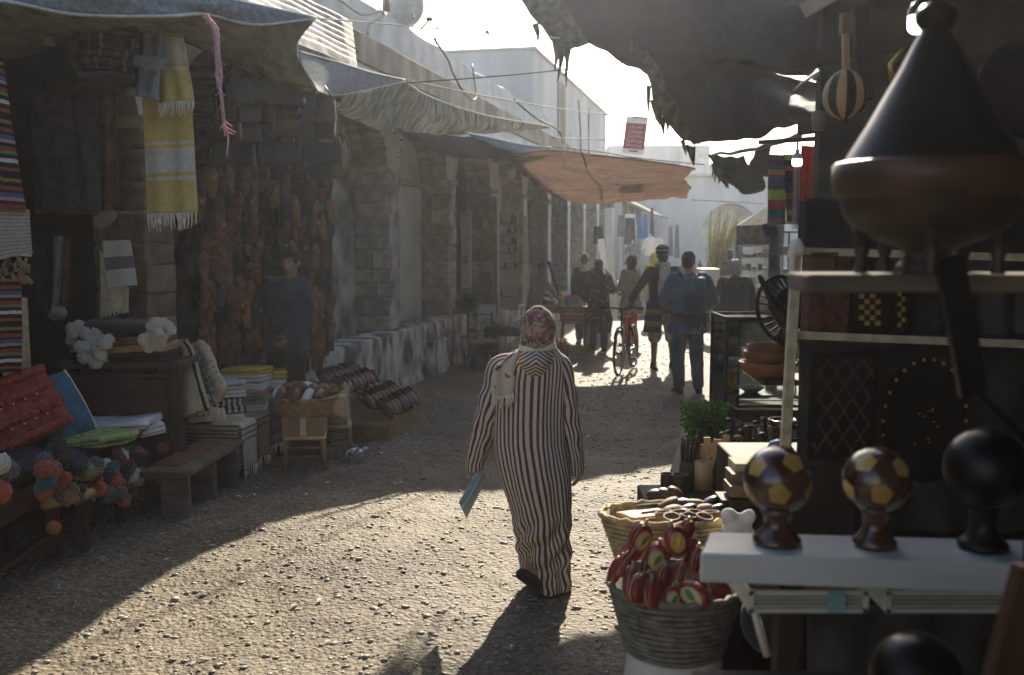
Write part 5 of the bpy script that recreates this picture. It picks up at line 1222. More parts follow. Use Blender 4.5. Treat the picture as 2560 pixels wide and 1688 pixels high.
# hung blankets on the right
def band(cols): return [(i / len(cols), c) for i, c in enumerate(cols)]
M['berber'] = stripes('berber_blanket', band([(.13, .10, .14), (.10, .05, .09), (.09, .11, .16), (.45, .20, .10), (.13, .10, .13), (.05, .09, .2), (.07, .07, .09), (.34, .48, .10), (.34, .46, .10), (.38, .06, .06), (.3, .05, .06), (.03, .16, .13), (.16, .14, .2), (.28, .16, .12)]), 'V', 1, trans=.2)
M['berber2'] = stripes('berber_blanket_dark', band([(.3, .42, .10), (.04, .04, .06), (.3, .1, .13), (.05, .04, .08), (.03, .03, .05), (.05, .05, .10), (.10, .04, .07), (.3, .13, .07), (.04, .04, .06), (.12, .05, .08), (.28, .4, .1), (.05, .05, .07)]), 'V', 1, trans=.15)
hang('woven_blanket', 'bright striped blanket with green and red bands hanging right of the street', 'blanket', P(1921, 386, 7.6), P(1961, 388, 7.5), P(1916, 562, 7.6), P(1966, 560, 7.5), M['berber'], .012, 1.5)
hang('woven_blanket', 'narrower dark striped blanket with lime edge just behind the bright one', 'blanket', P(1958, 386, 7.7), P(1988, 386, 7.6), P(1964, 552, 7.7), P(1986, 552, 7.6), M['berber2'], .015, 1.5)
hang('grey_scarf', 'grey scarf hanging between striped blanket and red scarf', 'scarf', P(1986, 392, 7.5), P(2002, 392, 7.5), P(1981, 560, 7.5), P(1998, 560, 7.5), M['grey_wool'], .012, 1.5, .04, frn=8)
M['red_scarf'] = mat('red_scarf', (.36, .045, .035), .9, .15, 14, trans=.15, bump=.2, bsc=150)
M['orange_scarf'] = mat('orange_scarf', (.42, .11, .03), .9, .15, 14, trans=.15)
hang('red_scarf', 'red scarf with fringe hanging in the right stall', 'scarf', P(2004, 364, 7.3), P(2040, 366, 7.3), P(1999, 540, 7.3), P(2030, 535, 7.3), M['red_scarf'], .02, 2, .10, frm='red_scarf', frn=16)
hang('orange_scarf', 'orange scarf with a white tag hanging beside the red one', 'scarf', P(2040, 362, 7.2), P(2062, 362, 7.2), P(2046, 492, 7.2), P(2060, 497, 7.2), M['orange_scarf'], .015, 1.5)
hang('dark_garment', 'dark patterned garment hanging beside the orange scarf', 'garment', P(2064, 345, 6.4), P(2160, 348, 6.3), P(2068, 500, 6.4), P(2150, 505, 6.3), M['rug_dark'], .02, 3)
b = MB(); b.box(P(2054, 448, 7.1), (.02, .004, .05)); tag(b.build('price_tag', M['paper']), 'small white tag pinned to the orange scarf', 'tag')
t = thing('pompom_cluster', 'dark blue pompoms at the foot of the bright striped blanket', 'pompoms', P(1925, 575, 7.5))
for x, y in ((1914, 568), (1926, 575), (1930, 586), (1920, 580), (1938, 578)): pompom('pom_navy', P(x, y, 7.5), .03, t)
bulb_lamp('lit white bulb hanging in front of the red scarf', P(1993, 398, 6.6), .033, .20)
bulb_lamp('bright bulb near the top right, partly behind the wooden tagine knob', P(2300, 40, 3.0), .034, .4, cap='tagine_dark')
b = MB(); b.bar(P(1900, 356, 7.6), P(2180, 338, 6.4), .03); tag(b.build('hanging_pole', M['dark_wood']), 'dark pole carrying the hung blankets and scarves', 'pole')
# lute with striped bowl
lc = P(2113, 236, 4.5); t = thing('lute', 'round backed lute with light and dark striped bowl hanging neck up', 'lute', lc)
for g in range(14):
    b = MB()
    def fn(u, v):
        a = 2 * math.pi * (g + u) / 14; z = -.11 + .22 * v; r = .098 * max(0.0, 1 - (abs(z + .018) / (.13 if z > -.018 else .095)) ** 2.2) ** .6
        return lc + Vector((r * math.cos(a), r * math.sin(a) * .9, z))
    b.grid(fn, 3, 12); b.build('stave', M['wood_light'] if g % 2 else M['tagine_dark'], t)
b = MB(); b.bar(lc + Vector((0, 0, .10)), P(2113, 62, 4.5), .026, .03); b.build('neck', M['wood_light'], t)
b = MB(); b.box(P(2113, 60, 4.5), (.04, .05, .09)); b.build('pegbox', M['wood'], t)
b = MB(); b.ell(lc + Vector((0, 0, -.115)), (.02, .02, .02)); b.build('end_pin', M['tagine_dark'], t)
b = MB(); b.lathe([(0, -.045), (.032, -.045), (.036, .04), (.034, .045), (.030, .04), (.028, -.03), (0, -.03)], P(2047, 302, 4.9), 20); tag(b.build('white_cup', M['grey_cloth']), 'small dull white cup hanging left of the striped lute', 'cup')
b = MB(); b.ell(P(2016, 202, 3.3), (.006, .004, .055), Matrix.Rotation(R(52), 3, 'Y')); tag(b.build('hanging_spatula', M['metal']), 'shiny slender blade catching light under the black tarp', 'spatula')
b = MB(); b.ell(P(2040, 188, 3.4), (.012, .006, .022), Matrix.Rotation(R(20), 3, 'Y')); tag(b.build('hanging_spoon', M['metal']), 'small shiny oval spoon bowl beside the slender blade', 'spoon')
b = MB(); b.bar(P(2008, 28, 2.6), P(2100, -25, 2.6), .035, .01, up=(0, 1, 0)); tag(b.build('glint_strip', M['white_paint']), 'pale blurred batten painted as a glint at the top edge under the tarp', 'streak')  # white bar stands for a blurred glint of hanging metal
hk = MB(); hk.tube([P(2230, 200, 4.4), P(2226, 160, 4.4), P(2244, 142, 4.4), P(2262, 122, 4.4)], .012, 8); tag(hk.build('wall_hook', M['brass']), 'dull gold bent hook on the dim stall wall', 'hook')
dsk = MB(); dsk.lathe([(0, .01), (.13, .0), (.16, .02), (.16, .025), (.13, .01), (0, .02)], P(2560, 230, 3.2), 28, Matrix.Rotation(R(80), 3, 'X')); tag(dsk.build('dark_plate', M['tagine_dark']), 'dark round plate hanging at the right edge', 'plate')
# shelving
t = thing('display_shelving', 'pale wooden post and rails of the goods shelving on the right', 'shelving', P(1965, 1500, 4.05))
b = MB(); b.bar(P(1992, 612, 4.0), P(1962, 1130, 4.0), .036, .036); b.build('post', M['cream_dark'], t)
for a, c_ in (((2002, 628, 4.05), (2600, 645, 4.0)), ((1990, 838, 4.05), (2600, 862, 4.0)),):
    b = MB(); b.bar(P(*a), P(*c_), .03, .03); b.build('rail', M['cream_dark'], t)
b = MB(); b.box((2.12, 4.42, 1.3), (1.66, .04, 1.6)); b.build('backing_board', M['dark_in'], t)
b = MB(); b.box((2.08, 4.22, P(2300, 846, 4.2).z), (1.7, .34, .02)); b.build('shelf', M['dark_wood'], t)
b = MB(); rr = random.Random(3)
for i in range(7): b.ell(P(1990 + rr.uniform(-8, 10), 622 + rr.uniform(-14, 18), 3.97), (.022, .018, .026))
b.ell(P(1984, 650, 3.97), (.014, .012, .05)); blob('cloth_knot', b, M['white_cloth'], t, .006, 3, .004, local=False)
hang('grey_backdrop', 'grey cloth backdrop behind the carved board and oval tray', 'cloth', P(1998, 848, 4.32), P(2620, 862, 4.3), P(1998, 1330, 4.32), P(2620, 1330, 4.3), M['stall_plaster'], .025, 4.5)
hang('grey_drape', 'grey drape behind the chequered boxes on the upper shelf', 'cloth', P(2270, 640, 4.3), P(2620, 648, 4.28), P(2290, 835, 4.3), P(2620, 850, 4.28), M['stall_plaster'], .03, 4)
# carved red boxes and chequer boxes
def inlaybox(label, x0, x1, y0, y1, Y, m, sq=None):
    a, c_ = P(x0, y0, Y), P(x1, y1, Y); t = thing('wooden_box', label, 'box', ((a.x + c_.x) / 2, Y + .06, c_.z))
    b = MB(); b.bbox(((a.x + c_.x) / 2, Y + .06, (a.z + c_.z) / 2), (c_.x - a.x, .12, a.z - c_.z), .006); b.build('body', m, t)
    b = MB(); b.bbox(((a.x + c_.x) / 2, Y + .06, a.z + .008), (c_.x - a.x + .012, .13, .014), .004); b.build('lid', m, t)
    if sq:
        for (sx_, sy_, ex, ey) in sq:
            p, q = P(sx_, sy_, Y), P(ex, ey, Y); b = MB(); b.box(((p.x + q.x) / 2, Y - .001, (p.z + q.z) / 2), (q.x - p.x - .002, .005, p.z - q.z - .002)); b.build('inlay_square', M['polish_pale'], t)
    return t
dm('carved_red', (.10, .035, .025), .6, .5, 26, bump=.6, bsc=60)
inlaybox('carved reddish wooden box left of the chequered box', 2026, 2122, 640, 836, 4.10, M['carved_red'])
s_ = 13.5; x0, y0 = 2147, 734
sq = [(x0 + s_ * i, y0 + s_ * j, x0 + s_ * (i + 1), y0 + s_ * (j + 1)) for j in range(6) for i in range(4) if (i + j) % 2 == (0 if i else 0)]
inlaybox('dark box inlaid with gold chequer squares', 2130, 2222, 722, 838, 4.12, M['dark_box'], sq)
sq = [(2243 + 10 * i, 728 + 13 * j, 2243 + 10 * (i + 1), 728 + 13 * (j + 1)) for j in range(7) for i in range(2) if (i + j) % 2 == 0]
inlaybox('second dark chequered box, narrower, further right', 2228, 2275, 722, 838, 4.12, M['dark_box'], sq)
inlaybox('plain dark cabinet box on the top rail beside the tagine', 2016, 2104, 505, 622, 4.25, M['dark_box'])
inlaybox('pale reddish box behind the top rail', 2034, 2090, 640, 690, 4.02, M['tagine_red'])
# carved board and oval tray
a, c_ = P(2026, 882, 4.05), P(2198, 1150, 4.0)
t = thing('carved_board', 'dark rectangular board carved with a diamond lattice', 'board', ((a.x + c_.x) / 2, 4.05, c_.z))
b = MB(); b.bbox(((a.x + c_.x) / 2, 4.05, (a.z + c_.z) / 2), (c_.x - a.x, .03, a.z - c_.z), .008); b.build('panel', M['dark_box'], t)
b = MB()
for k in range(-3, 5):
    for sgn in (1, -1):
        for q in range(10):
            f0, f1 = q / 10, (q + 1) / 10; x_a, x_b = (k / 4 + sgn * f0 * .9 + (0 if sgn > 0 else .5)), (k / 4 + sgn * f1 * .9 + (0 if sgn > 0 else .5))
            if 0.06 < x_a < .94 and .06 < x_b < .94: b.bar((a.x + (c_.x - a.x) * x_a, 4.034, a.z + (c_.z - a.z) * (.06 + .88 * f0)), (a.x + (c_.x - a.x) * x_b, 4.034, a.z + (c_.z - a.z) * (.06 + .88 * f1)), .006, .008)
tag(b.build('lattice_ridge', M['carved_red'], t), kind='stuff')
oc = P(2306, 1050, 4.0); t = thing('oval_tray', 'dark oval wooden tray with pale inlay pieces round its rim', 'tray', oc)
orx, orz = (2412 - 2200) / 2 / F * 4, (1210 - 890) / 2 / F * 4
b = MB(); mm = Matrix.Rotation(R(84), 3, 'X'); b.lathe([(0, 0), (.9, 0), (.97, .05), (1, .05), (1, .03), (.94, -.03), (0, -.03)], oc, 48, mm @ Matrix.Diagonal((orx, orz, .25)).to_3x3()); b.build('body', M['dark_box'], t)
for i in range(26):
    a_ = 2 * math.pi * i / 26; b = MB(); b.box(oc + Vector((orx * .985 * math.cos(a_), -.02 - .02 * math.sin(a_), orz * .985 * math.sin(a_))), (.010, .008, .014)); b.build('inlay', M['polish_pale'], t)
for i in range(10):
    b = MB(); q = oc + Vector((rr.uniform(-.08, .08), -.012, rr.uniform(-.10, .06))); b.box(q, (.006, .006, .006)); b.build('inlay', M['polish_pale'], t)
# near high shelf and tagine
t = thing('near_shelf', 'blurred pale shelf plank close to the camera under the wooden tagine', 'shelf', P(2500, 705, 2.1))
zs_ = P(2300, 684, 2.1).z
b = MB(); b.bbox((1.25, 2.16, zs_ - .02), (1.266, .16, .038), .006); b.build('plank', M['wood_grey'], t)
b = MB(); b.box((P(2700, 705, 2.1).x, 2.2, zs_ / 2), (.05, .05, zs_ - .04)); b.build('leg', M['dark_wood'], t)
tx, ty = P(2352, 500, 2.06).x + .01, 2.14
dm('tagine_foot', (.035, .017, .010), .5, .4, 5, coat=.1)
t = thing('tagine', 'large dark wooden tagine with conical lid and reddish base band', 'tagine', (tx, ty, zs_))
def pr(y): return P(2338, y, ty).z
b = MB(); b.lathe([(0, zs_ + .002), (.07, zs_ + .002), (.06, zs_ + .02), (.045, zs_ + .04), (.06, pr(620)), (.15, pr(580)), (.178, pr(530)), (.182, pr(492))], (tx, ty, 0), 40); b.build('foot', M['tagine_foot'], t)
b = MB(); b.lathe([(.182, pr(496)), (.199, pr(490)), (.201, pr(412)), (.195, pr(406)), (.175, pr(408))], (tx, ty, 0), 48); b.build('base_band', M['tagine_red'], t)
b = MB(); b.lathe([(.180, pr(410)), (.168, pr(380)), (.132, pr(310)), (.098, pr(235)), (.068, pr(170)), (.045, pr(110)), (.034, pr(85)), (.028, pr(70))], (tx, ty, 0), 48); b.build('lid', M['tagine_dark'], t)
b = MB(); b.lathe([(.03, pr(75)), (.042, pr(55)), (.045, pr(35)), (.03, pr(12)), (0, pr(8))], (tx, ty, 0), 24); b.build('knob', M['tagine_dark'], t)
for k in range(5):
    a_ = k * 1.257 - 1.9; b = MB(); b.lathe([(.013, zs_), (.018, zs_ + .01), (.010, zs_ + .025), (.017, zs_ + .05), (.009, zs_ + .07), (.016, pr(600)), (.016, pr(565))], (tx + .14 * math.cos(a_), ty + .14 * math.sin(a_), 0), 12); b.build('spindle', M['tagine_foot'], t)
b = MB(); b.bar(P(2372, 640, 2.02), P(2432, 985, 2.05), .055, .02, up=(0, 1, 0)); b.bar(P(2425, 960, 2.05), P(2620, 1160, 2.05), .014, .014); tag(b.build('leaning_paddle', M['tagine_dark']), 'blurred dark wooden paddle slanting down in front of the shelves', 'paddle')
b = MB(); b.bar(P(2378, 755, 2.04), P(2440, 760, 2.04), .012, .02); b.build('paddle_peg', M['tagine_dark'], bpy.data.objects['leaning_paddle'])
# plank table in front with trophies
zt = 1.21; YF = 2.30
t = thing('plank_table', 'thick white painted plank table close to the camera', 'table', (1.2, 2.4, 0))
pts = [(P(1750, 1400, YF).x, YF), (P(2700, 1400, YF).x, YF - .10), (P(2700, 1400, YF).x, YF + .10), (P(1775, 1345, 2.48).x, 2.48)]
b = MB(); bm_v = [(x, y, z) for z in (zt - .072, zt) for x, y in pts]
b.add(bm_v, [(3, 2, 1, 0), (4, 5, 6, 7), (0, 1, 5, 4), (1, 2, 6, 5), (2, 3, 7, 6), (3, 0, 4, 7)], None, False); b.build('top', M['plank_white'], t, bevel=.007)
b = MB(); b.box((P(1972, 1600, 2.42).x, 2.44, .56), (.06, .06, 1.1)); b.build('leg', M['dark_wood'], t)
b = MB(); b.box((P(2600, 1600, 2.42).x + .2, 2.4, .56), (.06, .06, 1.1)); b.build('leg', M['dark_wood'], t)
b = MB(); b.ell(P(2153, 1436, YF - .035), (.006, .004, .005)); b.build('knot_hole', M['tagine_dark'], t)
phi = (1 + 5 ** .5) / 2
ICO = [Vector(v).normalized() for v in ((0, 1, phi), (0, -1, phi), (0, 1, -phi), (0, -1, -phi), (1, phi, 0), (-1, phi, 0), (1, -phi, 0), (-1, -phi, 0), (phi, 0, 1), (phi, 0, -1), (-phi, 0, 1), (-phi, 0, -1))]
def trophy(label, px, Y, rball, py_c, inlay, rot, base_r=.058, mk='polish'):
    x = P(px, 1300, Y).x; zc = P(px, py_c, Y).z; t = thing('ball_ornament', label, 'ornament', (x, Y, zt)); cc = Vector((x, Y, zc)); zb = zt + .001
    k = zc - rball * .86 - zb
    b = MB(); b.lathe([(0, zb), (base_r, zb), (base_r * 1.02, zb + .012), (base_r * .85, zb + .022), (base_r * .60, zb + .04), (base_r * .52, zb + k * .55), (base_r * .62, zb + k * .85), (base_r * .8, zb + k), (base_r * .5, zb + k + .01)], (x, Y, 0), 36); b.build('pedestal', M[mk], t)
    b = MB(); b.ell(cc, (rball,) * 3, None, 36, 24); b.build('ball', M[mk], t)
    if inlay:
        for v in ICO:
            n_ = (rot @ v).normalized(); u_ = n_.orthogonal().normalized(); w_ = n_.cross(u_); b = MB()
            ring = []
            for s_ in (1.0, .5):
                ring.append([(cc + (n_ + (u_ * math.cos(2 * math.pi * i / 20) + w_ * math.sin(2 * math.pi * i / 20)) * .36 * s_ * math.cos(math.pi / 5) / math.cos((2 * math.pi * i / 20) % (2 * math.pi / 5) - math.pi / 5)).normalized() * (rball + .0008)) for i in range(20)])
            vs = ring[0] + ring[1] + [cc + n_ * (rball + .0008)]
            fs = [(i, (i + 1) % 20, 20 + (i + 1) % 20, 20 + i) for i in range(20)] + [(20 + i, 20 + (i + 1) % 20, 40) for i in range(20)]
            b.add(vs, fs, None, True); b.build('inlay', M['polish_pale'], t)
    return t
trophy('wooden football ornament on a pedestal, leftmost on the white plank', 1943, 2.38, .083, 1200, True, Matrix.Rotation(.35, 3, 'Z') @ Matrix.Rotation(.25, 3, 'X'))
trophy('wooden football ornament on a pedestal, middle of the white plank', 2188, 2.36, .080, 1200, True, Matrix.Rotation(1.25, 3, 'Z') @ Matrix.Rotation(-.5, 3, 'X') @ Matrix.Rotation(.3, 3, 'Y'), .052)
trophy('plain dark ball ornament on a pedestal, right end of the white plank', 2460, 2.34, .098, 1170, False, None, .058, 'tagine_dark')
# perforated trays under the plank
def tray(label, x0, x1, Y):
    a, c_ = P(x0, 1478, Y), P(x1, 1530, Y); t = thing('plastic_tray', label, 'tray', ((a.x + c_.x) / 2, Y + .12, c_.z)); h = a.z - c_.z
    mx, mz = (a.x + c_.x) / 2, (a.z + c_.z) / 2; wd = c_.x - a.x
    b = MB(); b.box((mx, Y + .13, c_.z + .006), (wd - .02, .24, .01)); b.build('floor', M['plastic_white'], t)
    b = MB(); b.box((mx, Y + .26, mz), (wd, .008, h)); b.box((a.x + .004, Y + .13, mz), (.008, .25, h)); b.box((c_.x - .004, Y + .13, mz), (.008, .25, h)); b.build('wall', M['plastic_white'], t)
    b = MB()
    for z in (a.z - .004, c_.z + .004): b.box((mx, Y, z), (wd, .010, .010))
    for x in (a.x + .006, c_.x - .006): b.box((x, Y, mz), (.014, .010, h))
    b.build('frame', M['plastic_white'], t)
    b = MB(); b.box((mx, Y + .12, mz - .004), (wd - .03, .2, h - .012)); b.build('inner_fill', M['dark_in'], t)  # dark block added so the holes read as shaded inside
    b = MB(); nx = int(wd / .0115); nzr = 4
    for j in range(nzr):
        for i in range(nx):
            cx_ = a.x + .016 + (i + .5 * (j % 2)) * (wd - .03) / nx; cz_ = c_.z + .011 + j * (h - .02) / (nzr - .6); r = .0056
            b.tube([(cx_ + r * math.cos(2 * math.pi * k / 8), Y, cz_ + r * math.sin(2 * math.pi * k / 8)) for k in range(9)], .0018, 4, cap=False)
    tag(b.build('perforation', M['plastic_white'], t), kind='stuff'); return t
tray('white perforated plastic tray under the plank, left one with blue tape', 1872, 2168, 2.36)
b = MB(); b.box(P(2092, 1505, 2.347), (.042, .004, .052)); tag(b.build('blue_tape', M['teal_plastic']), 'piece of blue tape stuck on the left perforated tray', 'tape')
tray('white perforated plastic tray under the plank, darker right one', 2215, 2580, 2.36)
b = MB(); b.tube([P(1885, 1520, 2.5), P(1900, 1580, 2.5), P(1918, 1640, 2.5)], .010, 6); tag(b.build('white_strap', M['plastic_white']), 'white plastic strap dangling under the plank table', 'strap')
# lower shelf with more balls
t = thing('lower_shelf', 'dark low shelf at the bottom right corner', 'shelf', (1.0, 1.9, 0))
zl = P(2290, 1790, 1.9).z; b = MB(); b.box((1.1, 1.95, zl - .02), (1.4, .34, .03)); b.build('plank', M['dark_wood'], t)
for x in (.48, 1.7): 
    b = MB(); b.box((x, 2.0, (zl - .035) / 2), (.05, .05, zl - .035)); b.build('leg', M['dark_wood'], t)
for px, r, y, m, l in ((2290, .09, 1.88, 'tagine_dark', 'big glossy dark wooden ball at the bottom edge'), (2572, .06, 1.8, 'tagine_dark', 'glossy dark ball cut by the lower right edge'), (2085, .05, 1.85, 'clay', 'reddish brown wooden ball at the bottom edge'), (2005, .035, 1.8, 'tagine_dark', 'small dark ball at the bottom edge beside the plank leg')):
    b = MB(); b.ell((P(px, 1700, y).x, y, zl - .004 + r), (r, r, r), None, 30, 20); tag(b.build('wooden_ball', M[m]), l, 'ball')
b = MB(); b.bar(P(2500, 1720, 1.5), P(2580, 1420, 1.5), .05, .03, up=(0, 1, 0)); tag(b.build('slanting_post', M['tagine_red']), 'reddish wooden post slanting up the lower right edge', 'post')
hang('white_underskirt', 'pale cloth in a dark tone hanging under the plank table', 'cloth', P(2020, 1520, 3.3), P(2620, 1520, 3.2), P(2020, 1900, 3.3), P(2620, 1900, 3.2), M['stall_plaster'], .04, 4)  # pale cloth given the dark stall plaster colour
# glass cases and goods table along the street side
SA = math.atan2(UX, UY)
t = thing('goods_table', 'long dark goods table running along the right side of the street', 'table', (1.55, 5.4, 0))
for i in range(4):
    b = MB(); x = .92 + .26 * i; b.bar((x - .25, 3.95, .66), (x + .42, 6.9, .66), .25, .03); b.build('plank', M['dark_wood'], t)
for x, y in ((.72, 4.05), (1.4, 4.05), (1.3, 6.75), (2.0, 6.75)):
    b = MB(); b.box((x, y, .32), (.06, .06, .64)); b.build('leg', M['dark_wood'], t)
b = MB(); b.bar((.66, 4.0, .36), (1.30, 6.85, .36), .02, .5); b.build('side_board', M['dark_in'], t)
def vitrine(label, x0, y0, wd, dp, z0, z1, shelves, m='metal_dark'):
    t = thing('glass_case', label, 'display case', (x0 + wd / 2, y0 + dp / 2, z0)); c = .022
    for x in (x0, x0 + wd):
        for y in (y0, y0 + dp):
            b = MB(); b.box((x, y, (z0 + z1) / 2), (c, c, z1 - z0 - c)); b.build('upright', M[m], t)
    for z in (z0, z1):
        for y in (y0, y0 + dp): b = MB(); b.box((x0 + wd / 2, y, z), (wd + c, c, c)); b.build('frame_bar', M[m], t)
        for x in (x0, x0 + wd): b = MB(); b.box((x, y0 + dp / 2, z), (c, dp - c, c)); b.build('frame_bar', M[m], t)
    for y in (y0, y0 + dp): b = MB(); b.box((x0 + wd / 2, y, (z0 + z1) / 2), (wd - c, .004, z1 - z0 - c)); b.build('pane', M['glass'], t)
    b = MB(); b.box((x0, y0 + dp / 2, (z0 + z1) / 2), (.004, dp - c, z1 - z0 - c)); b.build('pane', M['glass'], t)
    b = MB(); b.box((x0 + wd / 2, y0 + dp / 2, z1), (wd - c, dp - c, .004)); b.build('pane', M['glass'], t)
    for z in shelves:
        b = MB(); b.box((x0 + wd / 2, y0 + dp / 2, z), (wd - c, dp - c, .006)); b.build('shelf', M['glass'], t)
        b = MB(); b.box((x0 + wd / 2, y0 + .016, z), (wd - c, .004, .008)); b.build('shelf_edge', M['glass_edge'], t)
    return t
VX = P(1816, 900, 6.2).x; VZ = P(1816, 797, 6.2).z
vitrine('black framed glass case on the goods table, nearer one', VX, 6.2, .62, .45, .69, VZ, (P(1816, 914, 6.3).z, P(1816, 985, 6.3).z))
vitrine('second black framed glass case just behind the nearer one', P(1846, 900, 7.5).x, 7.5, .7, .5, .69, P(1846, 802, 7.5).z, (1.05,))
t2_ = thing('case_stand', 'dark stand under the second glass case', 'stand', (2.1, 7.75, 0)); b = MB(); b.box((P(1846, 900, 7.5).x + .35, 7.75, .33), (.72, .52, .66)); b.build('body', M['dark_wood'], t2_)
def lat(name, label, cat, prof, c, m, group=None, rot=None, n=24):
    b = MB(); b.lathe(prof, c, n, rot); return tag(b.build(name, M[m]), label, cat, group)
za, zb_ = P(1816, 914, 6.3).z + .004, P(1816, 985, 6.3).z + .004
dish = [(0, 0), (.04, 0), (.085, .03), (.09, .034), (.08, .03), (.04, .008), (0, .008)]
lat('white_dish', 'white dish on the upper glass shelf left side', 'dish', dish, (VX + .1, 6.36, za), 'white_paint')
lat('glass_bowl', 'round pale glass bowl on the upper glass shelf', 'bowl', [(0, 0), (.05, 0), (.09, .04), (.1, .1), (.095, .1), (.085, .045), (.05, .01), (0, .01)], (VX + .24, 6.4, za), 'plastic_white')
lat('brass_vase', 'small dark brass vase on the lower glass shelf', 'vase', [(0, 0), (.03, 0), (.015, .03), (.03, .07), (.012, .11), (.02, .13), (0, .13)], (VX + .07, 6.34, zb_), 'brass')
lat('white_dish', 'long pale dish on the lower glass shelf', 'dish', dish, (VX + .2, 6.36, zb_), 'white_paint')
lat('glass_cup', 'pale cup in the bottom of the glass case', 'cup', [(0, 0), (.035, 0), (.045, .09), (.04, .09), (.03, .01), (0, .01)], (VX + .09, 6.36, .70), 'plastic_white')
def bunch(name, label, c, r, h, n, key, seed, cat='plant', leafsize=.018):
    t = thing(name, label, cat, (c[0], c[1], c[2])); rr = random.Random(seed); b = MB(); sb = MB()
    for i in range(n):
        a = rr.uniform(0, 6.28); q = math.sqrt(rr.random()); z = h * (.25 + .75 * rr.random()); ww = r * (.45 + .55 * z / h) * q * (1 + .35 * nz((a, z * 9, 0), 1, seed))
        p = Vector(c) + Vector((ww * math.cos(a), ww * math.sin(a), z)); s_ = leafsize * rr.uniform(.6, 1.3)
        d = Vector((math.cos(a) + rr.uniform(-.8, .8), math.sin(a) + rr.uniform(-.8, .8), rr.uniform(-.3, .9))).normalized(); e = d.orthogonal().normalized(); e = (Matrix.Rotation(rr.uniform(0, 6), 3, d) @ e)
        b.add([p, p + d * s_ * .5 + e * s_ * .38, p + d * s_ * 1.1 + Vector((0, 0, -s_ * .2)), p + d * s_ * .5 - e * s_ * .38], [(0, 1, 2, 3)], None, True)
        if i % 9 == 0: sb.tube([Vector(c) + Vector((ww * .2 * math.cos(a), ww * .2 * math.sin(a), 0)), p], .003, 4)
    tag(b.build('foliage', M[key], t), kind='stuff'); tag(sb.build('stem', M['stem'], t), kind='stuff'); return t
pc = P(1768, 1100, 5.7); bunch('mint_bunch', 'leafy green mint bunch standing beside the glass case', (pc.x - .02, 5.7, .68), .13, .33, 1500, 'leaf', 3, leafsize=.026)
pot = MB(); pot.lathe([(0, .676), (.05, .676), (.065, .76), (.06, .76), (.045, .69), (0, .69)], (pc.x - .02, 5.7, 0), 20); tag(pot.build('clay_pot', M['clay']), 'small clay pot holding the mint bunch', 'pot')
bunch('mint_bunch', 'lower dark sprig of leaves among the carved figures', (P(1835, 1090, 5.3).x, 5.3, .68), .08, .16, 420, 'leaf', 5, leafsize=.024)
# small shelf with bowls and the slatted bowl
t = thing('side_shelf', 'small dark shelf fixed beside the pale post', 'shelf', P(1960, 945, 4.6)); zs2 = P(1940, 942, 4.65).z
b = MB(); b.box((P(1985, 945, 4.65).x, 4.65, zs2 - .012), (.34, .26, .022)); b.build('plank', M['dark_wood'], t)
b = MB(); b.bar((P(2040, 945, 4.65).x, 4.75, zs2 - .02), (P(2040, 945, 4.65).x, 4.75, 0), .04); b.build('post', M['dark_wood'], t)
for k, (r, dz, l) in enumerate([(.135, 0, 'largest brown wooden bowl at the bottom of the stack'), (.115, .05, 'middle brown wooden bowl in the stack'), (.10, .078, 'smallest brown wooden bowl on top of the stack')]):
    lat('wooden_bowl', l, 'bowl', [(0, 0), (r * .55, 0), (r * .9, .035), (r, .07), (r * .96, .075), (r * .82, .04), (r * .5, .014), (0, .014)], (P(1942, 0, 4.65).x, 4.65, zs2 + dz), 'clay', 'stack of wooden bowls', n=32)
fc_ = P(1962, 775, 4.6); t = thing('slatted_bowl', 'dark slatted wooden fruit bowl standing on edge above the bowls', 'bowl', fc_); rr_ = .158
mm = Matrix.Rotation(R(25), 3, 'Z') @ Matrix.Rotation(R(75), 3, 'X')
for r, z, k in ((rr_, 0, .010), (rr_ * .55, .05, .012)):
    b = MB(); b.tube([fc_ + mm @ Vector((r * math.cos(2 * math.pi * i / 40), r * math.sin(2 * math.pi * i / 40), z)) for i in range(41)], k, 8, cap=False); b.build('ring', M['tagine_dark'], t)
for i in range(26):
    a_ = 2 * math.pi * i / 26; b = MB(); b.bar(fc_ + mm @ Vector((rr_ * math.cos(a_), rr_ * math.sin(a_), 0)), fc_ + mm @ Vector((rr_ * .55 * math.cos(a_ + .12), rr_ * .55 * math.sin(a_ + .12), .05)), .012, .008); b.build('slat', M['tagine_dark'], t)
b = MB(); b.lathe([(0, .046), (rr_ * .55, .046), (rr_ * .55, .056), (0, .056)], fc_, 30, mm); b.build('base_disc', M['tagine_dark'], t)
b = MB(); b.caps(P(1900, 692, 4.45), P(1935, 765, 4.45), .013, .018); b.caps(P(1935, 765, 4.45), P(1965, 800, 4.45), .03, .045); tag(blob('wooden_ladle', b, M['tagine_dark'], None, .006, 2), 'dark wooden ladle handle sticking up before the slatted bowl', 'ladle')
b = MB(); b.caps(P(1985, 790, 4.5), P(1955, 850, 4.5), .04, .028); b.caps(P(1955, 845, 4.5), P(1958, 862, 4.5), .02, .012); tag(blob('wooden_scoop', b, M['tagine_dark'], None, .006, 2), 'dark scoop hanging under the slatted bowl', 'scoop')
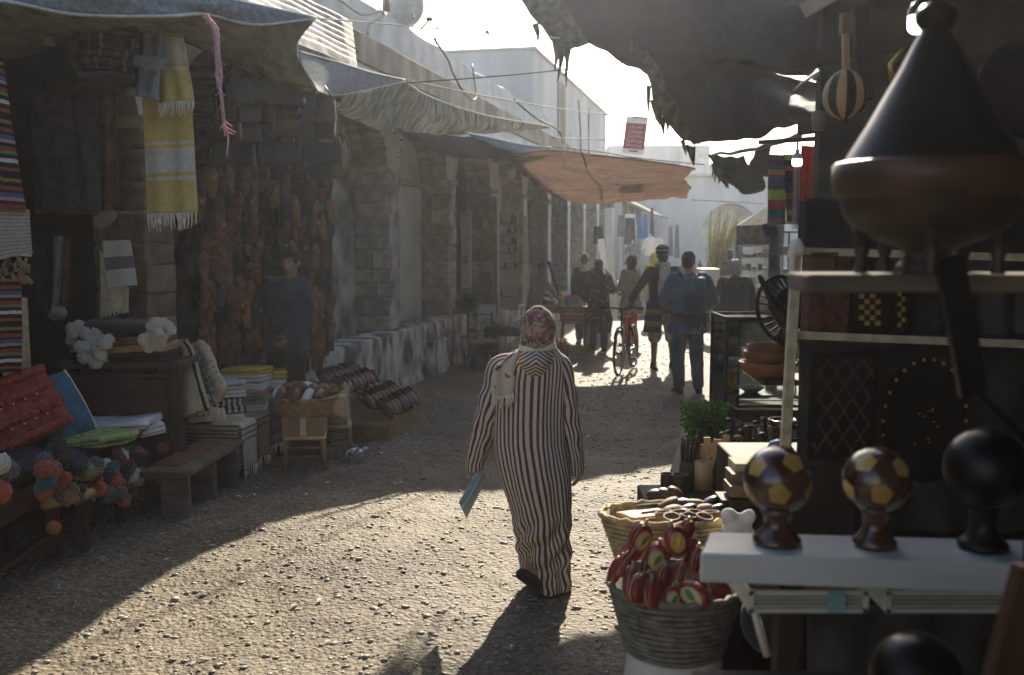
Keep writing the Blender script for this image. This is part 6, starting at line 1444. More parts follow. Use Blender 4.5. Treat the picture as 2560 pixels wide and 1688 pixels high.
# dark carved figures
rr = random.Random(17); xs17 = sorted(rr.uniform(1812, 1965) for _ in range(24))
for i in range(24):
    x, y = xs17[i], rr.uniform(1062, 1105); Y_ = 4.85 + (1110 - y) * .012; c_ = P(x, y, Y_); h = rr.uniform(.06, .15); lean = rr.uniform(-.05, .05); c_.z = .676
    zt_ = P(x, y, Y_).z; b = MB(); s_ = .022
    top_ = Vector((c_.x + lean, c_.y, max(zt_, c_.z + .05) + h * .2))
    b.caps(c_ + Vector((0, 0, .02)), c_ + Vector((lean * .3, 0, .06)), s_ * 1.3, s_); b.caps(c_ + Vector((lean * .3, 0, .06)), top_, s_ * .9, s_ * .5); b.ell(top_ + Vector((-.012, -.01, .008)), (.026, .016, .014))
    tag(blob('carved_figure', b, M['polish'] if i % 3 else M['clay'], None, .007, 2), 'small carved wooden figure on the goods table, %s from the left' % ORD[i], 'carving', 'carved wooden figures')
lat('wooden_mortar', 'dark wooden mortar at the foot of the pale post', 'mortar', [(0, 0), (.05, 0), (.045, .02), (.05, .07), (.065, .11), (.06, .11), (.045, .07), (0, .03)], (P(1955, 1075, 4.55).x, 4.55, P(1955, 1096, 4.55).z - .02), 'polish')
lat('blue_bowl', 'small dark blue glazed bowl upside down beside the pale post', 'bowl', [(.055, 0), (.056, .01), (.045, .035), (.02, .05), (0, .052)], (P(1950, 1110, 4.4).x, 4.4, P(1950, 1125, 4.4).z), 'blue_trim')
t = thing('goods_crate', 'plain crate carrying mortar, white boxes and utensil pots', 'crate', (1.15, 4.35, 0)); b = MB(); b.bbox((1.22, 4.40, P(1950, 1128, 4.4).z / 2 - .005), (.5, .5, P(1950, 1128, 4.4).z - .01), .01); b.build('body', M['dark_wood'], t)
for k, (x0, x1, y0, y1, Y_) in enumerate([(1838, 1905, 1160, 1185, 4.1), (1830, 1900, 1186, 1216, 4.05), (1826, 1896, 1217, 1245, 4.0)]):
    a, c_ = P(x0, y0, Y_), P(x1, y1, Y_); b = MB(); b.bbox(((a.x + c_.x) / 2, Y_ + .07, (a.z + c_.z) / 2), (c_.x - a.x, .14, a.z - c_.z), .004)
    tag(b.build('small_box', M['cream_dark'] if k == 0 else M['wood']), ['pale small box on top of the pile behind the first football ornament', 'brown small box in the middle of that pile', 'brown small box at the bottom of that pile'][k], 'box')
t = thing('pile_support', 'dark block under the pile of small boxes', 'block', (1.0, 4.05, 0)); zq = P(1826, 1247, 4.0).z; b = MB(); b.box((P(1862, 0, 4.05).x, 4.07, zq / 2 - .003), (.12, .14, zq - .006)); b.build('body', M['dark_wood'], t)
# utensil pots with sticks
def pot_(label, px, py, Y_, r, h, m='tagine_red'):
    c_ = P(px, py, Y_); lat('wooden_pot', label, 'pot', [(0, 0), (r, 0), (r, h), (r * .86, h), (r * .86, .01), (0, .01)], c_, m, n=24); return c_
pots = [(1718, 1195, 4.9, .040, .13, 'tallest cylindrical wooden pot with orange brown sticks'), (1700, 1222, 4.75, .042, .10, 'left cylindrical wooden pot in front of the tall one'), (1668, 1232, 4.85, .034, .08, 'small cylindrical wooden pot, furthest left'), (1758, 1212, 4.85, .045, .14, 'striped wooden pot holding pale spatulas'), (1800, 1210, 4.9, .045, .13, 'wooden pot at the right holding a flat paddle')]
cs = []
zpt = P(1760, 1236, 4.75).z
for px, py, Y_, r, h, l in pots:
    c_ = Vector((P(px, py, Y_).x, Y_, zpt)); hh = h + P(px, py, Y_).z - zpt if False else h
    lat('wooden_pot', l, 'pot', [(0, 0), (r, 0), (r, hh), (r * .86, hh), (r * .86, .01), (0, .01)], c_, 'tagine_red' if 'striped' not in l else 'wood_light', n=24); cs.append((c_, r, hh))
t = thing('pot_stand', 'dark box stand under the wooden utensil pots', 'stand', (.85, 4.8, 0)); b = MB(); b.bbox((P(1740, 0, 4.82).x, 4.82, zpt / 2 - .003), (.46, .3, zpt - .006), .008); b.build('body', M['dark_wood'], t)
rr = random.Random(23)
for i in range(12):
    c_, r, h = cs[0]; a_ = 2 * math.pi * i / 12; o_ = Vector((r * .6 * math.cos(a_), r * .6 * math.sin(a_), .02)); e = c_ + o_ * 1.5 + Vector((rr.uniform(0, .02), 0, h + rr.uniform(.05, .14)))
    b = MB(); b.tube([c_ + o_, c_.lerp(e, .7) + o_ * .2, e], [.006, .006, .003], 6); tag(b.build('wooden_stick', M['tagine_red']), 'reddish turned stick standing in the tallest wooden pot', 'stick', 'sticks in the tallest pot')
for i in range(7):
    c_, r, h = cs[3 if i < 4 else 4]; o_ = Vector((rr.uniform(-.6, .6) * r, rr.uniform(-.5, .5) * r, .02)); e = c_ + o_ + Vector((rr.uniform(.0, .05), rr.uniform(-.02, .02), h + rr.uniform(.06, .12)))
    b = MB(); b.bar(c_ + o_, e, .012, .007, up=(0, 1, 0)); b.bar(e - (e - c_ - o_) * .3, e, .032, .006, up=(0, 1, 0)); tag(b.build('wooden_spatula', M['wood_light']), 'pale flat wooden spatula standing in the %s' % ('striped pot' if i < 4 else 'right hand pot'), 'spatula', 'pale spatulas in the pots')
# oval basket with bowls and rings
bc = Vector((P(1668, 1290, 3.95).x, 3.95, P(1668, 1290, 3.95).z - .19))
t = thing('oval_basket', 'pale oval basket full of wooden bowls, rings and a board', 'basket', bc); wicker(t, bc, .20, .27, .20, 'wicker_pale', 10, .012, sx_=1.0, sy_=.62)
t = thing('basket_stand', 'plain dark stand under the oval basket', 'stand', (bc.x, bc.y, 0)); b = MB(); b.box((bc.x, bc.y, bc.z / 2 - .002), (.3, .22, bc.z - .004)); b.build('body', M['dark_wood'], t)
zr = bc.z + .17
b = MB(); b.grid(lambda u, v: Vector((bc.x - .20 + .24 * u + .05 * v, bc.y + .06 - .10 * v + .03 * u, zr + .012 + .02 * u)), 10, 6); o = b.build('cutting_board', M['wood_light'], None, solid=.014); tag(o, 'pale smooth wooden board lying at the left in the oval basket', 'board')
for i in range(9):
    c_ = Vector((bc.x + .02 + .055 * (i % 4) + .01 * (i // 4), bc.y + .10 - .07 * (i // 4), zr + .04 - .008 * (i // 4))); m_ = Matrix.Rotation(rr.uniform(-.5, .1), 3, 'Y') @ Matrix.Rotation(rr.uniform(-.3, .3), 3, 'X')
    b = MB(); b.ell(c_, (.06, .034, .024), m_ @ Matrix.Rotation(rr.uniform(-.3, .6), 3, 'Z')); b.caps(c_ + Vector((-.05, 0, 0)), c_ + Vector((-.13, -.01, -.005)), .009, .007)
    tag(blob('wooden_spoon', b, M['polish'] if i % 2 else M['wood'], None, .006, 2), 'dark wooden spoon in the oval basket, %s row, %s from the left' % (('back', 'middle', 'front')[i // 4], ORD[i % 4]), 'spoon', 'spoons in the oval basket')
for i in range(7):
    c_ = Vector((bc.x - .02 + .062 * (i % 4) + .02 * (i // 4), bc.y - .06 - .055 * (i // 4), zr + .02)); r = .034
    b = MB(); b.lathe([(r * .8, 0), (r, 0), (r * 1.02, .035), (r * .84, .035), (r * .8, 0)], c_, 24, Matrix.Rotation(rr.uniform(-.25, .25), 3, 'X') @ Matrix.Rotation(rr.uniform(-.2, .2), 3, 'Y')); tag(b.build('wooden_ring', M['wood']), 'round wooden napkin ring, %s row in the oval basket, %s from the left' % (('rear', 'front')[i // 4], ORD[i % 4]), 'ring', 'rings in the oval basket')
for i in range(3):
    b = MB(); c_ = P(1640 + 24 * i, 1238 - 2 * i, 4.4); b.ell(c_, (.045, .04, .028), Matrix.Rotation(.3 * i, 3, 'Y')); tag(b.build('leather_box', M['tagine_red']), 'round reddish %s behind the oval basket' % ('lidded box, left one,', 'lidded box, middle one,', 'lidded box, right one,')[i], 'box')
t = thing('box_stand', 'dark block under the round reddish boxes', 'block', (.68, 4.4, 0)); b = MB(); zq = P(1660, 1252, 4.4).z; b.box((P(1664, 0, 4.4).x, 4.4, zq / 2 - .006), (.2, .1, zq - .02)); b.build('body', M['dark_wood'], t)
b = MB(); c_ = P(1846, 1312, 3.75)
for q in ((0, 0, 0), (-.03, 0, -.03), (.03, 0, -.03), (-.035, 0, .035), (.038, 0, .03)): b.ell(c_ + Vector(q), (.035, .03, .035))
tag(blob('white_bag', b, M['white_cloth'], None, .008, 2, .008, 14), 'small white cloth bag beside the oval basket', 'bag')
t = thing('bag_stand', 'dark crate under the white cloth bag', 'crate', (.85, 3.75, 0)); b = MB(); b.box((P(1846, 0, 3.75).x, 3.78, (c_.z - .07) / 2), (.12, .12, c_.z - .07)); b.build('body', M['dark_wood'], t)
# tall basket with painted castanets
kc = Vector((P(1688, 1450, 3.35).x, 3.35, P(1688, 1620, 3.35).z))
t = thing('round_basket', 'round grey woven basket full of painted red castanets', 'basket', kc); wicker(t, kc, .165, .228, .235, 'wicker_dark', 12, .012)
t = thing('white_pedestal', 'pale tapered tub under the round grey basket', 'tub', (kc.x, kc.y, 0)); b = MB(); b.lathe([(0, .0), (.21, 0), (.205, .02), (.165, kc.z - .02), (.168, kc.z - .004), (0, kc.z - .004)], (kc.x, kc.y, 0), 36); b.build('body', M['white_paint'], t)
b = MB(); b.lathe([(.199, .06), (.203, .06), (.201, .08), (.197, .08)], (kc.x, kc.y, 0), 36); b.build('band', M['grey_cloth'], t)
CM = None
def castanet(c, rot, label, motif, s_=1.0):
    t = bpy.data.objects.new('castanet', None); COL.objects.link(t); t.location = c; t.rotation_euler = rot; t.scale = (s_, s_, s_); ROOTM[t.name] = Matrix.Identity(4); tag(t, label, 'castanet', 'painted castanets')
    b = MB(); b.ell((0, .010, 0), (.038, .016, .052), None, 18, 10); b.build('shell', M['painted_red'], t, local=True)
    b = MB(); b.ell((0, -.010, 0), (.038, .016, .052), None, 18, 10); b.build('shell', M['painted_red'], t, local=True)
    b = MB(); b.lathe([(.0385, -.002), (.0395, 0), (.0385, .002)], (0, 0, 0), 24, Matrix.Rotation(R(90), 3, 'X') @ Matrix.Diagonal((1, 1.37, 1)).to_3x3()); b.build('rim', M['painted_cream'], t, local=True)
    if motif:
        b = MB(); b.ell((0, -.0225, 0), (.026, .004, .036), None, 14, 8); b.build('face', M['painted_cream'], t, local=True)
        b = MB(); b.ell((.004, -.0262, .004), (.009, .002, .022), Matrix.Rotation(.4, 3, 'Y'), 10, 6); b.build('motif', M[motif], t, local=True)
        b = MB(); b.ell((-.008, -.0258, -.008), (.006, .002, .012), Matrix.Rotation(-.5, 3, 'Y'), 10, 6); b.build('motif', M['painted_yellow'], t, local=True)
    b = MB(); b.tube([(0, 0, .05), (0, 0, .068)], .006, 6); b.build('tie', M['painted_cream'], t, local=True)
cas = [(1600, 1345, 3.35, 'painted_green', (.2, .3, .4), 'red castanet with a dark star motif, top left of the round basket', 1.1), (1690, 1350, 3.38, 'painted_yellow', (.1, -.3, .1), 'cream faced castanet with a yellow pear motif at the top', 1.15), (1640, 1395, 3.28, 'painted_green', (.1, .2, -.1), 'cream faced castanet with a green leaf motif in the middle', 1.1), (1562, 1410, 3.3, None, (.5, .2, 1.2), 'dark striped castanet leaning at the left rim', 1), (1540, 1425, 3.32, None, (.4, .1, 1.4), 'brown castanet at the far left rim', 1), (1600, 1470, 3.16, None, (-.3, .9, .5), 'glossy red castanet with cream band at the front left', 1.15), (1735, 1490, 3.16, 'painted_green', (-.3, -1.1, -.3), 'glossy red castanet with dark motif at the front right', 1.2), (1660, 1450, 3.22, None, (0, .1, .9), 'plain dull red castanet standing in the middle', 1), (1700, 1440, 3.25, 'painted_yellow', (.1, .3, 1.2), 'red castanet seen edge on right of the middle', 1), (1745, 1400, 3.35, None, (.2, -.2, .8), 'dark red castanet behind the white plank corner', 1.05), (1725, 1375, 3.4, None, (.3, .1, .3), 'red castanet near the back right rim', 1), (1655, 1380, 3.42, None, (.3, .5, .2), 'red castanet at the back of the basket', 1), (1775, 1440, 3.3, None, (.2, -.5, .4), 'red castanet close to the right rim', 1), (1800, 1480, 3.25, None, (0, -.7, .3), 'dark castanet on the right rim under the plank', 1), (1680, 1500, 3.17, 'painted_green', (-.2, .1, 0), 'small castanet with teal motif low at the front', .9), (1580, 1380, 3.36, None, (.3, .6, .6), 'dull red castanet at the back left rim', 1), (1620, 1420, 3.3, None, (.2, -.4, 1.0), 'dark red castanet between the left rim and middle', 1.05), (1575, 1450, 3.22, None, (.1, .5, 1.3), 'dark castanet edge on at the front left rim', 1), (1715, 1330, 3.42, None, (.3, -.2, .9), 'topmost dark red castanet at the back', 1), (1760, 1460, 3.22, 'painted_green', (.1, -.5, .9), 'castanet edge on beside the big front right one', 1), (1630, 1485, 3.15, None, (-.3, .3, .7), 'red castanet low between the two front glossy ones', 1)]
for px, py, Y_, mo, rot, l, s_ in cas: castanet(P(px, py, Y_), rot, l, mo, s_ * .95)
b = MB()
for q in range(6): b.ell(P(1900 + 10 * q, 1540 + 14 * (q % 3), 3.0), (.06, .05, .09))
tag(blob('black_sack', b, M['black_cloth'], None, .015, 3, .012), 'black sack in the shade under the plank table', 'sack')
# ------------------------------------------------------------------ people
V = Vector
def loft(b, rings, n=24, cap=True, mi=0):
    """rings of (z, cx, cy, rx, ry)"""
    vs, fs, uvs = [], [], []
    for i, (z, cx_, cy_, rx, ry) in enumerate(rings):
        for k in range(n):
            a = 2 * math.pi * k / n; vs.append((cx_ + rx * math.cos(a), cy_ + ry * math.sin(a), z)); uvs.append((k / n, i / (len(rings) - 1)))
    for i in range(len(rings) - 1):
        for k in range(n): fs.append((i * n + k, i * n + (k + 1) % n, (i + 1) * n + (k + 1) % n, (i + 1) * n + k))
    if cap: fs += [tuple(range(n - 1, -1, -1)), tuple((len(rings) - 1) * n + k for k in range(n))]
    return b.add(vs, fs, uvs, True, mi)
def hand(b, w_, d, side, s=1.0, curl=.7):
    """palm, four unequal bent fingers and a thumb leaving the side of the palm"""
    d = d.normalized(); inw = V((-side, 0, 0)) - d * d.dot(V((-side, 0, 0))); inw = inw.normalized() if inw.length > .1 else V((0, 1, 0)); sd = d.cross(inw)
    if sd.y < 0: sd = -sd
    pe = w_ + d * .085 * s
    b.caps(w_, pe - d * .02 * s, .022 * s, .026 * s); b.caps(w_ + sd * .016 * s + d * .03 * s, pe + sd * .018 * s, .018 * s, .016 * s); b.caps(w_ - sd * .016 * s + d * .03 * s, pe - sd * .018 * s, .018 * s, .015 * s)
    for k, L in enumerate((.072, .080, .074, .058)):
        o = pe + sd * (.027 - .018 * k) * s; m_ = o + (d * math.cos(curl * .5) + inw * math.sin(curl * .5)) * L * .5 * s; e = m_ + (d * math.cos(curl * 1.5) + inw * math.sin(curl * 1.5)) * L * .5 * s
        b.caps(o, m_, .0095 * s, .0088 * s, 8); b.caps(m_, e, .0088 * s, .0075 * s, 8)
    tb = w_ + d * .03 * s + sd * .022 * s; t1 = tb + (sd * .8 + d * .6 + inw * .3).normalized() * .04 * s; t2 = t1 + (d * .9 + sd * .2 + inw * .4).normalized() * .032 * s
    b.caps(tb, t1, .012 * s, .010 * s, 8); b.caps(t1, t2, .010 * s, .008 * s, 8)
def person(label, x, y, rz, h=1.7, skin='skin', pose=None, face=False, yaw=0.0, pitch=0.0, gz=0.0, voxel=.010, group=None):
    t = thing('person', label, 'person', (x, y, gz), rz, group); s = h / 1.7
    J = dict(pelvis=V((0, 0, .92)), chest=V((0, 0, 1.25)), neck=V((0, -.005, 1.43)), head=V((0, .015, 1.585)),
             shL=V((-.165, 0, 1.375)), elL=V((-.215, -.02, 1.10)), wrL=V((-.215, .05, .86)), shR=V((.165, 0, 1.375)), elR=V((.215, -.02, 1.10)), wrR=V((.215, .05, .86)),
             hipL=V((-.09, 0, .90)), knL=V((-.10, .02, .49)), anL=V((-.10, -.015, .09)), toL=V((-.11, .13, .03)), hipR=V((.09, 0, .90)), knR=V((.10, .02, .49)), anR=V((.10, -.015, .09)), toR=V((.11, .13, .03)))
    for k, v in (pose or {}).items(): J[k] = V(v)
    J = {k: v * s for k, v in J.items()}
    b = MB()
    ch, pe = J['chest'], J['pelvis']
    for f, rx, ry in ((0, .145, .105), (.25, .135, .10), (.5, .13, .095), (.75, .145, .105), (1, .16, .11)): b.ell(pe.lerp(ch, f), (rx * s, ry * s, .10 * s))
    b.ell(ch.lerp(J['neck'], .45), (.15 * s, .10 * s, .09 * s)); b.caps(J['neck'] - V((0, 0, .05)) * s, J['head'] - V((0, .01, .06)) * s, .058 * s, .052 * s)
    hm = Matrix.Rotation(yaw, 3, 'Z') @ Matrix.Rotation(pitch, 3, 'X'); H = J['head']
    def hp(a, c, e): return H + hm @ (V((a, c, e)) * s)
    b.ell(hp(0, -.012, .02), (.074 * s, .092 * s, .095 * s), hm); b.ell(hp(0, .022, -.045), (.056 * s, .066 * s, .062 * s), hm); b.ell(hp(0, .045, -.088), (.026 * s, .026 * s, .022 * s), hm)
    b.caps(hp(0, .084, .012), hp(0, .104, -.028), .010 * s, .016 * s); b.ell(hp(0, .078, -.062), (.026 * s, .014 * s, .010 * s), hm)
    b.ell(hp(-.03, .07, .028), (.024 * s, .014 * s, .010 * s), hm); b.ell(hp(.03, .07, .028), (.024 * s, .014 * s, .010 * s), hm)
    for e in (-1, 1):
        b.ell(hp(e * .075, -.012, -.005), (.012 * s, .020 * s, .033 * s), hm); b.ell(hp(e * .04, .052, -.022), (.024 * s, .022 * s, .022 * s), hm)
    for q, e in (('L', -1), ('R', 1)):
        b.caps(J['sh' + q], J['el' + q], .055 * s, .042 * s); b.caps(J['el' + q], J['wr' + q], .040 * s, .027 * s); b.caps(ch.lerp(J['neck'], .5), J['sh' + q], .07 * s, .058 * s)
        hand(b, J['wr' + q], J['wr' + q] - J['el' + q], e, s)
        b.caps(J['hip' + q], J['kn' + q], .082 * s, .056 * s); b.caps(J['kn' + q], J['an' + q], .054 * s, .036 * s); b.ell(J['kn' + q].lerp(J['an' + q], .3) + V((0, -.015 * s, 0)), (.05 * s, .052 * s, .10 * s))
        b.caps(J['an' + q] - V((0, .03, .03)) * s, J['to' + q], .036 * s, .028 * s)
    blob('body', b, M[skin], t, voxel, 3)
    if face:
        for e in (-1, 1):
            q = MB(); q.ell(hp(e * .031, .076, .006), (.013 * s, .007 * s, .007 * s), hm, 10, 8); q.build('eye', M['eye_white'], t, local=True)
            q = MB(); q.ell(hp(e * .031, .0822, .006), (.006 * s, .003 * s, .006 * s), hm, 8, 6); q.build('pupil', M['hair'], t, local=True)
            q = MB(); q.caps(hp(e * .016, .086, .026), hp(e * .05, .074, .026), .0045 * s, .003 * s, 6); q.build('eyebrow', M['hair'], t, local=True)
        q = MB(); q.ell(hp(0, .0885, -.060), (.022 * s, .006 * s, .005 * s), hm, 10, 6); q.build('lips', M['lip'], t, local=True)
    return t, J, s, hp, hm
def cl(name, t, b, m, wr=.01, vox=.013, seed=0, sc=9, smooth=4, wz=.6): return blob(name, b, M[m] if isinstance(m, str) else m, t, vox, smooth, wr, sc, seed, True, wz)
def sleeves(b, J, s, r0=.072, r1=.056, r2=.046, sides='LR', cut=1.0):
    for q in sides:
        b.caps(J['chest'].lerp(J['neck'], .45), J['sh' + q], .085 * s, r0 * s); b.caps(J['sh' + q], J['el' + q], r0 * s, r1 * s); b.caps(J['el' + q], J['el' + q].lerp(J['wr' + q], cut), r1 * s, r2 * s)
def torso(b, J, s, z0, flare=0, k=1.0):
    pe, ch = J['pelvis'], J['chest']; c = pe.lerp(ch, .0)
    loft(b, [(z0 * s, pe.x, pe.y, (.17 + flare) * s * k, (.135 + flare) * s * k), ((z0 + .05) * s, pe.x, pe.y, (.18 + flare) * s * k, (.14 + flare) * s * k), (pe.z, pe.x, pe.y, .178 * s * k, .135 * s * k), (pe.z * .5 + ch.z * .5, (pe.x + ch.x) / 2, (pe.y + ch.y) / 2, .168 * s * k, .13 * s * k), (ch.z, ch.x, ch.y, .185 * s * k, .14 * s * k), (ch.z + .11 * s, ch.x, ch.y, .175 * s * k, .125 * s * k), (ch.z + .17 * s, ch.x * .5 + J['neck'].x * .5, ch.y, .10 * s, .095 * s), (ch.z + .2 * s, J['neck'].x, J['neck'].y, .07 * s, .07 * s)])
def trousers(t, J, s, m, r=(.105, .088, .072), end=.93):
    b = MB(); b.ell(J['pelvis'] + V((0, 0, -.01 * s)), (.16 * s, .12 * s, .11 * s))
    for q in 'LR': b.caps(J['hip' + q], J['kn' + q], r[0] * s, r[1] * s); b.caps(J['kn' + q], J['kn' + q].lerp(J['an' + q], end), r[1] * s, r[2] * s)
    return cl('trousers', t, b, m, .010, seed=3, sc=11)
def shoes(t, J, s, m, sole='sole_dark'):
    for q in 'LR':
        b = MB(); a, e = J['an' + q], J['to' + q]; b.caps(a - V((0, .045, .045)) * s, e + V((0, .02, 0)) * s, .044 * s, .036 * s); b.caps(a - V((0, .02, .03)) * s, a + V((0, 0, .01)) * s, .045 * s, .045 * s)
        cl('shoe', t, b, m, 0, .008, smooth=3)
        b = MB(); d_ = (e - a); d_.z = 0; b.caps(V((a.x, a.y - .045 * s, .012 * s)), V((e.x, e.y + .03 * s, .012 * s)), .040 * s, .036 * s); bm_ = [(x, y, min(max(z, .001), .02 * s)) for x, y, z in b.v]; b.v = bm_; b.build('sole', M[sole], t, local=True)
def hair(t, hp, hm, s, m='hair', cap=1.0, front=.03):
    b = MB(); b.ell(hp(0, -.022, .035), (.082 * s * cap, .096 * s * cap, .092 * s * cap), hm); b.ell(hp(0, -.05, -.01), (.072 * s * cap, .06 * s, .075 * s), hm); return cl('hair', t, b, m, .008, .009, sc=30)
def headscarf(t, J, s, hp, hm, m, face=True, drop=.12):
    b = MB(); b.ell(hp(0, -.024, .025), (.088 * s, .098 * s, .102 * s), hm); b.ell(hp(0, -.04, -.05), (.082 * s, .085 * s, .09 * s), hm); b.caps(hp(0, -.03, -.10), J['neck'] + V((0, 0, -.02)) * s, .078 * s, .10 * s); b.ell(J['neck'] + V((0, 0, -.06)) * s, (.15 * s, .12 * s, .06 * s))
    return cl('headscarf', t, b, m, .008, .010, seed=4, sc=14)
# --- the woman in the striped robe
WY = 5.45; wx = (1342 - 1280) / F * WY
def wp(px, py, dy=0): p = P(px, py, WY + dy); return V((p.x - wx, dy, p.z))
k_ = 1.66 / 1.7
LA = {n: wp(*v) / k_ for n, v in dict(shL=(1252, 912), elL=(1216, 1040), wrL=(1187, 1145), shR=(1396, 908), elR=(1420, 1040), wrR=(1440, 1152)).items()}
pose = dict(LA); pose.update(neck=wp(1343, 880) / k_, head=wp(1345, 838) / k_ + V((0, .015, 0)), chest=wp(1330, 960) / k_, pelvis=(0, 0, .90), knL=(-.03, .06, .5), hipL=(-.07, 0, .88), anL=(-.015, -.10, .17), toL=(.02, -.08, .035), knR=(.09, .16, .48), anR=(.10, .30, .09), toR=(.10, .44, .03))
wt, J, s, hp, hm = person('woman walking away in a maroon and cream striped hooded robe and floral headscarf', wx, WY, 0, 1.66, 'skin', pose)
CR, MA = (.62, .565, .48), (.12, .042, .042)
ST = [(0, CR), (.54, MA)]
M['robe'] = stripes('robe_stripes', ST, 'U', 46, wob=0, var=.12); M['sleeve'] = stripes('sleeve_stripes', ST, 'U', 15, var=.12); M['hood'] = stripes('hood_stripes', ST, 'U', 1, var=.12)
sil = [(866, 1308, 1384), (880, 1284, 1398), (893, 1258, 1412), (915, 1236, 1420), (950, 1228, 1420), (1000, 1230, 1414), (1050, 1231, 1410), (1100, 1231, 1412), (1150, 1238, 1419), (1200, 1250, 1425), (1250, 1268, 1427), (1300, 1281, 1427), (1350, 1288, 1426), (1400, 1294, 1426), (1440, 1300, 1426), (1470, 1304, 1426)]
ryl = [.06, .08, .095, .115, .13, .135, .14, .155, .175, .19, .195, .19, .18, .175, .17, .17]
NS, NR = 160, 90
def sili(f):
    x = f * (len(sil) - 1); i = min(int(x), len(sil) - 2); u = x - i; u = u * u * (3 - 2 * u) if i < 3 else u
    a, c_ = sil[i], sil[i + 1]; return [a[q] + (c_[q] - a[q]) * u for q in range(3)] + [ryl[i] + (ryl[i + 1] - ryl[i]) * u]
b = MB(); vs, uvs, fs = [], [], []
for j in range(NR + 1):
    f = j / NR; y_, l_, r_, ry = sili(f); L_, R_ = wp(l_, y_), wp(r_, y_)
    for k in range(NS + 1):
        a = 2 * math.pi * k / NS; ca, sa = math.cos(a), math.sin(a)
        ex = .85
        cxx = (L_.x + R_.x) / 2; rx = (R_.x - L_.x) / 2
        low = max(0, (f - .45) / .55)
        fold = low * .012 * math.sin(a * 7 + 3 * nz((ca, sa, f * 3), 1.3, 2)) + (.014 * low) * nz((ca * 2, sa * 2, f * 9), 1.7, 5) + .008 * nz((ca * 2, sa * 2, f * 5), 1.5, 8) + .016 * nz((ca * 2.2, sa * 2.2, f * 1.3), 1.4, 21) * min(1, f * 3)
        # bunched diagonal wrinkle behind the knee
        wk = math.exp(-((f - .80) / .09) ** 2) * max(0, -sa) * .026 * math.sin(26 * f * 3 + ca * 7 + 2 * nz((ca * 3, f * 8, 0), 1))
        p = V((cxx + (rx + fold + wk) * math.copysign(abs(ca) ** ex, ca), (ry + fold + wk) * math.copysign(abs(sa) ** ex, sa) + .10 * max(0, f - .55), L_.z))
        if f > .7:
            lift = (f - .7) / .3; side = max(0, min(1, (.06 - (p.x)) / .14)); back = .5 - .5 * sa
            p.z += lift ** 2 * (.105 * side + .0) * (.4 + .6 * back) ; p.y -= lift * .05 * side * back
        vs.append(p); uvs.append((k / NS + .016 * low * nz((ca * 2, sa * 2, f * 12), 1.4, 12), f))
for j in range(NR):
    for k in range(NS): q = j * (NS + 1) + k; fs.append((q, q + NS + 1, q + NS + 2, q + 1))
b.add(vs, fs, uvs); b.build('robe', M['robe'], wt, local=True, solid=.006)
for side, path, rad in (('L', [(1296, 896), (1256, 922), (1236, 985), (1217, 1050), (1200, 1105), (1188, 1150), (1184, 1176)], [.03, .078, .073, .070, .064, .052, .045]), ('R', [(1360, 892), (1394, 918), (1411, 985), (1422, 1050), (1432, 1110), (1440, 1155), (1441, 1187)], [.03, .078, .068, .061, .052, .042, .036])):
    pts = [wp(*q) for q in path]; b = MB(); vs, uvs, fs = [], [], []; NA_, NK = 40, 40
    for j in range(NA_ + 1):
        f = j / NA_; c_ = catmull(pts, f); t_ = (catmull(pts, min(1, f + .02)) - catmull(pts, max(0, f - .02))).normalized(); x_ = V((0, 1, 0)).cross(t_).normalized(); y_ = t_.cross(x_)
        i = min(int(f * 6), 5); r_ = rad[i] + (rad[i + 1] - rad[i]) * (f * 6 - i)
        for k in range(NK + 1):
            a = 2 * math.pi * k / NK; w_ = r_ * (1 + .10 * nz((math.cos(a), math.sin(a), f * 6), 1.6, 3)) + .006 * math.sin(f * 40 + a * 2) * math.exp(-((f - .45) / .2) ** 2)
            vs.append(c_ + x_ * math.cos(a) * w_ + y_ * math.sin(a) * w_ * .95 + V((0, .0, 0))); uvs.append((k / NK + .03 * nz((f * 6, math.cos(a), 0), 1.5), f))
    for j in range(NA_):
        for k in range(NK): q = j * (NK + 1) + k; fs.append((q, q + 1, q + NK + 2, q + NK + 1))
    b.add(vs, fs, uvs); b.build('sleeve', M['sleeve'], wt, local=True, solid=.006)
b = MB(); vs, uvs, fs = [], [], []; NU, NV = 44, 30
for j in range(NV + 1):
    v = j / NV; y_ = 873 + 94 * v; hw = 64 * (1 - v ** 1.15) ** .75 * (1.12 - .25 * (1 - v)) + 1.0; cxp = 1340 - 6 * v
    for i in range(NU + 1):
        u = i / NU * 2 - 1; p = wp(cxp + hw * u, y_ - 10 * abs(u) * v * (1 - v) + 4 * abs(u))
        dep = -.115 - .045 * math.sin(math.pi * min(1, v * 1.15 + .08)) * (1 - abs(u) ** 2.4) + .11 * abs(u) ** 2 * (1 - v) + .02 * v; dep -= .018 * math.exp(-((v - .28) / .09) ** 2) * (1 - u * u)
        p.y = dep; vs.append(p); uvs.append(((v * 94 - abs(u) * hw * .62) / 9.2, v))
for j in range(NV):
    for i in range(NU): q = j * (NU + 1) + i; fs.append((q, q + 1, q + NU + 2, q + NU + 1))
b.add(vs, fs, uvs); b.build('hood', M['hood'], wt, local=True, solid=.010)
M['floral'] = spots('floral_scarf', (.40, .32, .20), [(.26, .06, .07), (.34, .12, .20), (.44, .34, .12), (.07, .08, .05), (.33, .08, .09), (.42, .35, .18), (.20, .05, .10), (.09, .06, .05), (.42, .30, .22), (.12, .13, .07)], 30, .62, dist=1.2)
M['floral_end'] = spots('floral_scarf_end', (.62, .55, .47), [(.42, .14, .30), (.38, .09, .11), (.16, .13, .2), (.55, .38, .42), (.6, .52, .44)], 20, .40, dist=.9)
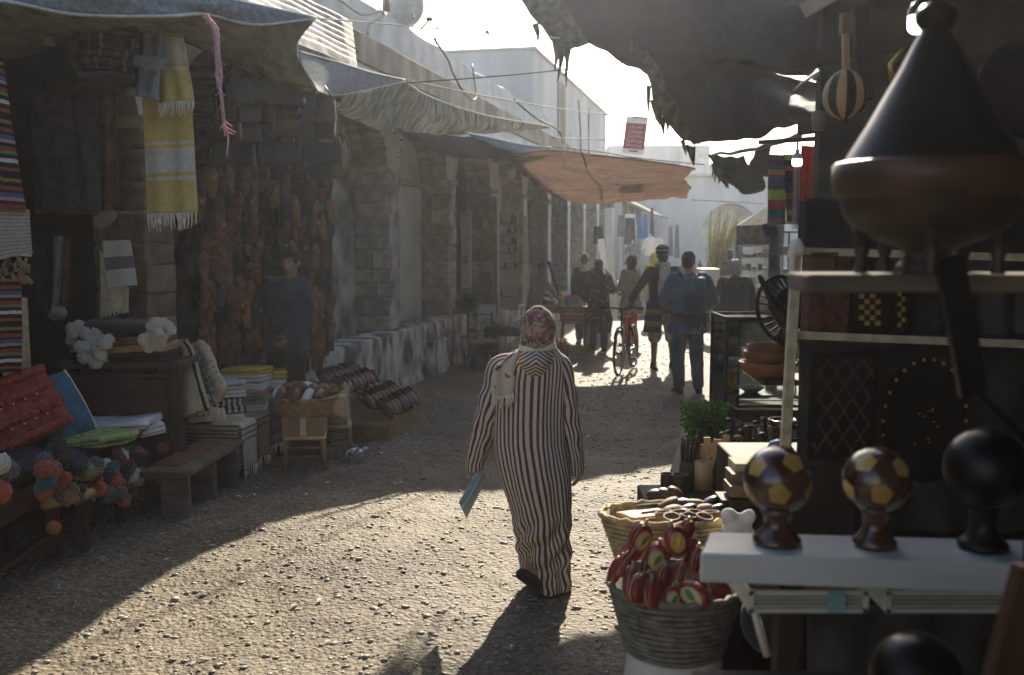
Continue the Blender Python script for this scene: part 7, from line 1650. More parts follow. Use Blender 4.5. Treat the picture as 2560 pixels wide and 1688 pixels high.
b = MB(); b.ell(wp(1345, 822), (.100, .112, .131)); b.ell(wp(1342, 852, -.02), (.096, .10, .085)); b.caps(wp(1345, 865), wp(1343, 884), .095, .10)
hs_ = blob('headscarf', b, M['floral'], wt, .009, 4, .007, 14, 4)
b = MB()
for i, (yy, r) in enumerate(((855, .092), (863, .097), (871, .10))):
    b.tube([wp(1343 + (37 + 3 * i) * math.cos(a_ / 20 * 6.2832), yy - 6 * math.cos(a_ / 20 * 6.2832) + i * 2, (r) * math.sin(a_ / 20 * 6.2832)) for a_ in range(21)], .017, 8)
blob('scarf_wrap', b, M['cream'], wt, .008, 2, .005, 22)
b = MB(); vs, uvs, fs = [], [], []; NU, NV = 14, 34
rows_ = [[(1300, 868), (1290, 874), (1276, 880)], [(1290, 900), (1262, 902), (1240, 912)], [(1288, 940), (1260, 946), (1228, 950)], [(1282, 985), (1258, 990), (1232, 985)]]
b.grid(lambda u, v: (lambda p: V((p.x, -.105 - .03 * math.sin(v * 2.2 + .6) - .010 * math.sin(u * 9) - .006 * nz((u * 4, v * 5, 0), 1.2), p.z)))(catmull([catmull([wp(*q) for q in r_], u) for r_ in rows_], v)), 16, 30)
b.build('scarf_end', M['floral_end'], wt, local=True, solid=.006)
fb = MB(); fringe(fb, [wp(1284, 982, -.165), wp(1258, 990, -.165), wp(1232, 984, -.165)], .062, .0035, 20, 3); tag(fb.build('scarf_fringe', M['cream'], wt, local=True), kind='stuff')
# slippers: trailing foot heel up with sole towards us
b = MB(); A_, B_ = wp(1304, 1436, -.22), V((.03, -.10, .036))
b.caps(A_, A_.lerp(B_, .45), .034, .038); b.caps(A_.lerp(B_, .45), B_, .038, .040); blob('slipper', b, M['black_cloth'], wt, .007, 3)
b = MB(); b.caps(wp(1328, 1402, -.11), wp(1328, 1436, -.14), .036, .034); b.caps(wp(1328, 1436, -.14), A_.lerp(B_, .3) + V((.01, .04, .02)), .036, .03); blob('ankle', b, M['skin'], wt, .008, 3)
b = MB(); b.caps(V((.10, .27, .05)), V((.10, .45, .04)), .042, .038); blob('slipper', b, M['black_cloth'], wt, .009, 3)
M['purse'] = stripes('purse_stripes', [(0, (.30, .48, .54)), (.3, (.62, .70, .66)), (.42, (.30, .46, .52)), (.6, (.40, .56, .62)), (.8, (.68, .70, .62)), (.88, (.34, .50, .56))], 'U', 1.0)
b = MB(); cn = [P(1196, 1172, WY - .03), P(1220, 1188, WY + .02), P(1166, 1296, WY - .05), P(1147, 1256, WY - .08)]
n_ = (cn[1] - cn[0]).cross(cn[3] - cn[0]).normalized() * .011
b.grid(lambda u, v: cn[0].lerp(cn[1], u).lerp(cn[3].lerp(cn[2], u), v) + n_ * math.sin(math.pi * u) ** .6 * math.sin(math.pi * min(1, v + .05)) ** .4, 12, 14); b.grid(lambda u, v: cn[0].lerp(cn[1], u).lerp(cn[3].lerp(cn[2], u), v) - n_ * math.sin(math.pi * u) ** .6 * math.sin(math.pi * min(1, v + .05)) ** .4, 12, 14)
tag(b.build('purse', M['purse'], None, solid=.003), 'flat blue green striped purse held in the left hand of the robed woman', 'purse')
# --- vendor by the sandals
def gx(px, Y): return (px - 1280) / F * Y
t, J, s, hp, hm = person('young man in dark jacket leaning among the hung sandals, looking at the camera', gx(712, 9.15), 9.15, math.pi - .35, 1.78, 'skin', dict(head=(-.10, .06, 1.575), neck=(-.05, .02, 1.43), chest=(-.01, .01, 1.25), elR=(.27, .02, 1.12), wrR=(.30, .20, .98), elL=(-.22, .02, 1.12), wrL=(-.14, .16, .95)), True, .15, -.05, .10, .008)
b = MB(); torso(b, J, s, .80, .02, 1.1); sleeves(b, J, s, .085, .07, .058); cl('jacket', t, b, 'navy', .012, sc=12, wz=2.2); trousers(t, J, s, 'black_cloth'); shoes(t, J, s, 'black_cloth'); hair(t, hp, hm, s, 'hair', 1.06)
b = MB(); b.ell(hp(0, .03, .09), (.07 * s, .06 * s, .035 * s), hm); cl('fringe_hair', t, b, 'hair', .008, .008, sc=30)
q_ = thing('standing_board', 'dark board the young vendor stands on among the cartons', 'platform', (gx(712, 9.15), 9.15, 0)); b = MB(); b.box((gx(712, 9.15), 9.15, .05), (.7, .5, .098)); b.build('board', M['dark_wood'], q_)
# --- man with beanie and bicycle
bx0 = gx(1655, 14.85)
t, J, s, hp, hm = person('man in patterned beanie and fringed scarf facing the camera, hand on the bicycle', bx0, 14.85, math.pi + .12, 1.84, 'skin_dark', dict(shR=(.17, .02, 1.37), elR=(.36, .16, 1.17), wrR=(.50, .28, .98), elL=(-.22, 0, 1.1), wrL=(-.2, .1, .88), knL=(-.13, .05, .49), anL=(-.16, .02, .09), toL=(-.17, .15, .03)), True, .25, 0, 0)
b = MB(); torso(b, J, s, .80, .015, 1.08); sleeves(b, J, s, .075, .06, .05); cl('sweater', t, b, 'black_cloth', .010)
b = MB(); b.ell(J['pelvis'], (.17 * s, .13 * s, .12 * s))
for q in 'LR': b.caps(J['hip' + q], J['kn' + q] + V((0, 0, -.02)), .10 * s, .095 * s)
cl('shorts', t, b, 'grey_cloth', .012); shoes(t, J, s, 'black_cloth', 'cream')
M['beanie'] = stripes('beanie', [(0, (.03, .06, .07)), (.3, (.30, .34, .34)), (.42, (.03, .07, .09)), (.6, (.28, .33, .33)), (.7, (.03, .06, .07))], 'V', 1)
b = MB(); b.lathe([(.083 * s, .015 * s), (.090 * s, .03 * s), (.09 * s, .065 * s), (.078 * s, .105 * s), (.05 * s, .13 * s), (.0, .138 * s)], hp(0, -.012, .015), 24, hm); b.build('beanie', M['beanie'], t, local=True, solid=.006)
b = MB(); b.ell(J['neck'] + V((0, .02, .03)) * s, (.115 * s, .10 * s, .06 * s)); b.caps(J['neck'] + V((.02, .11, -.0)) * s, J['chest'] + V((.04, .15, -.12)) * s, .055 * s, .06 * s); b.caps(J['neck'] + V((-.03, .11, -.0)) * s, J['chest'] + V((-.02, .15, .0)) * s, .05 * s, .05 * s)
M['keffiyeh'] = spots('fringed_scarf', (.55, .53, .46), [(.07, .08, .07), (.5, .48, .42), (.10, .10, .09)], 40, .42)
cl('scarf', t, b, M['keffiyeh'], .014, .011, sc=18)
fb = MB(); fringe(fb, [J['chest'] + V((.09, .17, -.14)) * s, J['chest'] + V((-.02, .17, -.14)) * s], .10, .005, 14, 1); tag(fb.build('scarf_fringe', M['cream'], t, local=True), kind='stuff')
M['tied'] = stripes('tied_jacket', [(0, (.02, .02, .025)), (.25, (.17, .125, .035)), (.4, (.03, .02, .03)), (.62, (.17, .125, .035)), (.8, (.025, .02, .02))], 'V', 1)
b = MB(); c_ = J['pelvis']
b.grid(lambda u, v: c_ + V((.20 * s * math.cos(-1.2 + 2.6 * u) + .05 * v, .17 * s * math.sin(-1.2 + 2.6 * u) + .02 * math.sin(u * 14) * v, (.04 - .42 * v) * s)), 26, 20); b.build('tied_jacket', M['tied'], t, local=True, solid=.015)
# --- bicycle
A_, B_ = G(1543, 943), G(1583, 919); f_ = (A_ - B_); wb = f_.length; f_.normalize()
bt = thing('bicycle', 'dark bicycle standing front wheel towards the camera beside the man in the beanie', 'bicycle', B_, math.atan2(f_.y, f_.x)); wr_ = .335; wb = 1.05
def wheel(x, nm):
    b = MB(); c_ = V((x, 0, wr_)); b.tube([c_ + V((wr_ * .945 * math.cos(2 * math.pi * i / 48), 0, wr_ * .945 * math.sin(2 * math.pi * i / 48))) for i in range(49)], .019, 8, cap=False); wh = b.build(nm, M['rubber'], bt, local=True)
    b = MB(); b.tube([c_ + V((wr_ * .87 * math.cos(2 * math.pi * i / 48), 0, wr_ * .87 * math.sin(2 * math.pi * i / 48))) for i in range(49)], .010, 6, cap=False); b.build('rim', M['metal'], wh, local=True)
    b = MB()
    for i in range(16):
        a = 2 * math.pi * i / 16; b.tube([c_ + V((0, .02 * (-1) ** i, 0)), c_ + V((wr_ * .87 * math.cos(a), 0, wr_ * .87 * math.sin(a)))], .0022, 4)
    tag(b.build('spokes', M['metal'], wh, local=True), kind='stuff')
    b = MB(); b.tube([c_ + V((0, -.05, 0)), c_ + V((0, .05, 0))], .018, 10); b.build('hub', M['metal_dark'], wh, local=True)
wheel(0, 'wheel'); wheel(wb, 'wheel')
def bt_tube(nm, pts, r, m='metal_dark'): q = MB(); q.tube(pts, r, 8); return q.build(nm, M[m], bt, local=True)
bbk, sct, hdt, hdb = V((.42, 0, .30)), V((.30, 0, .80)), V((.86, 0, .84)), V((.90, 0, .70))
b = MB()
for p in ((bbk, sct), (sct, hdt), (bbk, hdb), (hdt, hdb), (bbk, V((0, .05, wr_))), (bbk, V((0, -.05, wr_))), (sct - V((-.03, 0, .06)), V((0, .05, wr_))), (sct - V((-.03, 0, .06)), V((0, -.05, wr_)))): b.tube(p, .017, 8)
blob('frame', b, M['metal_dark'], bt, .010, 1)
b = MB(); b.tube([hdb, hdb + V((.02, .05, -.03)), (wb, .05, wr_)], .014, 8); b.tube([hdb, hdb + V((.02, -.05, -.03)), (wb, -.05, wr_)], .014, 8); blob('fork', b, M['metal'], bt, .009, 1)
bt_tube('stem', [hdt, hdt + V((-.01, 0, .08)), hdt + V((.05, 0, .12))], .016); bt_tube('handlebar', [hdt + V((-.02, -.31, .13)), hdt + V((.04, -.10, .13)), hdt + V((.05, 0, .12)), hdt + V((.04, .10, .13)), hdt + V((-.02, .31, .13))], .013)
for e in (-1, 1): bt_tube('grip', [hdt + V((-.02, e * .31, .13)), hdt + V((.005, e * .20, .13))], .019, 'rubber'); bt_tube('brake_lever', [hdt + V((.03, e * .16, .12)), hdt + V((.06, e * .27, .10))], .007, 'metal')
bt_tube('seat_post', [sct, sct + V((-.03, 0, .13))], .013, 'metal')
b = MB(); b.ell(sct + V((-.06, 0, .15)), (.09, .07, .025)); b.caps(sct + V((-.03, 0, .15)), sct + V((.10, 0, .145)), .04, .02); blob('saddle', b, M['rubber'], bt, .009, 2)
b = MB(); b.lathe([(0, -.004), (.09, -.004), (.09, .004), (0, .004)], bbk + V((0, -.05, 0)), 28, Matrix.Rotation(R(90), 3, 'X')); b.build('chainring', M['metal_dark'], bt, local=True)
for e in (-1, 1): bt_tube('crank', [bbk + V((0, e * .06, 0)), bbk + V((.14 * e, e * .07, -.09 * e))], .010, 'metal'); q = MB(); q.bbox(bbk + V((.14 * e, e * .12, -.09 * e)), (.09, .09, .025), .006); q.build('pedal', M['rubber'], bt, local=True)
bt_tube('mudguard', [V((wb + .37 * math.cos(a), 0, wr_ + .37 * math.sin(a))) for a in (1.9, 1.6, 1.3, 1.0, .7)], .018)
# --- backpack man
t, J, s, hp, hm = person('man with blue backpack and jeans seen from behind, standing by the bicycle', gx(1722, 12.5), 12.5, .05, 1.80, 'skin', dict(shL=(-.18, 0, 1.38), shR=(.18, 0, 1.38), elL=(-.29, .02, 1.12), wrL=(-.17, .24, 1.06), elR=(.30, -.02, 1.13), wrR=(.24, .22, 1.02), knL=(-.12, .0, .49), anL=(-.10, -.03, .09), toL=(-.13, .12, .03), knR=(.11, .02, .49), anR=(.13, -.02, .09), toR=(.18, .12, .03)), False, -.5)
b = MB(); torso(b, J, s, .74, .03, 1.16); sleeves(b, J, s, .088, .075, .06); cl('jacket', t, b, 'blue_jacket', .016, sc=10, wz=1.6); trousers(t, J, s, 'denim'); shoes(t, J, s, 'rubber', 'grey_cloth'); hair(t, hp, hm, s, 'hair', 1.02)
b = MB(); b.ell(V((0, -.16, 1.36)) * s, (.12 * s, .06 * s, .05 * s)); cl('collar', t, b, 'navy', .008)
b = MB(); b.bbox(V((0, -.235, 1.20)) * s, V((.30, .15, .42)) * s, .05); bp_ = cl('backpack', t, b, 'backpack', .012, sc=10)
b = MB(); b.bbox(V((.0, -.315, 1.10)) * s, V((.24, .05, .2)) * s, .02); b.build('pocket', M['navy'], bp_, local=True)
b = MB(); b.tube([V((-.05, -.345, 1.22)) * s, V((-.03, -.345, 1.30)) * s], .007, 6); b.build('zip_tab', M['red_leg'], bp_, local=True)
b = MB(); b.tube([V((-.04, -.19, 1.42)) * s, V((0, -.2, 1.46)) * s, V((.04, -.19, 1.42)) * s], .010, 6); b.build('top_loop', M['black_cloth'], bp_, local=True)
for e in (-1, 1):
    b = MB(); b.tube([V((e * .11, -.16, 1.40)) * s, V((e * .12, -.05, 1.455)) * s, V((e * .13, .10, 1.40)) * s, V((e * .14, .15, 1.2)) * s], .024, 8); b.build('shoulder_strap', M['black_cloth'], bp_, local=True)
b = MB(); b.tube([V((.2, -.14, .99)) * s, V((.21, -.16, .86)) * s], .008, 6); b.build('loose_strap', M['black_cloth'], bp_, local=True)
b = MB(); loft(b, [(.80 * s, 0, -.02, .215 * s, .18 * s), (.98 * s, 0, -.02, .215 * s, .17 * s)], 24); cl('tied_coat', t, b, 'black_cloth', .02, sc=12)
# --- floral girl
M['floral_dark'] = spots('floral_coat', (.018, .02, .022), [(.26, .17, .12), (.34, .28, .20), (.05, .08, .05), (.03, .03, .03), (.28, .15, .13)], 18, .34)
t, J, s, hp, hm = person('girl in dark floral coat and jeans seen from behind, hand raised to her face', gx(1497, 17.2), 17.2, -.1, 1.62, 'skin', dict(elR=(.26, .06, 1.17), wrR=(.16, .12, 1.42), elL=(-.22, -.02, 1.1), wrL=(-.19, .08, .92)), False, -.3)
b = MB(); torso(b, J, s, .55, .05, 1.1); sleeves(b, J, s, .075, .062, .052); cl('coat', t, b, M['floral_dark'], .016, sc=8, wz=.5); trousers(t, J, s, 'denim', (.095, .08, .066)); shoes(t, J, s, 'black_cloth', 'cream'); headscarf(t, J, s, hp, hm, 'black_cloth')
# --- woman in beige headscarf
t, J, s, hp, hm = person('woman in beige headscarf and dark coat facing the camera behind the floral girl', gx(1462, 18.7), 18.7, math.pi - .2, 1.70, 'skin_dark', None, True)
b = MB(); torso(b, J, s, .5, .06, 1.1); sleeves(b, J, s); cl('coat', t, b, 'black_cloth', .012); trousers(t, J, s, 'navy'); shoes(t, J, s, 'black_cloth')
b = MB(); b.ell(hp(0, -.03, .03), (.088 * s, .092 * s, .10 * s), hm); b.ell(hp(0, -.03, -.06), (.085 * s, .075 * s, .09 * s), hm); b.caps(hp(0, .0, -.12), J['neck'], .075 * s, .10 * s); b.ell(J['neck'] + V((0, .04, -.05)), (.12 * s, .10 * s, .07 * s)); cl('headscarf', t, b, 'beige', .006, .009)
# --- woman in speckled coat and red leggings
M['speckle'] = spots('speckled_coat', (.30, .27, .22), [(.03, .03, .03), (.05, .045, .04), (.09, .08, .07), (.03, .03, .03)], 46, .44)
t, J, s, hp, hm = person('woman in speckled coat, dark headscarf and red leggings beside the bicycle', gx(1577, 18.2), 18.2, .75, 1.68, 'skin_dark', dict(elL=(-.22, .05, 1.12), wrL=(-.16, .25, 1.02), elR=(.2, .08, 1.10), wrR=(.14, .26, 1.0)), True, .45)
b = MB(); torso(b, J, s, .62, .05, 1.12); sleeves(b, J, s, .08, .064, .052); cl('coat', t, b, M['speckle'], .014); trousers(t, J, s, 'red_leg', (.095, .078, .06), .98); shoes(t, J, s, 'black_cloth'); headscarf(t, J, s, hp, hm, 'black_cloth')
b = MB(); b.ell(J['wrL'] + V((0, .07, 0)), (.06, .08, .05)); cl('glove', t, b, 'black_cloth', .006, .009)
# --- grey haired man on the right
t, J, s, hp, hm = person('grey haired man in dark coat walking away on the right', gx(1838, 14.6), 14.6, -.1, 1.66, 'skin', dict(elL=(-.25, -.02, 1.1), wrL=(-.26, .02, .86), elR=(.25, -.02, 1.1), wrR=(.26, .04, .87)))
b = MB(); torso(b, J, s, .66, .04, 1.24); sleeves(b, J, s, .092, .078, .062, cut=.93); b.ell(J['neck'] + V((0, -.01, -.01)), (.10 * s, .09 * s, .06 * s)); cl('coat', t, b, 'black_cloth', .014); trousers(t, J, s, 'rug_dark'); shoes(t, J, s, 'black_cloth'); hair(t, hp, hm, s, 'hair_grey', 1.03)
# --- further people
def far_person(label, px, Y, rz, h, top, legs, hd, zb=.6, headm='hair', skin='skin_dark', flare=.03, pose=None):
    t, J, s, hp, hm = person(label, gx(px, Y), Y, rz, h, skin, pose, False, 0, 0, 0, .014)
    b = MB(); torso(b, J, s, zb, flare, 1.1); sleeves(b, J, s); cl('coat', t, b, top, .012, .016); trousers(t, J, s, legs); shoes(t, J, s, 'black_cloth')
    if hd == 'scarf': headscarf(t, J, s, hp, hm, headm)
    else: hair(t, hp, hm, s, headm)
far_person('person in dark coat standing before the white display case', 1822, 21.5, .2, 1.74, 'black_cloth', 'navy', 'hair')
far_person('person in yellow headscarf and pink skirt walking far behind the beanie man', 1634, 23, .1, 1.66, 'yellow_cloth', 'pink_cloth', 'scarf', .75, 'yellow_cloth')
far_person('person in bright blue shirt behind the beige headscarf woman', 1512, 21, .3, 1.70, 'blue_shirt', 'navy', 'hair')
far_person('man in grey shirt mostly hidden behind the backpack man', 1714, 20.5, math.pi, 1.68, 'grey_cloth', 'navy', 'hair')
far_person('woman in dark headscarf and grey top bending over the trinket table', 1338, 18.3, -.9, 1.58, 'grey_wool', 'rug_dark', 'scarf', .45, 'black_cloth', pose=dict(chest=(0, .08, 1.22), neck=(0, .14, 1.38), head=(0, .19, 1.52), shL=(-.16, .08, 1.34), shR=(.16, .08, 1.34), elL=(-.2, .22, 1.12), wrL=(-.14, .42, 1.0), elR=(.2, .22, 1.12), wrR=(.14, .42, .98)))
# ------------------------------------------------------------------ added unseen covers and walls that block sun and sky light
def SHI(z): return {.99: 0, 1.204: 1, 1.424: 2, 1.644: 3, .762: 0, 1.004: 1, 1.254: 2, 1.504: 3, 1.754: 4}[z]
t = thing('street_awning', 'brown cloth hidden behind the orange awning, added to shade the street', 'awning', (.6, 19, 3.2))  # added hidden cloth; its shadow darkens the left of the street
b = MB(); b.grid(lambda u, v: V((-1.32 + .231 * (14.9 + 9.7 * v - 14.27) + 1.3 * u, 14.9 + 9.7 * v - .25 * u, 3.55 - .35 * u - .16 * math.sin(math.pi * u) * (1 + .4 * math.sin(v * 19)))), 16, 40); b.build('cloth', M['tarp_brown'], t, solid=.005)
t = thing('sky_blocker_cloth', 'dark cloth roof added behind the viewpoint to cut sky light', 'awning', (0, -4, 4.1))  # added out of view to cut sky light on near things
b = MB(); b.grid(lambda u, v: V((-.6 + 6.1 * u, -9 + 12.2 * v, 4.0 - .25 * math.sin(math.pi * u) + .08 * math.sin(v * 14 + u * 3))), 24, 24); b.build('cloth', M['tarp_brown'], t, solid=.006)
t = thing('black_tarp', 'black tarpaulin added above the view to shade the near goods shelves', 'awning', (2, 7.2, 4))  # added above the frame to keep sun off ornaments and shelves
b = MB(); b.grid(lambda u, v: V((.95 + 2.6 * u + .1 * v, 5.8 + 2.9 * v, 2.24 + .241 * (5.8 + 2.9 * v) + .06 * math.sin(u * 9))), 16, 16); b.build('sheet', M['tarp_black'], t, solid=.006)
b = MB(); b.grid(lambda u, v: V((1.75 + 2.6 * u + .1 * v, 8.75 + 2.5 * v, 2.24 + .241 * (8.75 + 2.5 * v) + .06 * math.sin(u * 9))), 16, 16); b.build('far_sheet', M['tarp_black'], t, solid=.006)
t = thing('rear_light_blocker', 'plain plaster block added behind the viewpoint to cut sky light', 'building', (0, -11, 0))  # invented block; closes off sky light from behind
b = MB(); b.box((0, -11, 2.4), (16, 3, 4.8)); b.build('wall', M['plaster_old'], t)
t = thing('side_light_blocker', 'plain wall added out of view on the right to cut sky light', 'wall', (4.2, -4, 0))  # unseen wall added to darken the near right stall
b = MB(); b.box((4.2, -4.2, 2.1), (.3, 10.5, 4.2)); b.build('wall', M['plaster_old'], t)
# ------------------------------------------------------------------ chairs, tables and shelves in front of the arches
def chair(label, x, y, rz, m='blue_paint', seat='wicker'):
    t = thing('wooden_chair', label, 'chair', (x, y, 0), rz)
    for a in (-.19, .19):
        b = MB(); b.tube([(a, -.18, 0), (a, -.18, .42), (a, -.23, .85)], .02, 8); b.build('leg', M[m], t, local=True)
        b = MB(); b.tube([(a, .18, 0), (a, .18, .43)], .02, 8); b.build('leg', M[m], t, local=True)
        b = MB(); b.tube([(a, -.18, .2), (a, .18, .2)], .012, 6); b.build('stretcher', M[m], t, local=True)
    for z in (.55, .67, .80):
        b = MB(); b.bar((-.19, -.19 - .03 * (z - .42) / .4, z), (.19, -.19 - .03 * (z - .42) / .4, z), .018, .06, up=(0, 1, 0)); b.build('back_slat', M[m], t, local=True)
    for y_ in (-.18, .18):
        b = MB(); b.tube([(-.19, y_, .26), (.19, y_, .26)], .012, 6); b.build('stretcher', M[m], t, local=True)
    b = MB(); b.bbox((0, 0, .42), (.40, .38, .035), .012); b.build('seat', M[seat], t, local=True)
chair('dark blue wooden chair with rush seat beside the whitewashed plinth', gx(1207, 15.1), 15.1, -2.9)
chair('second dark blue wooden chair tucked behind the first one', gx(1178, 16.0), 16.0, -2.0)
def rtable(label, x, y, wd, dp, h, m='wood', rz=.23):
    t = thing('trinket_table', label, 'table', (x, y, 0), -rz)
    n = 4
    for i in range(n): b = MB(); b.bbox((0, -dp / 2 + dp * (i + .5) / n, h - .015), (wd, dp / n - .006, .03), .004); b.build('plank', M[m], t, local=True)
    for a in (-1, 1):
        for c_ in (-1, 1): b = MB(); b.box((a * (wd / 2 - .05), c_ * (dp / 2 - .05), (h - .03) / 2), (.06, .06, h - .03)); b.build('leg', M[m], t, local=True)
        b = MB(); b.box((0, a * (dp / 2 - .05), h - .08), (wd - .16, .02, .09)); b.build('apron', M[m], t, local=True)
    return t
rtable('low dark table with trinkets left of the robed woman', gx(1275, 15.9), 15.9, .75, .6, .56, 'dark_wood')
rtable('wooden table with bottles and small goods right of the robed woman', gx(1420, 17.6), 17.6, .95, .7, .80)
rr = random.Random(77)
def goods(tx, ty, wd, dp, z, n, where, mats):
    for i in range(n):
        m = rr.choice(mats); c_ = V((tx + rr.uniform(-wd, wd) / 2, ty + rr.uniform(-dp, dp) / 2, z)); k = rr.random()
        if k < .45:
            h = rr.uniform(.03, .10); b = MB(); b.bbox(c_ + V((0, 0, h / 2 + .001)), (rr.uniform(.05, .13), rr.uniform(.05, .1), h), .005, rr.uniform(-.4, .4)); tag(b.build('small_box', M[m]), 'small %s packet lying %s' % (m.split('_')[0] if '_' not in m or m.split('_')[0] in ('white', 'red', 'blue', 'teal', 'yellow', 'pink') else 'coloured', where), 'packet', 'packets ' + where)
        elif k < .7:
            h = rr.uniform(.08, .18); r = rr.uniform(.018, .03); tag((lambda b: b.lathe([(0, .001), (r, .001), (r, h * .65), (r * .4, h * .8), (r * .4, h), (0, h)], c_, 12) and b.build('bottle', M[m]))(MB()), 'small bottle standing ' + where, 'bottle', 'bottles ' + where)
        else:
            r = rr.uniform(.03, .06); tag((lambda b: b.lathe([(0, .001), (r * .6, .001), (r, .03), (r * .92, .03), (r * .5, .008), (0, .008)], c_, 14) and b.build('small_dish', M[m]))(MB()), 'small dish lying ' + where, 'dish', 'dishes ' + where)
gm = ['white_paint', 'red_plastic', 'teal_plastic', 'cream', 'yellow_liquid', 'clay', 'blue_trim', 'plastic_white']
goods(gx(1275, 15.9), 15.9, .62, .48, .561, 16, 'on the low dark table', gm)
goods(gx(1420, 17.6), 17.6, .8, .56, .801, 16, 'on the wooden table by the broom', gm)
c_ = V((gx(1404, 17.4), 17.4, .801)); lat('oil_bottle', 'yellow bottle with white top standing out on the wooden table by the broom', 'bottle', [(0, .001), (.05, .001), (.05, .16), (.02, .21), (.02, .25), (0, .25)], c_, 'yellow_liquid')
c_ = V((gx(1262, 15.95), 15.95, .561)); lat('pale_canister', 'tall pale yellow canister on the low dark table', 'canister', [(0, .001), (.06, .001), (.06, .22), (.055, .23), (.062, .24), (.062, .27), (0, .27)], c_, 'cream')
b = MB(); b.bbox(P(1440, 778, 17.9), (.42, .02, .12), .005); tag(b.build('white_tray', M['plastic_white']), 'white tray edge propped at the back of the wooden table', 'tray')
t = thing('plastic_chair', 'dusty red plastic chair with rounded back behind the wooden table', 'chair', (gx(1434, 18.3), 18.3, 0), math.pi)
b = MB(); b.grid(lambda u, v: V((-.24 + .48 * u, -.2 - .05 * v + .04 * (2 * u - 1) ** 2, .45 + .48 * v * (1 - .35 * abs(2 * u - 1) ** 3))), 14, 10); b.build('back', M['red_plastic'], t, local=True, solid=.012)
b = MB(); b.bbox((0, .0, .44), (.46, .44, .03), .012); b.build('seat', M['red_plastic'], t, local=True)
for a in (-.19, .19):
    for c_ in (-.18, .18): b = MB(); b.bar((a, c_, .43), (a * 1.15, c_ * 1.15, 0), .04); b.build('leg', M['red_plastic'], t, local=True)
# shelf cabinet
def cabinet(label, x0, x1, y0, y1, Y, rows):
    a, c_ = P(x0, y0, Y), P(x1, y1, Y); t = thing('shelf_cabinet', label, 'cabinet', ((a.x + c_.x) / 2, Y + .1, c_.z)); mx = (a.x + c_.x) / 2; wd = c_.x - a.x
    b = MB(); b.box((mx, Y + .2, (a.z + c_.z) / 2), (wd, .02, a.z - c_.z)); b.build('back_panel', M['cream'], t)
    for x in (a.x, c_.x): b = MB(); b.box((x, Y + .1, (a.z + c_.z) / 2), (.022, .2, a.z - c_.z + .02)); b.build('side', M['white_paint'], t)
    for i, (py, kind) in enumerate(rows):
        z = P(x0, py, Y).z; b = MB(); b.box((mx, Y + .1, z), (wd - .022, .2, .014)); b.build('shelf', M['wood'] if kind else M['white_paint'], t)
        if kind:
            n = 5
            for k in range(n):
                h = rr.uniform(.08, .13); o = MB(); o.bbox((a.x + wd * (k + .5) / n, Y + .08, z + .007 + h / 2), (wd / n * .66, .08, h), .004); tag(o.build('goods_packet', M[rr.choice(['white_paint', 'red_plastic', 'cream', 'clay', 'cream'])]), 'packet on the %s shelf down, %s from the left, in the %s' % (ORD[i], ORD[k], 'tall white cabinet' if x1 > 1200 else 'narrow display board'), 'packet', 'packets in the shelf cabinets')
    return t
cabinet('tall white shelf cabinet with red and cream packets between the arches', 1249, 1294, 530, 776, 18.5, [(530, 0), (556, 1), (582, 1), (610, 1), (632, 1), (655, 0), (672, 1), (708, 0), (742, 1), (776, 0)])
cabinet('narrow pale display board half hidden by a stone pier', 1154, 1176, 530, 720, 16.9, [(530, 0), (590, 0), (655, 1), (720, 0)])
b = MB(); b.bar(P(1236, 492, 18.2), P(1238, 800, 18.2), .09, .06); tag(b.build('red_post', M['clay']), 'peeling reddish wooden post before the third pier', 'post')
b = MB(); b.bar(P(1314, 540, 20.4), P(1318, 760, 20.4), .10, .05); tag(b.build('poster_board', M['cream_dark']), 'narrow faded pink poster board at the fourth pier', 'board')
def broom(label, a, c_, head):
    t = thing('broom', label, 'broom', head); b = MB(); b.tube([a, c_], .014, 8); b.build('handle', M['tagine_red'], t)
    b = MB(); rr_ = random.Random(1)
    for i in range(40):
        o_ = V((rr_.uniform(-.14, .14), rr_.uniform(-.03, .03), 0)); b.tube([V(c_) + o_ * .3 + V((0, 0, .02)), V(head) + o_ + V((0, 0, .01))], .006, 4)
    tag(b.build('bristles', M['broom'], t), kind='stuff')
hd = G(1468, 884); broom('yellow green broom standing by the wooden table', P(1462, 735, hd.y), P(1464, 868, hd.y), hd)
b = MB(); b.tube([P(1372, 655, 19.6), P(1404, 765, 19.0)], .03, 8); tag(b.build('dark_stick', M['dark_wood']), 'dark stick leaning against the pale pier behind the table', 'stick')
bunch('potted_bush', 'dark bushy plant by the pier beside the blue chairs', (gx(1165, 16.6), 16.6, .5), .2, .55, 900, 'leaf', 9, leafsize=.05)
lat('plant_pot', 'dark pot holding the bushy plant by the blue chairs', 'pot', [(0, 0), (.14, 0), (.18, .48), (.16, .48), (.12, .05), (0, .05)], V((gx(1165, 16.6), 16.6, .01)), 'clay')
t = thing('lattice_box', 'white lattice crate behind the blue chairs', 'crate', (gx(1205, 17), 17, 0)); a, c_ = P(1182, 760, 16.9), P(1242, 860, 16.9)
for i in range(7): b = MB(); b.box((a.x + (c_.x - a.x) * (i + .5) / 7, 16.9, (a.z + c_.z) / 2), (.03, .02, a.z - c_.z)); b.build('slat', M['white_paint'], t)
for i in range(5): b = MB(); b.box(((a.x + c_.x) / 2, 16.915, c_.z + (a.z - c_.z) * (i + .5) / 5), (c_.x - a.x, .02, .03)); b.build('slat', M['white_paint'], t)
b = MB(); b.box(((a.x + c_.x) / 2, 17.0, c_.z / 2), (.3, .12, c_.z)); b.build('foot', M['dark_wood'], t)
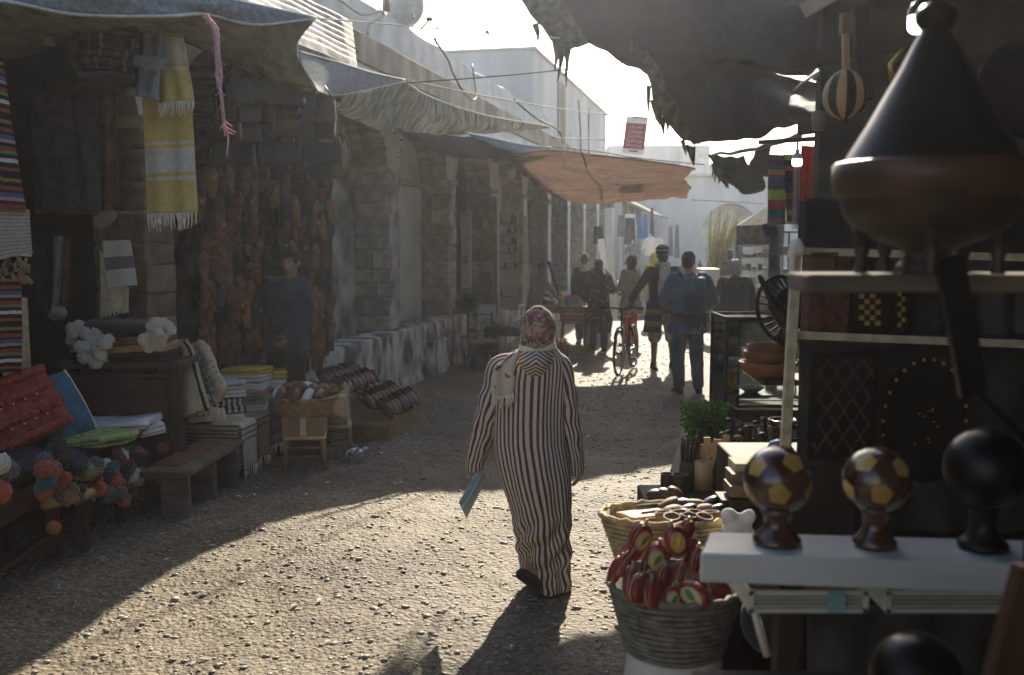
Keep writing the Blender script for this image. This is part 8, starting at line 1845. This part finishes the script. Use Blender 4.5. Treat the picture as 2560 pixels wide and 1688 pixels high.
t = thing('brass_tray', 'shiny brass trinkets on a low stand just right of the headscarf', 'tray', G(1402, 900)); b = MB(); g = P(1404, 862, 16.2); b.lathe([(0, 0), (.12, 0), (.15, .02), (.14, .02), (.11, .006), (0, .006)], g, 20); b.build('plate', M['brass'], t)
for k in range(3): b = MB(); b.lathe([(0, 0), (.03, 0), (.045, .04), (.02, .07), (.03, .1), (0, .1)], g + V((-.06 + .06 * k, 0, .008)), 14); b.build('trinket', M['brass'], t)
b = MB(); b.box((g.x, 16.2, g.z / 2 - .002), (.2, .2, g.z - .004)); b.build('stand', M['dark_wood'], t)
# ------------------------------------------------------------------ clothes shop at the end of the arcade
gar = [(1497, 1512, 452, 512, 27, 'white_cloth', 'white top hanging high before the first whitewashed column'), (1508, 1536, 462, 520, 27, 'grey_cloth', 'pale striped shirt hanging between the columns'), (1482, 1510, 566, 610, 26, 'black_cloth', 'black garment hanging under the pale shirt'), (1560, 1590, 545, 612, 31, 'black_cloth', 'black embroidered dress hanging on white backing'), (1592, 1606, 536, 598, 31, 'blue_shirt', 'left bright blue patterned robe hanging'), (1606, 1621, 536, 598, 31.3, 'blue_shirt', 'right bright blue patterned robe hanging'), (1543, 1562, 538, 592, 30, 'blue_grey', 'blue and white striped kaftan hanging'), (1624, 1636, 520, 590, 33, 'denim', 'dark blue robe hanging by the lean-to house'), (1670, 1684, 565, 640, 36, 'blue_grey', 'pale blue robe hanging at the lean-to house'), (1686, 1700, 562, 645, 36, 'blue_grey', 'second pale blue robe further right at the lean-to house'), (1560, 1592, 535, 615, 31.6, 'white_cloth', 'white backing sheet behind the black dress')]
for x0, x1, y0, y1, Y_, m, l in gar:
    hang('hung_garment', l, 'garment', P(x0 + 3, y0, Y_), P(x1 - 3, y0, Y_), P(x0, y1, Y_), P(x1, y1, Y_), M[m], .03, 2.2, group='garments hung outside the clothes shop', nu=18, nv=14)
def mannequin(label, px, py0, py1, Y_, m):
    a, c_ = P(px, py0, Y_), P(px, py1, Y_); h = a.z - c_.z; t = thing('mannequin', label, 'mannequin', (a.x, Y_, 0)); b = MB()
    b.lathe([(.0, c_.z), (h * .27, c_.z), (h * .21, c_.z + h * .3), (h * .25, c_.z + h * .62), (h * .22, c_.z + h * .78), (h * .08, c_.z + h * .86), (0, c_.z + h * .88)], (a.x, Y_, 0), 20, sy=.65); b.caps((a.x - h * .22, Y_, c_.z + h * .72), (a.x - h * .36, Y_, c_.z + h * .3), h * .08, h * .07); b.caps((a.x + h * .22, Y_, c_.z + h * .72), (a.x + h * .36, Y_, c_.z + h * .3), h * .08, h * .07)
    blob('shirt', b, M[m], t, .02, 3, .012, local=False)
    b = MB(); b.tube([(a.x, Y_, c_.z + h * .8), (a.x, Y_, a.z)], h * .06, 10); b.build('neck', M['cream'], t)
    b = MB(); b.tube([(a.x, Y_, 0), (a.x, Y_, c_.z + h * .1)], .025, 8); b.build('pole', M['metal'], t)
mannequin('mannequin in pale blue checked shirt outside the clothes shop', 1582, 602, 648, 27, 'blue_grey'); mannequin('mannequin in white and pink top outside the clothes shop', 1626, 585, 640, 28, 'white_cloth'); mannequin('small mannequin in white blouse before the lean-to house', 1648, 590, 632, 31, 'white_cloth')
for (px, y0, y1, Y_, wdt, tilt, l) in ((1506, 598, 690, 20.5, .13, 8, 'white board strip leaning by the blue shirt person'), (1527, 588, 800, 20, .15, 8, 'tall white rolled cloth leaning between the groups of people')):
    b = MB(); b.bar(P(px - tilt * .5, y0, Y_ + .15), P(px + tilt, y1, Y_ - .1), wdt, .04, up=(0, 1, 0)); tag(b.build('white_board', M['paper']), l, 'board')
t = thing('cloth_counter', 'pale counter outside the clothes shop behind the speckled coat', 'counter', (gx(1640, 26), 26, 0)); b = MB(); b.bbox((gx(1600, 26), 26, .42), (1.9, .8, .84), .02); b.build('body', M['white_paint'], t); b = MB(); b.bbox((gx(1600, 26), 26, .86), (2.0, .9, .04), .01); b.build('top', M['cream'], t)
# drinks counter, reeds, cart, display cases on the far right
t = thing('drinks_counter', 'pale counter with bottles in front of the gatehouse wall', 'counter', (gx(1735, 25), 25, 0)); b = MB(); b.bbox((gx(1755, 25), 25, .55), (1.5, .7, 1.1), .02); b.build('body', M['grey_cloth'], t); b = MB(); b.bbox((gx(1755, 25), 25, 1.12), (1.6, .8, .04), .01); b.build('top', M['white_paint'], t)
for i, px in enumerate((1700, 1712, 1735, 1748, 1757, 1768)):
    lat('bottle', 'bottle on the pale drinks counter, %s from the left' % ORD[i], 'bottle', [(0, 0), (.05, 0), (.05, .2), (.02, .27), (.02, .33), (0, .33)], V((gx(px, 24.9), 24.9, 1.142)), rr.choice(['white_paint', 'blue_trim', 'metal', 'plastic_white']), 'bottles on the drinks counter')
t = thing('reed_bundle', 'bundle of tall pale reeds leaning right beside the brown stall canopy', 'reeds', (gx(1795, 22.5), 22.5, 0)); rr = random.Random(11)
for i in range(90):
    a = P(1788 + rr.uniform(-16, 16), 690, 22.5 + rr.uniform(-.3, .3)); e = P(1768 + 92 * (i / 90) ** .8 + rr.uniform(-6, 6), 545 + rr.uniform(-25, 45) - 10 * (i / 90), 22.5 + rr.uniform(-.4, .4)); a.z = max(0, a.z - .3)
    b = MB(); b.tube([a, a.lerp(e, .55) + V((-.04, 0, .03)), e], [.016, .012, .005], 5); b.build('reed', M['reed'], t)
b = MB(); g = P(1790, 700, 22.5); b.lathe([(0, 0), (.28, 0), (.3, .9), (.27, .9), (.25, .05), (0, .05)], (g.x, 22.5, 0), 24); b.build('barrel', M['teal_plastic'], t)
t = thing('hand_cart', 'white boxed hand cart with blue wheel panel behind the backpack man', 'cart', (gx(1785, 19.5), 19.5, 0)); a, c_ = P(1752, 672, 19.5), P(1797, 730, 19.5)
b = MB(); b.bbox(((a.x + c_.x) / 2, 19.7, (a.z + c_.z) / 2), (c_.x - a.x, .6, a.z - c_.z), .01); b.build('box', M['white_paint'], t)
b = MB(); b.lathe([(0, -.03), (.26, -.03), (.28, 0), (.26, .03), (0, .03)], (gx(1793, 19.4), 19.35, .44), 26, Matrix.Rotation(R(78), 3, 'Y')); b.build('wheel', M['blue_trim'], t)
for px in (1756, 1795): b = MB(); b.box((gx(px, 19.7), 19.7, .45), (.05, .05, .9)); b.build('leg', M['metal_dark'], t)
t = thing('canopy_stall', 'brown peaked canopy of a stall over the white display case', 'stall', (gx(1890, 17.5), 17.5, 1.9))
tp = [P(1912, 520, 17.6), P(1985, 515, 17.9)]; ev = [P(1843, 566, 16.9), P(1960, 560, 16.9), P(1995, 560, 18.6), P(1848, 560, 18.8)]
b = MB(); b.add([tp[0], tp[1]] + ev, [(0, 2, 3, 1), (1, 3, 4), (0, 1, 4, 5), (0, 5, 2)], None, False); b.build('roof', M['tarp_brown'], t, solid=.01)
lo = [P(1843, 612, 16.9), P(1960, 612, 16.9)]
b = MB(); b.grid(lambda u, v: ev[0].lerp(ev[1], u).lerp(lo[0].lerp(lo[1], u), v) + V((0, -.02 * math.sin(u * 30) * v, 0)), 40, 6); b.build('valance', M['tarp_brown'], t, solid=.008)
b = MB(); l2 = P(1848, 606, 18.8); b.grid(lambda u, v: ev[3].lerp(ev[0], u).lerp(l2.lerp(lo[0], u), v), 12, 4); b.build('valance', M['tarp_brown'], t, solid=.008)
for p in (ev[0], ev[1]): b = MB(); b.tube([(p.x, p.y + .05, 0), p + V((0, .05, 0))], .025, 8); b.build('pole', M['metal'], t)
vitrine('tall white framed display case full of small goods under the brown canopy', gx(1852, 17.2), 17.2, gx(1932, 17.2) - gx(1852, 17.2), .5, .98, P(1852, 615, 17.2).z, (1.2, 1.42, 1.64), 'white_paint')
t = thing('base_cupboard', 'pale cupboard base of the tall white display case', 'cupboard', (gx(1892, 17.45), 17.45, 0)); b = MB(); b.bbox((gx(1892, 17.45), 17.45, .48), (.58, .5, .94), .01); b.build('body', M['grey_cloth'], t)
rr = random.Random(14)
for z in (.99, 1.204, 1.424, 1.644):
    for i in range(5):
        x = gx(1856, 17.2) + .1 * i + .04; h = rr.uniform(.05, .15); b = MB(); b.bbox((x, 17.4, z + h / 2 + .004), (.07, .1, h), .005); tag(b.build('small_box', M[rr.choice(['white_paint', 'red_plastic', 'teal_plastic', 'metal', 'cream', 'white_paint'])]), 'packet inside the tall white display case, shelf %s up, %s from the left' % (ORD[SHI(z)], ORD[i]), 'packet', 'packets inside the tall display case')
vitrine('blue trimmed glass cabinet beside the dark striped blanket', gx(1946, 13), 13, gx(1996, 13) - gx(1946, 13), .5, .75, P(1946, 580, 13).z, (1.0, 1.25, 1.5, 1.75), 'blue_trim')
t = thing('base_cupboard', 'white base under the blue trimmed cabinet', 'cupboard', (gx(1970, 13.25), 13.25, 0)); b = MB(); b.bbox((gx(1971, 13.25), 13.25, .36), (.3, .5, .72), .01); b.build('body', M['white_paint'], t)
for z in (.762, 1.004, 1.254, 1.504, 1.754):
    for i in range(3):
        x = gx(1950, 13) + .085 * i + .04; h = rr.uniform(.06, .16); b = MB(); b.bbox((x, 13.2, z + h / 2 + .004), (.06, .1, h), .005); tag(b.build('small_box', M[rr.choice(['white_paint', 'red_plastic', 'teal_plastic', 'blue_trim', 'cream'])]), 'packet inside the blue trimmed cabinet, shelf %s up, %s from the left' % (ORD[SHI(z)], ORD[i]), 'packet', 'packets inside the blue trimmed cabinet')
bpy.data.scenes.remove(SCR); bpy.data.batch_remove([SCO]); bpy.data.batch_remove([m for m in TMPM if m.users == 0])
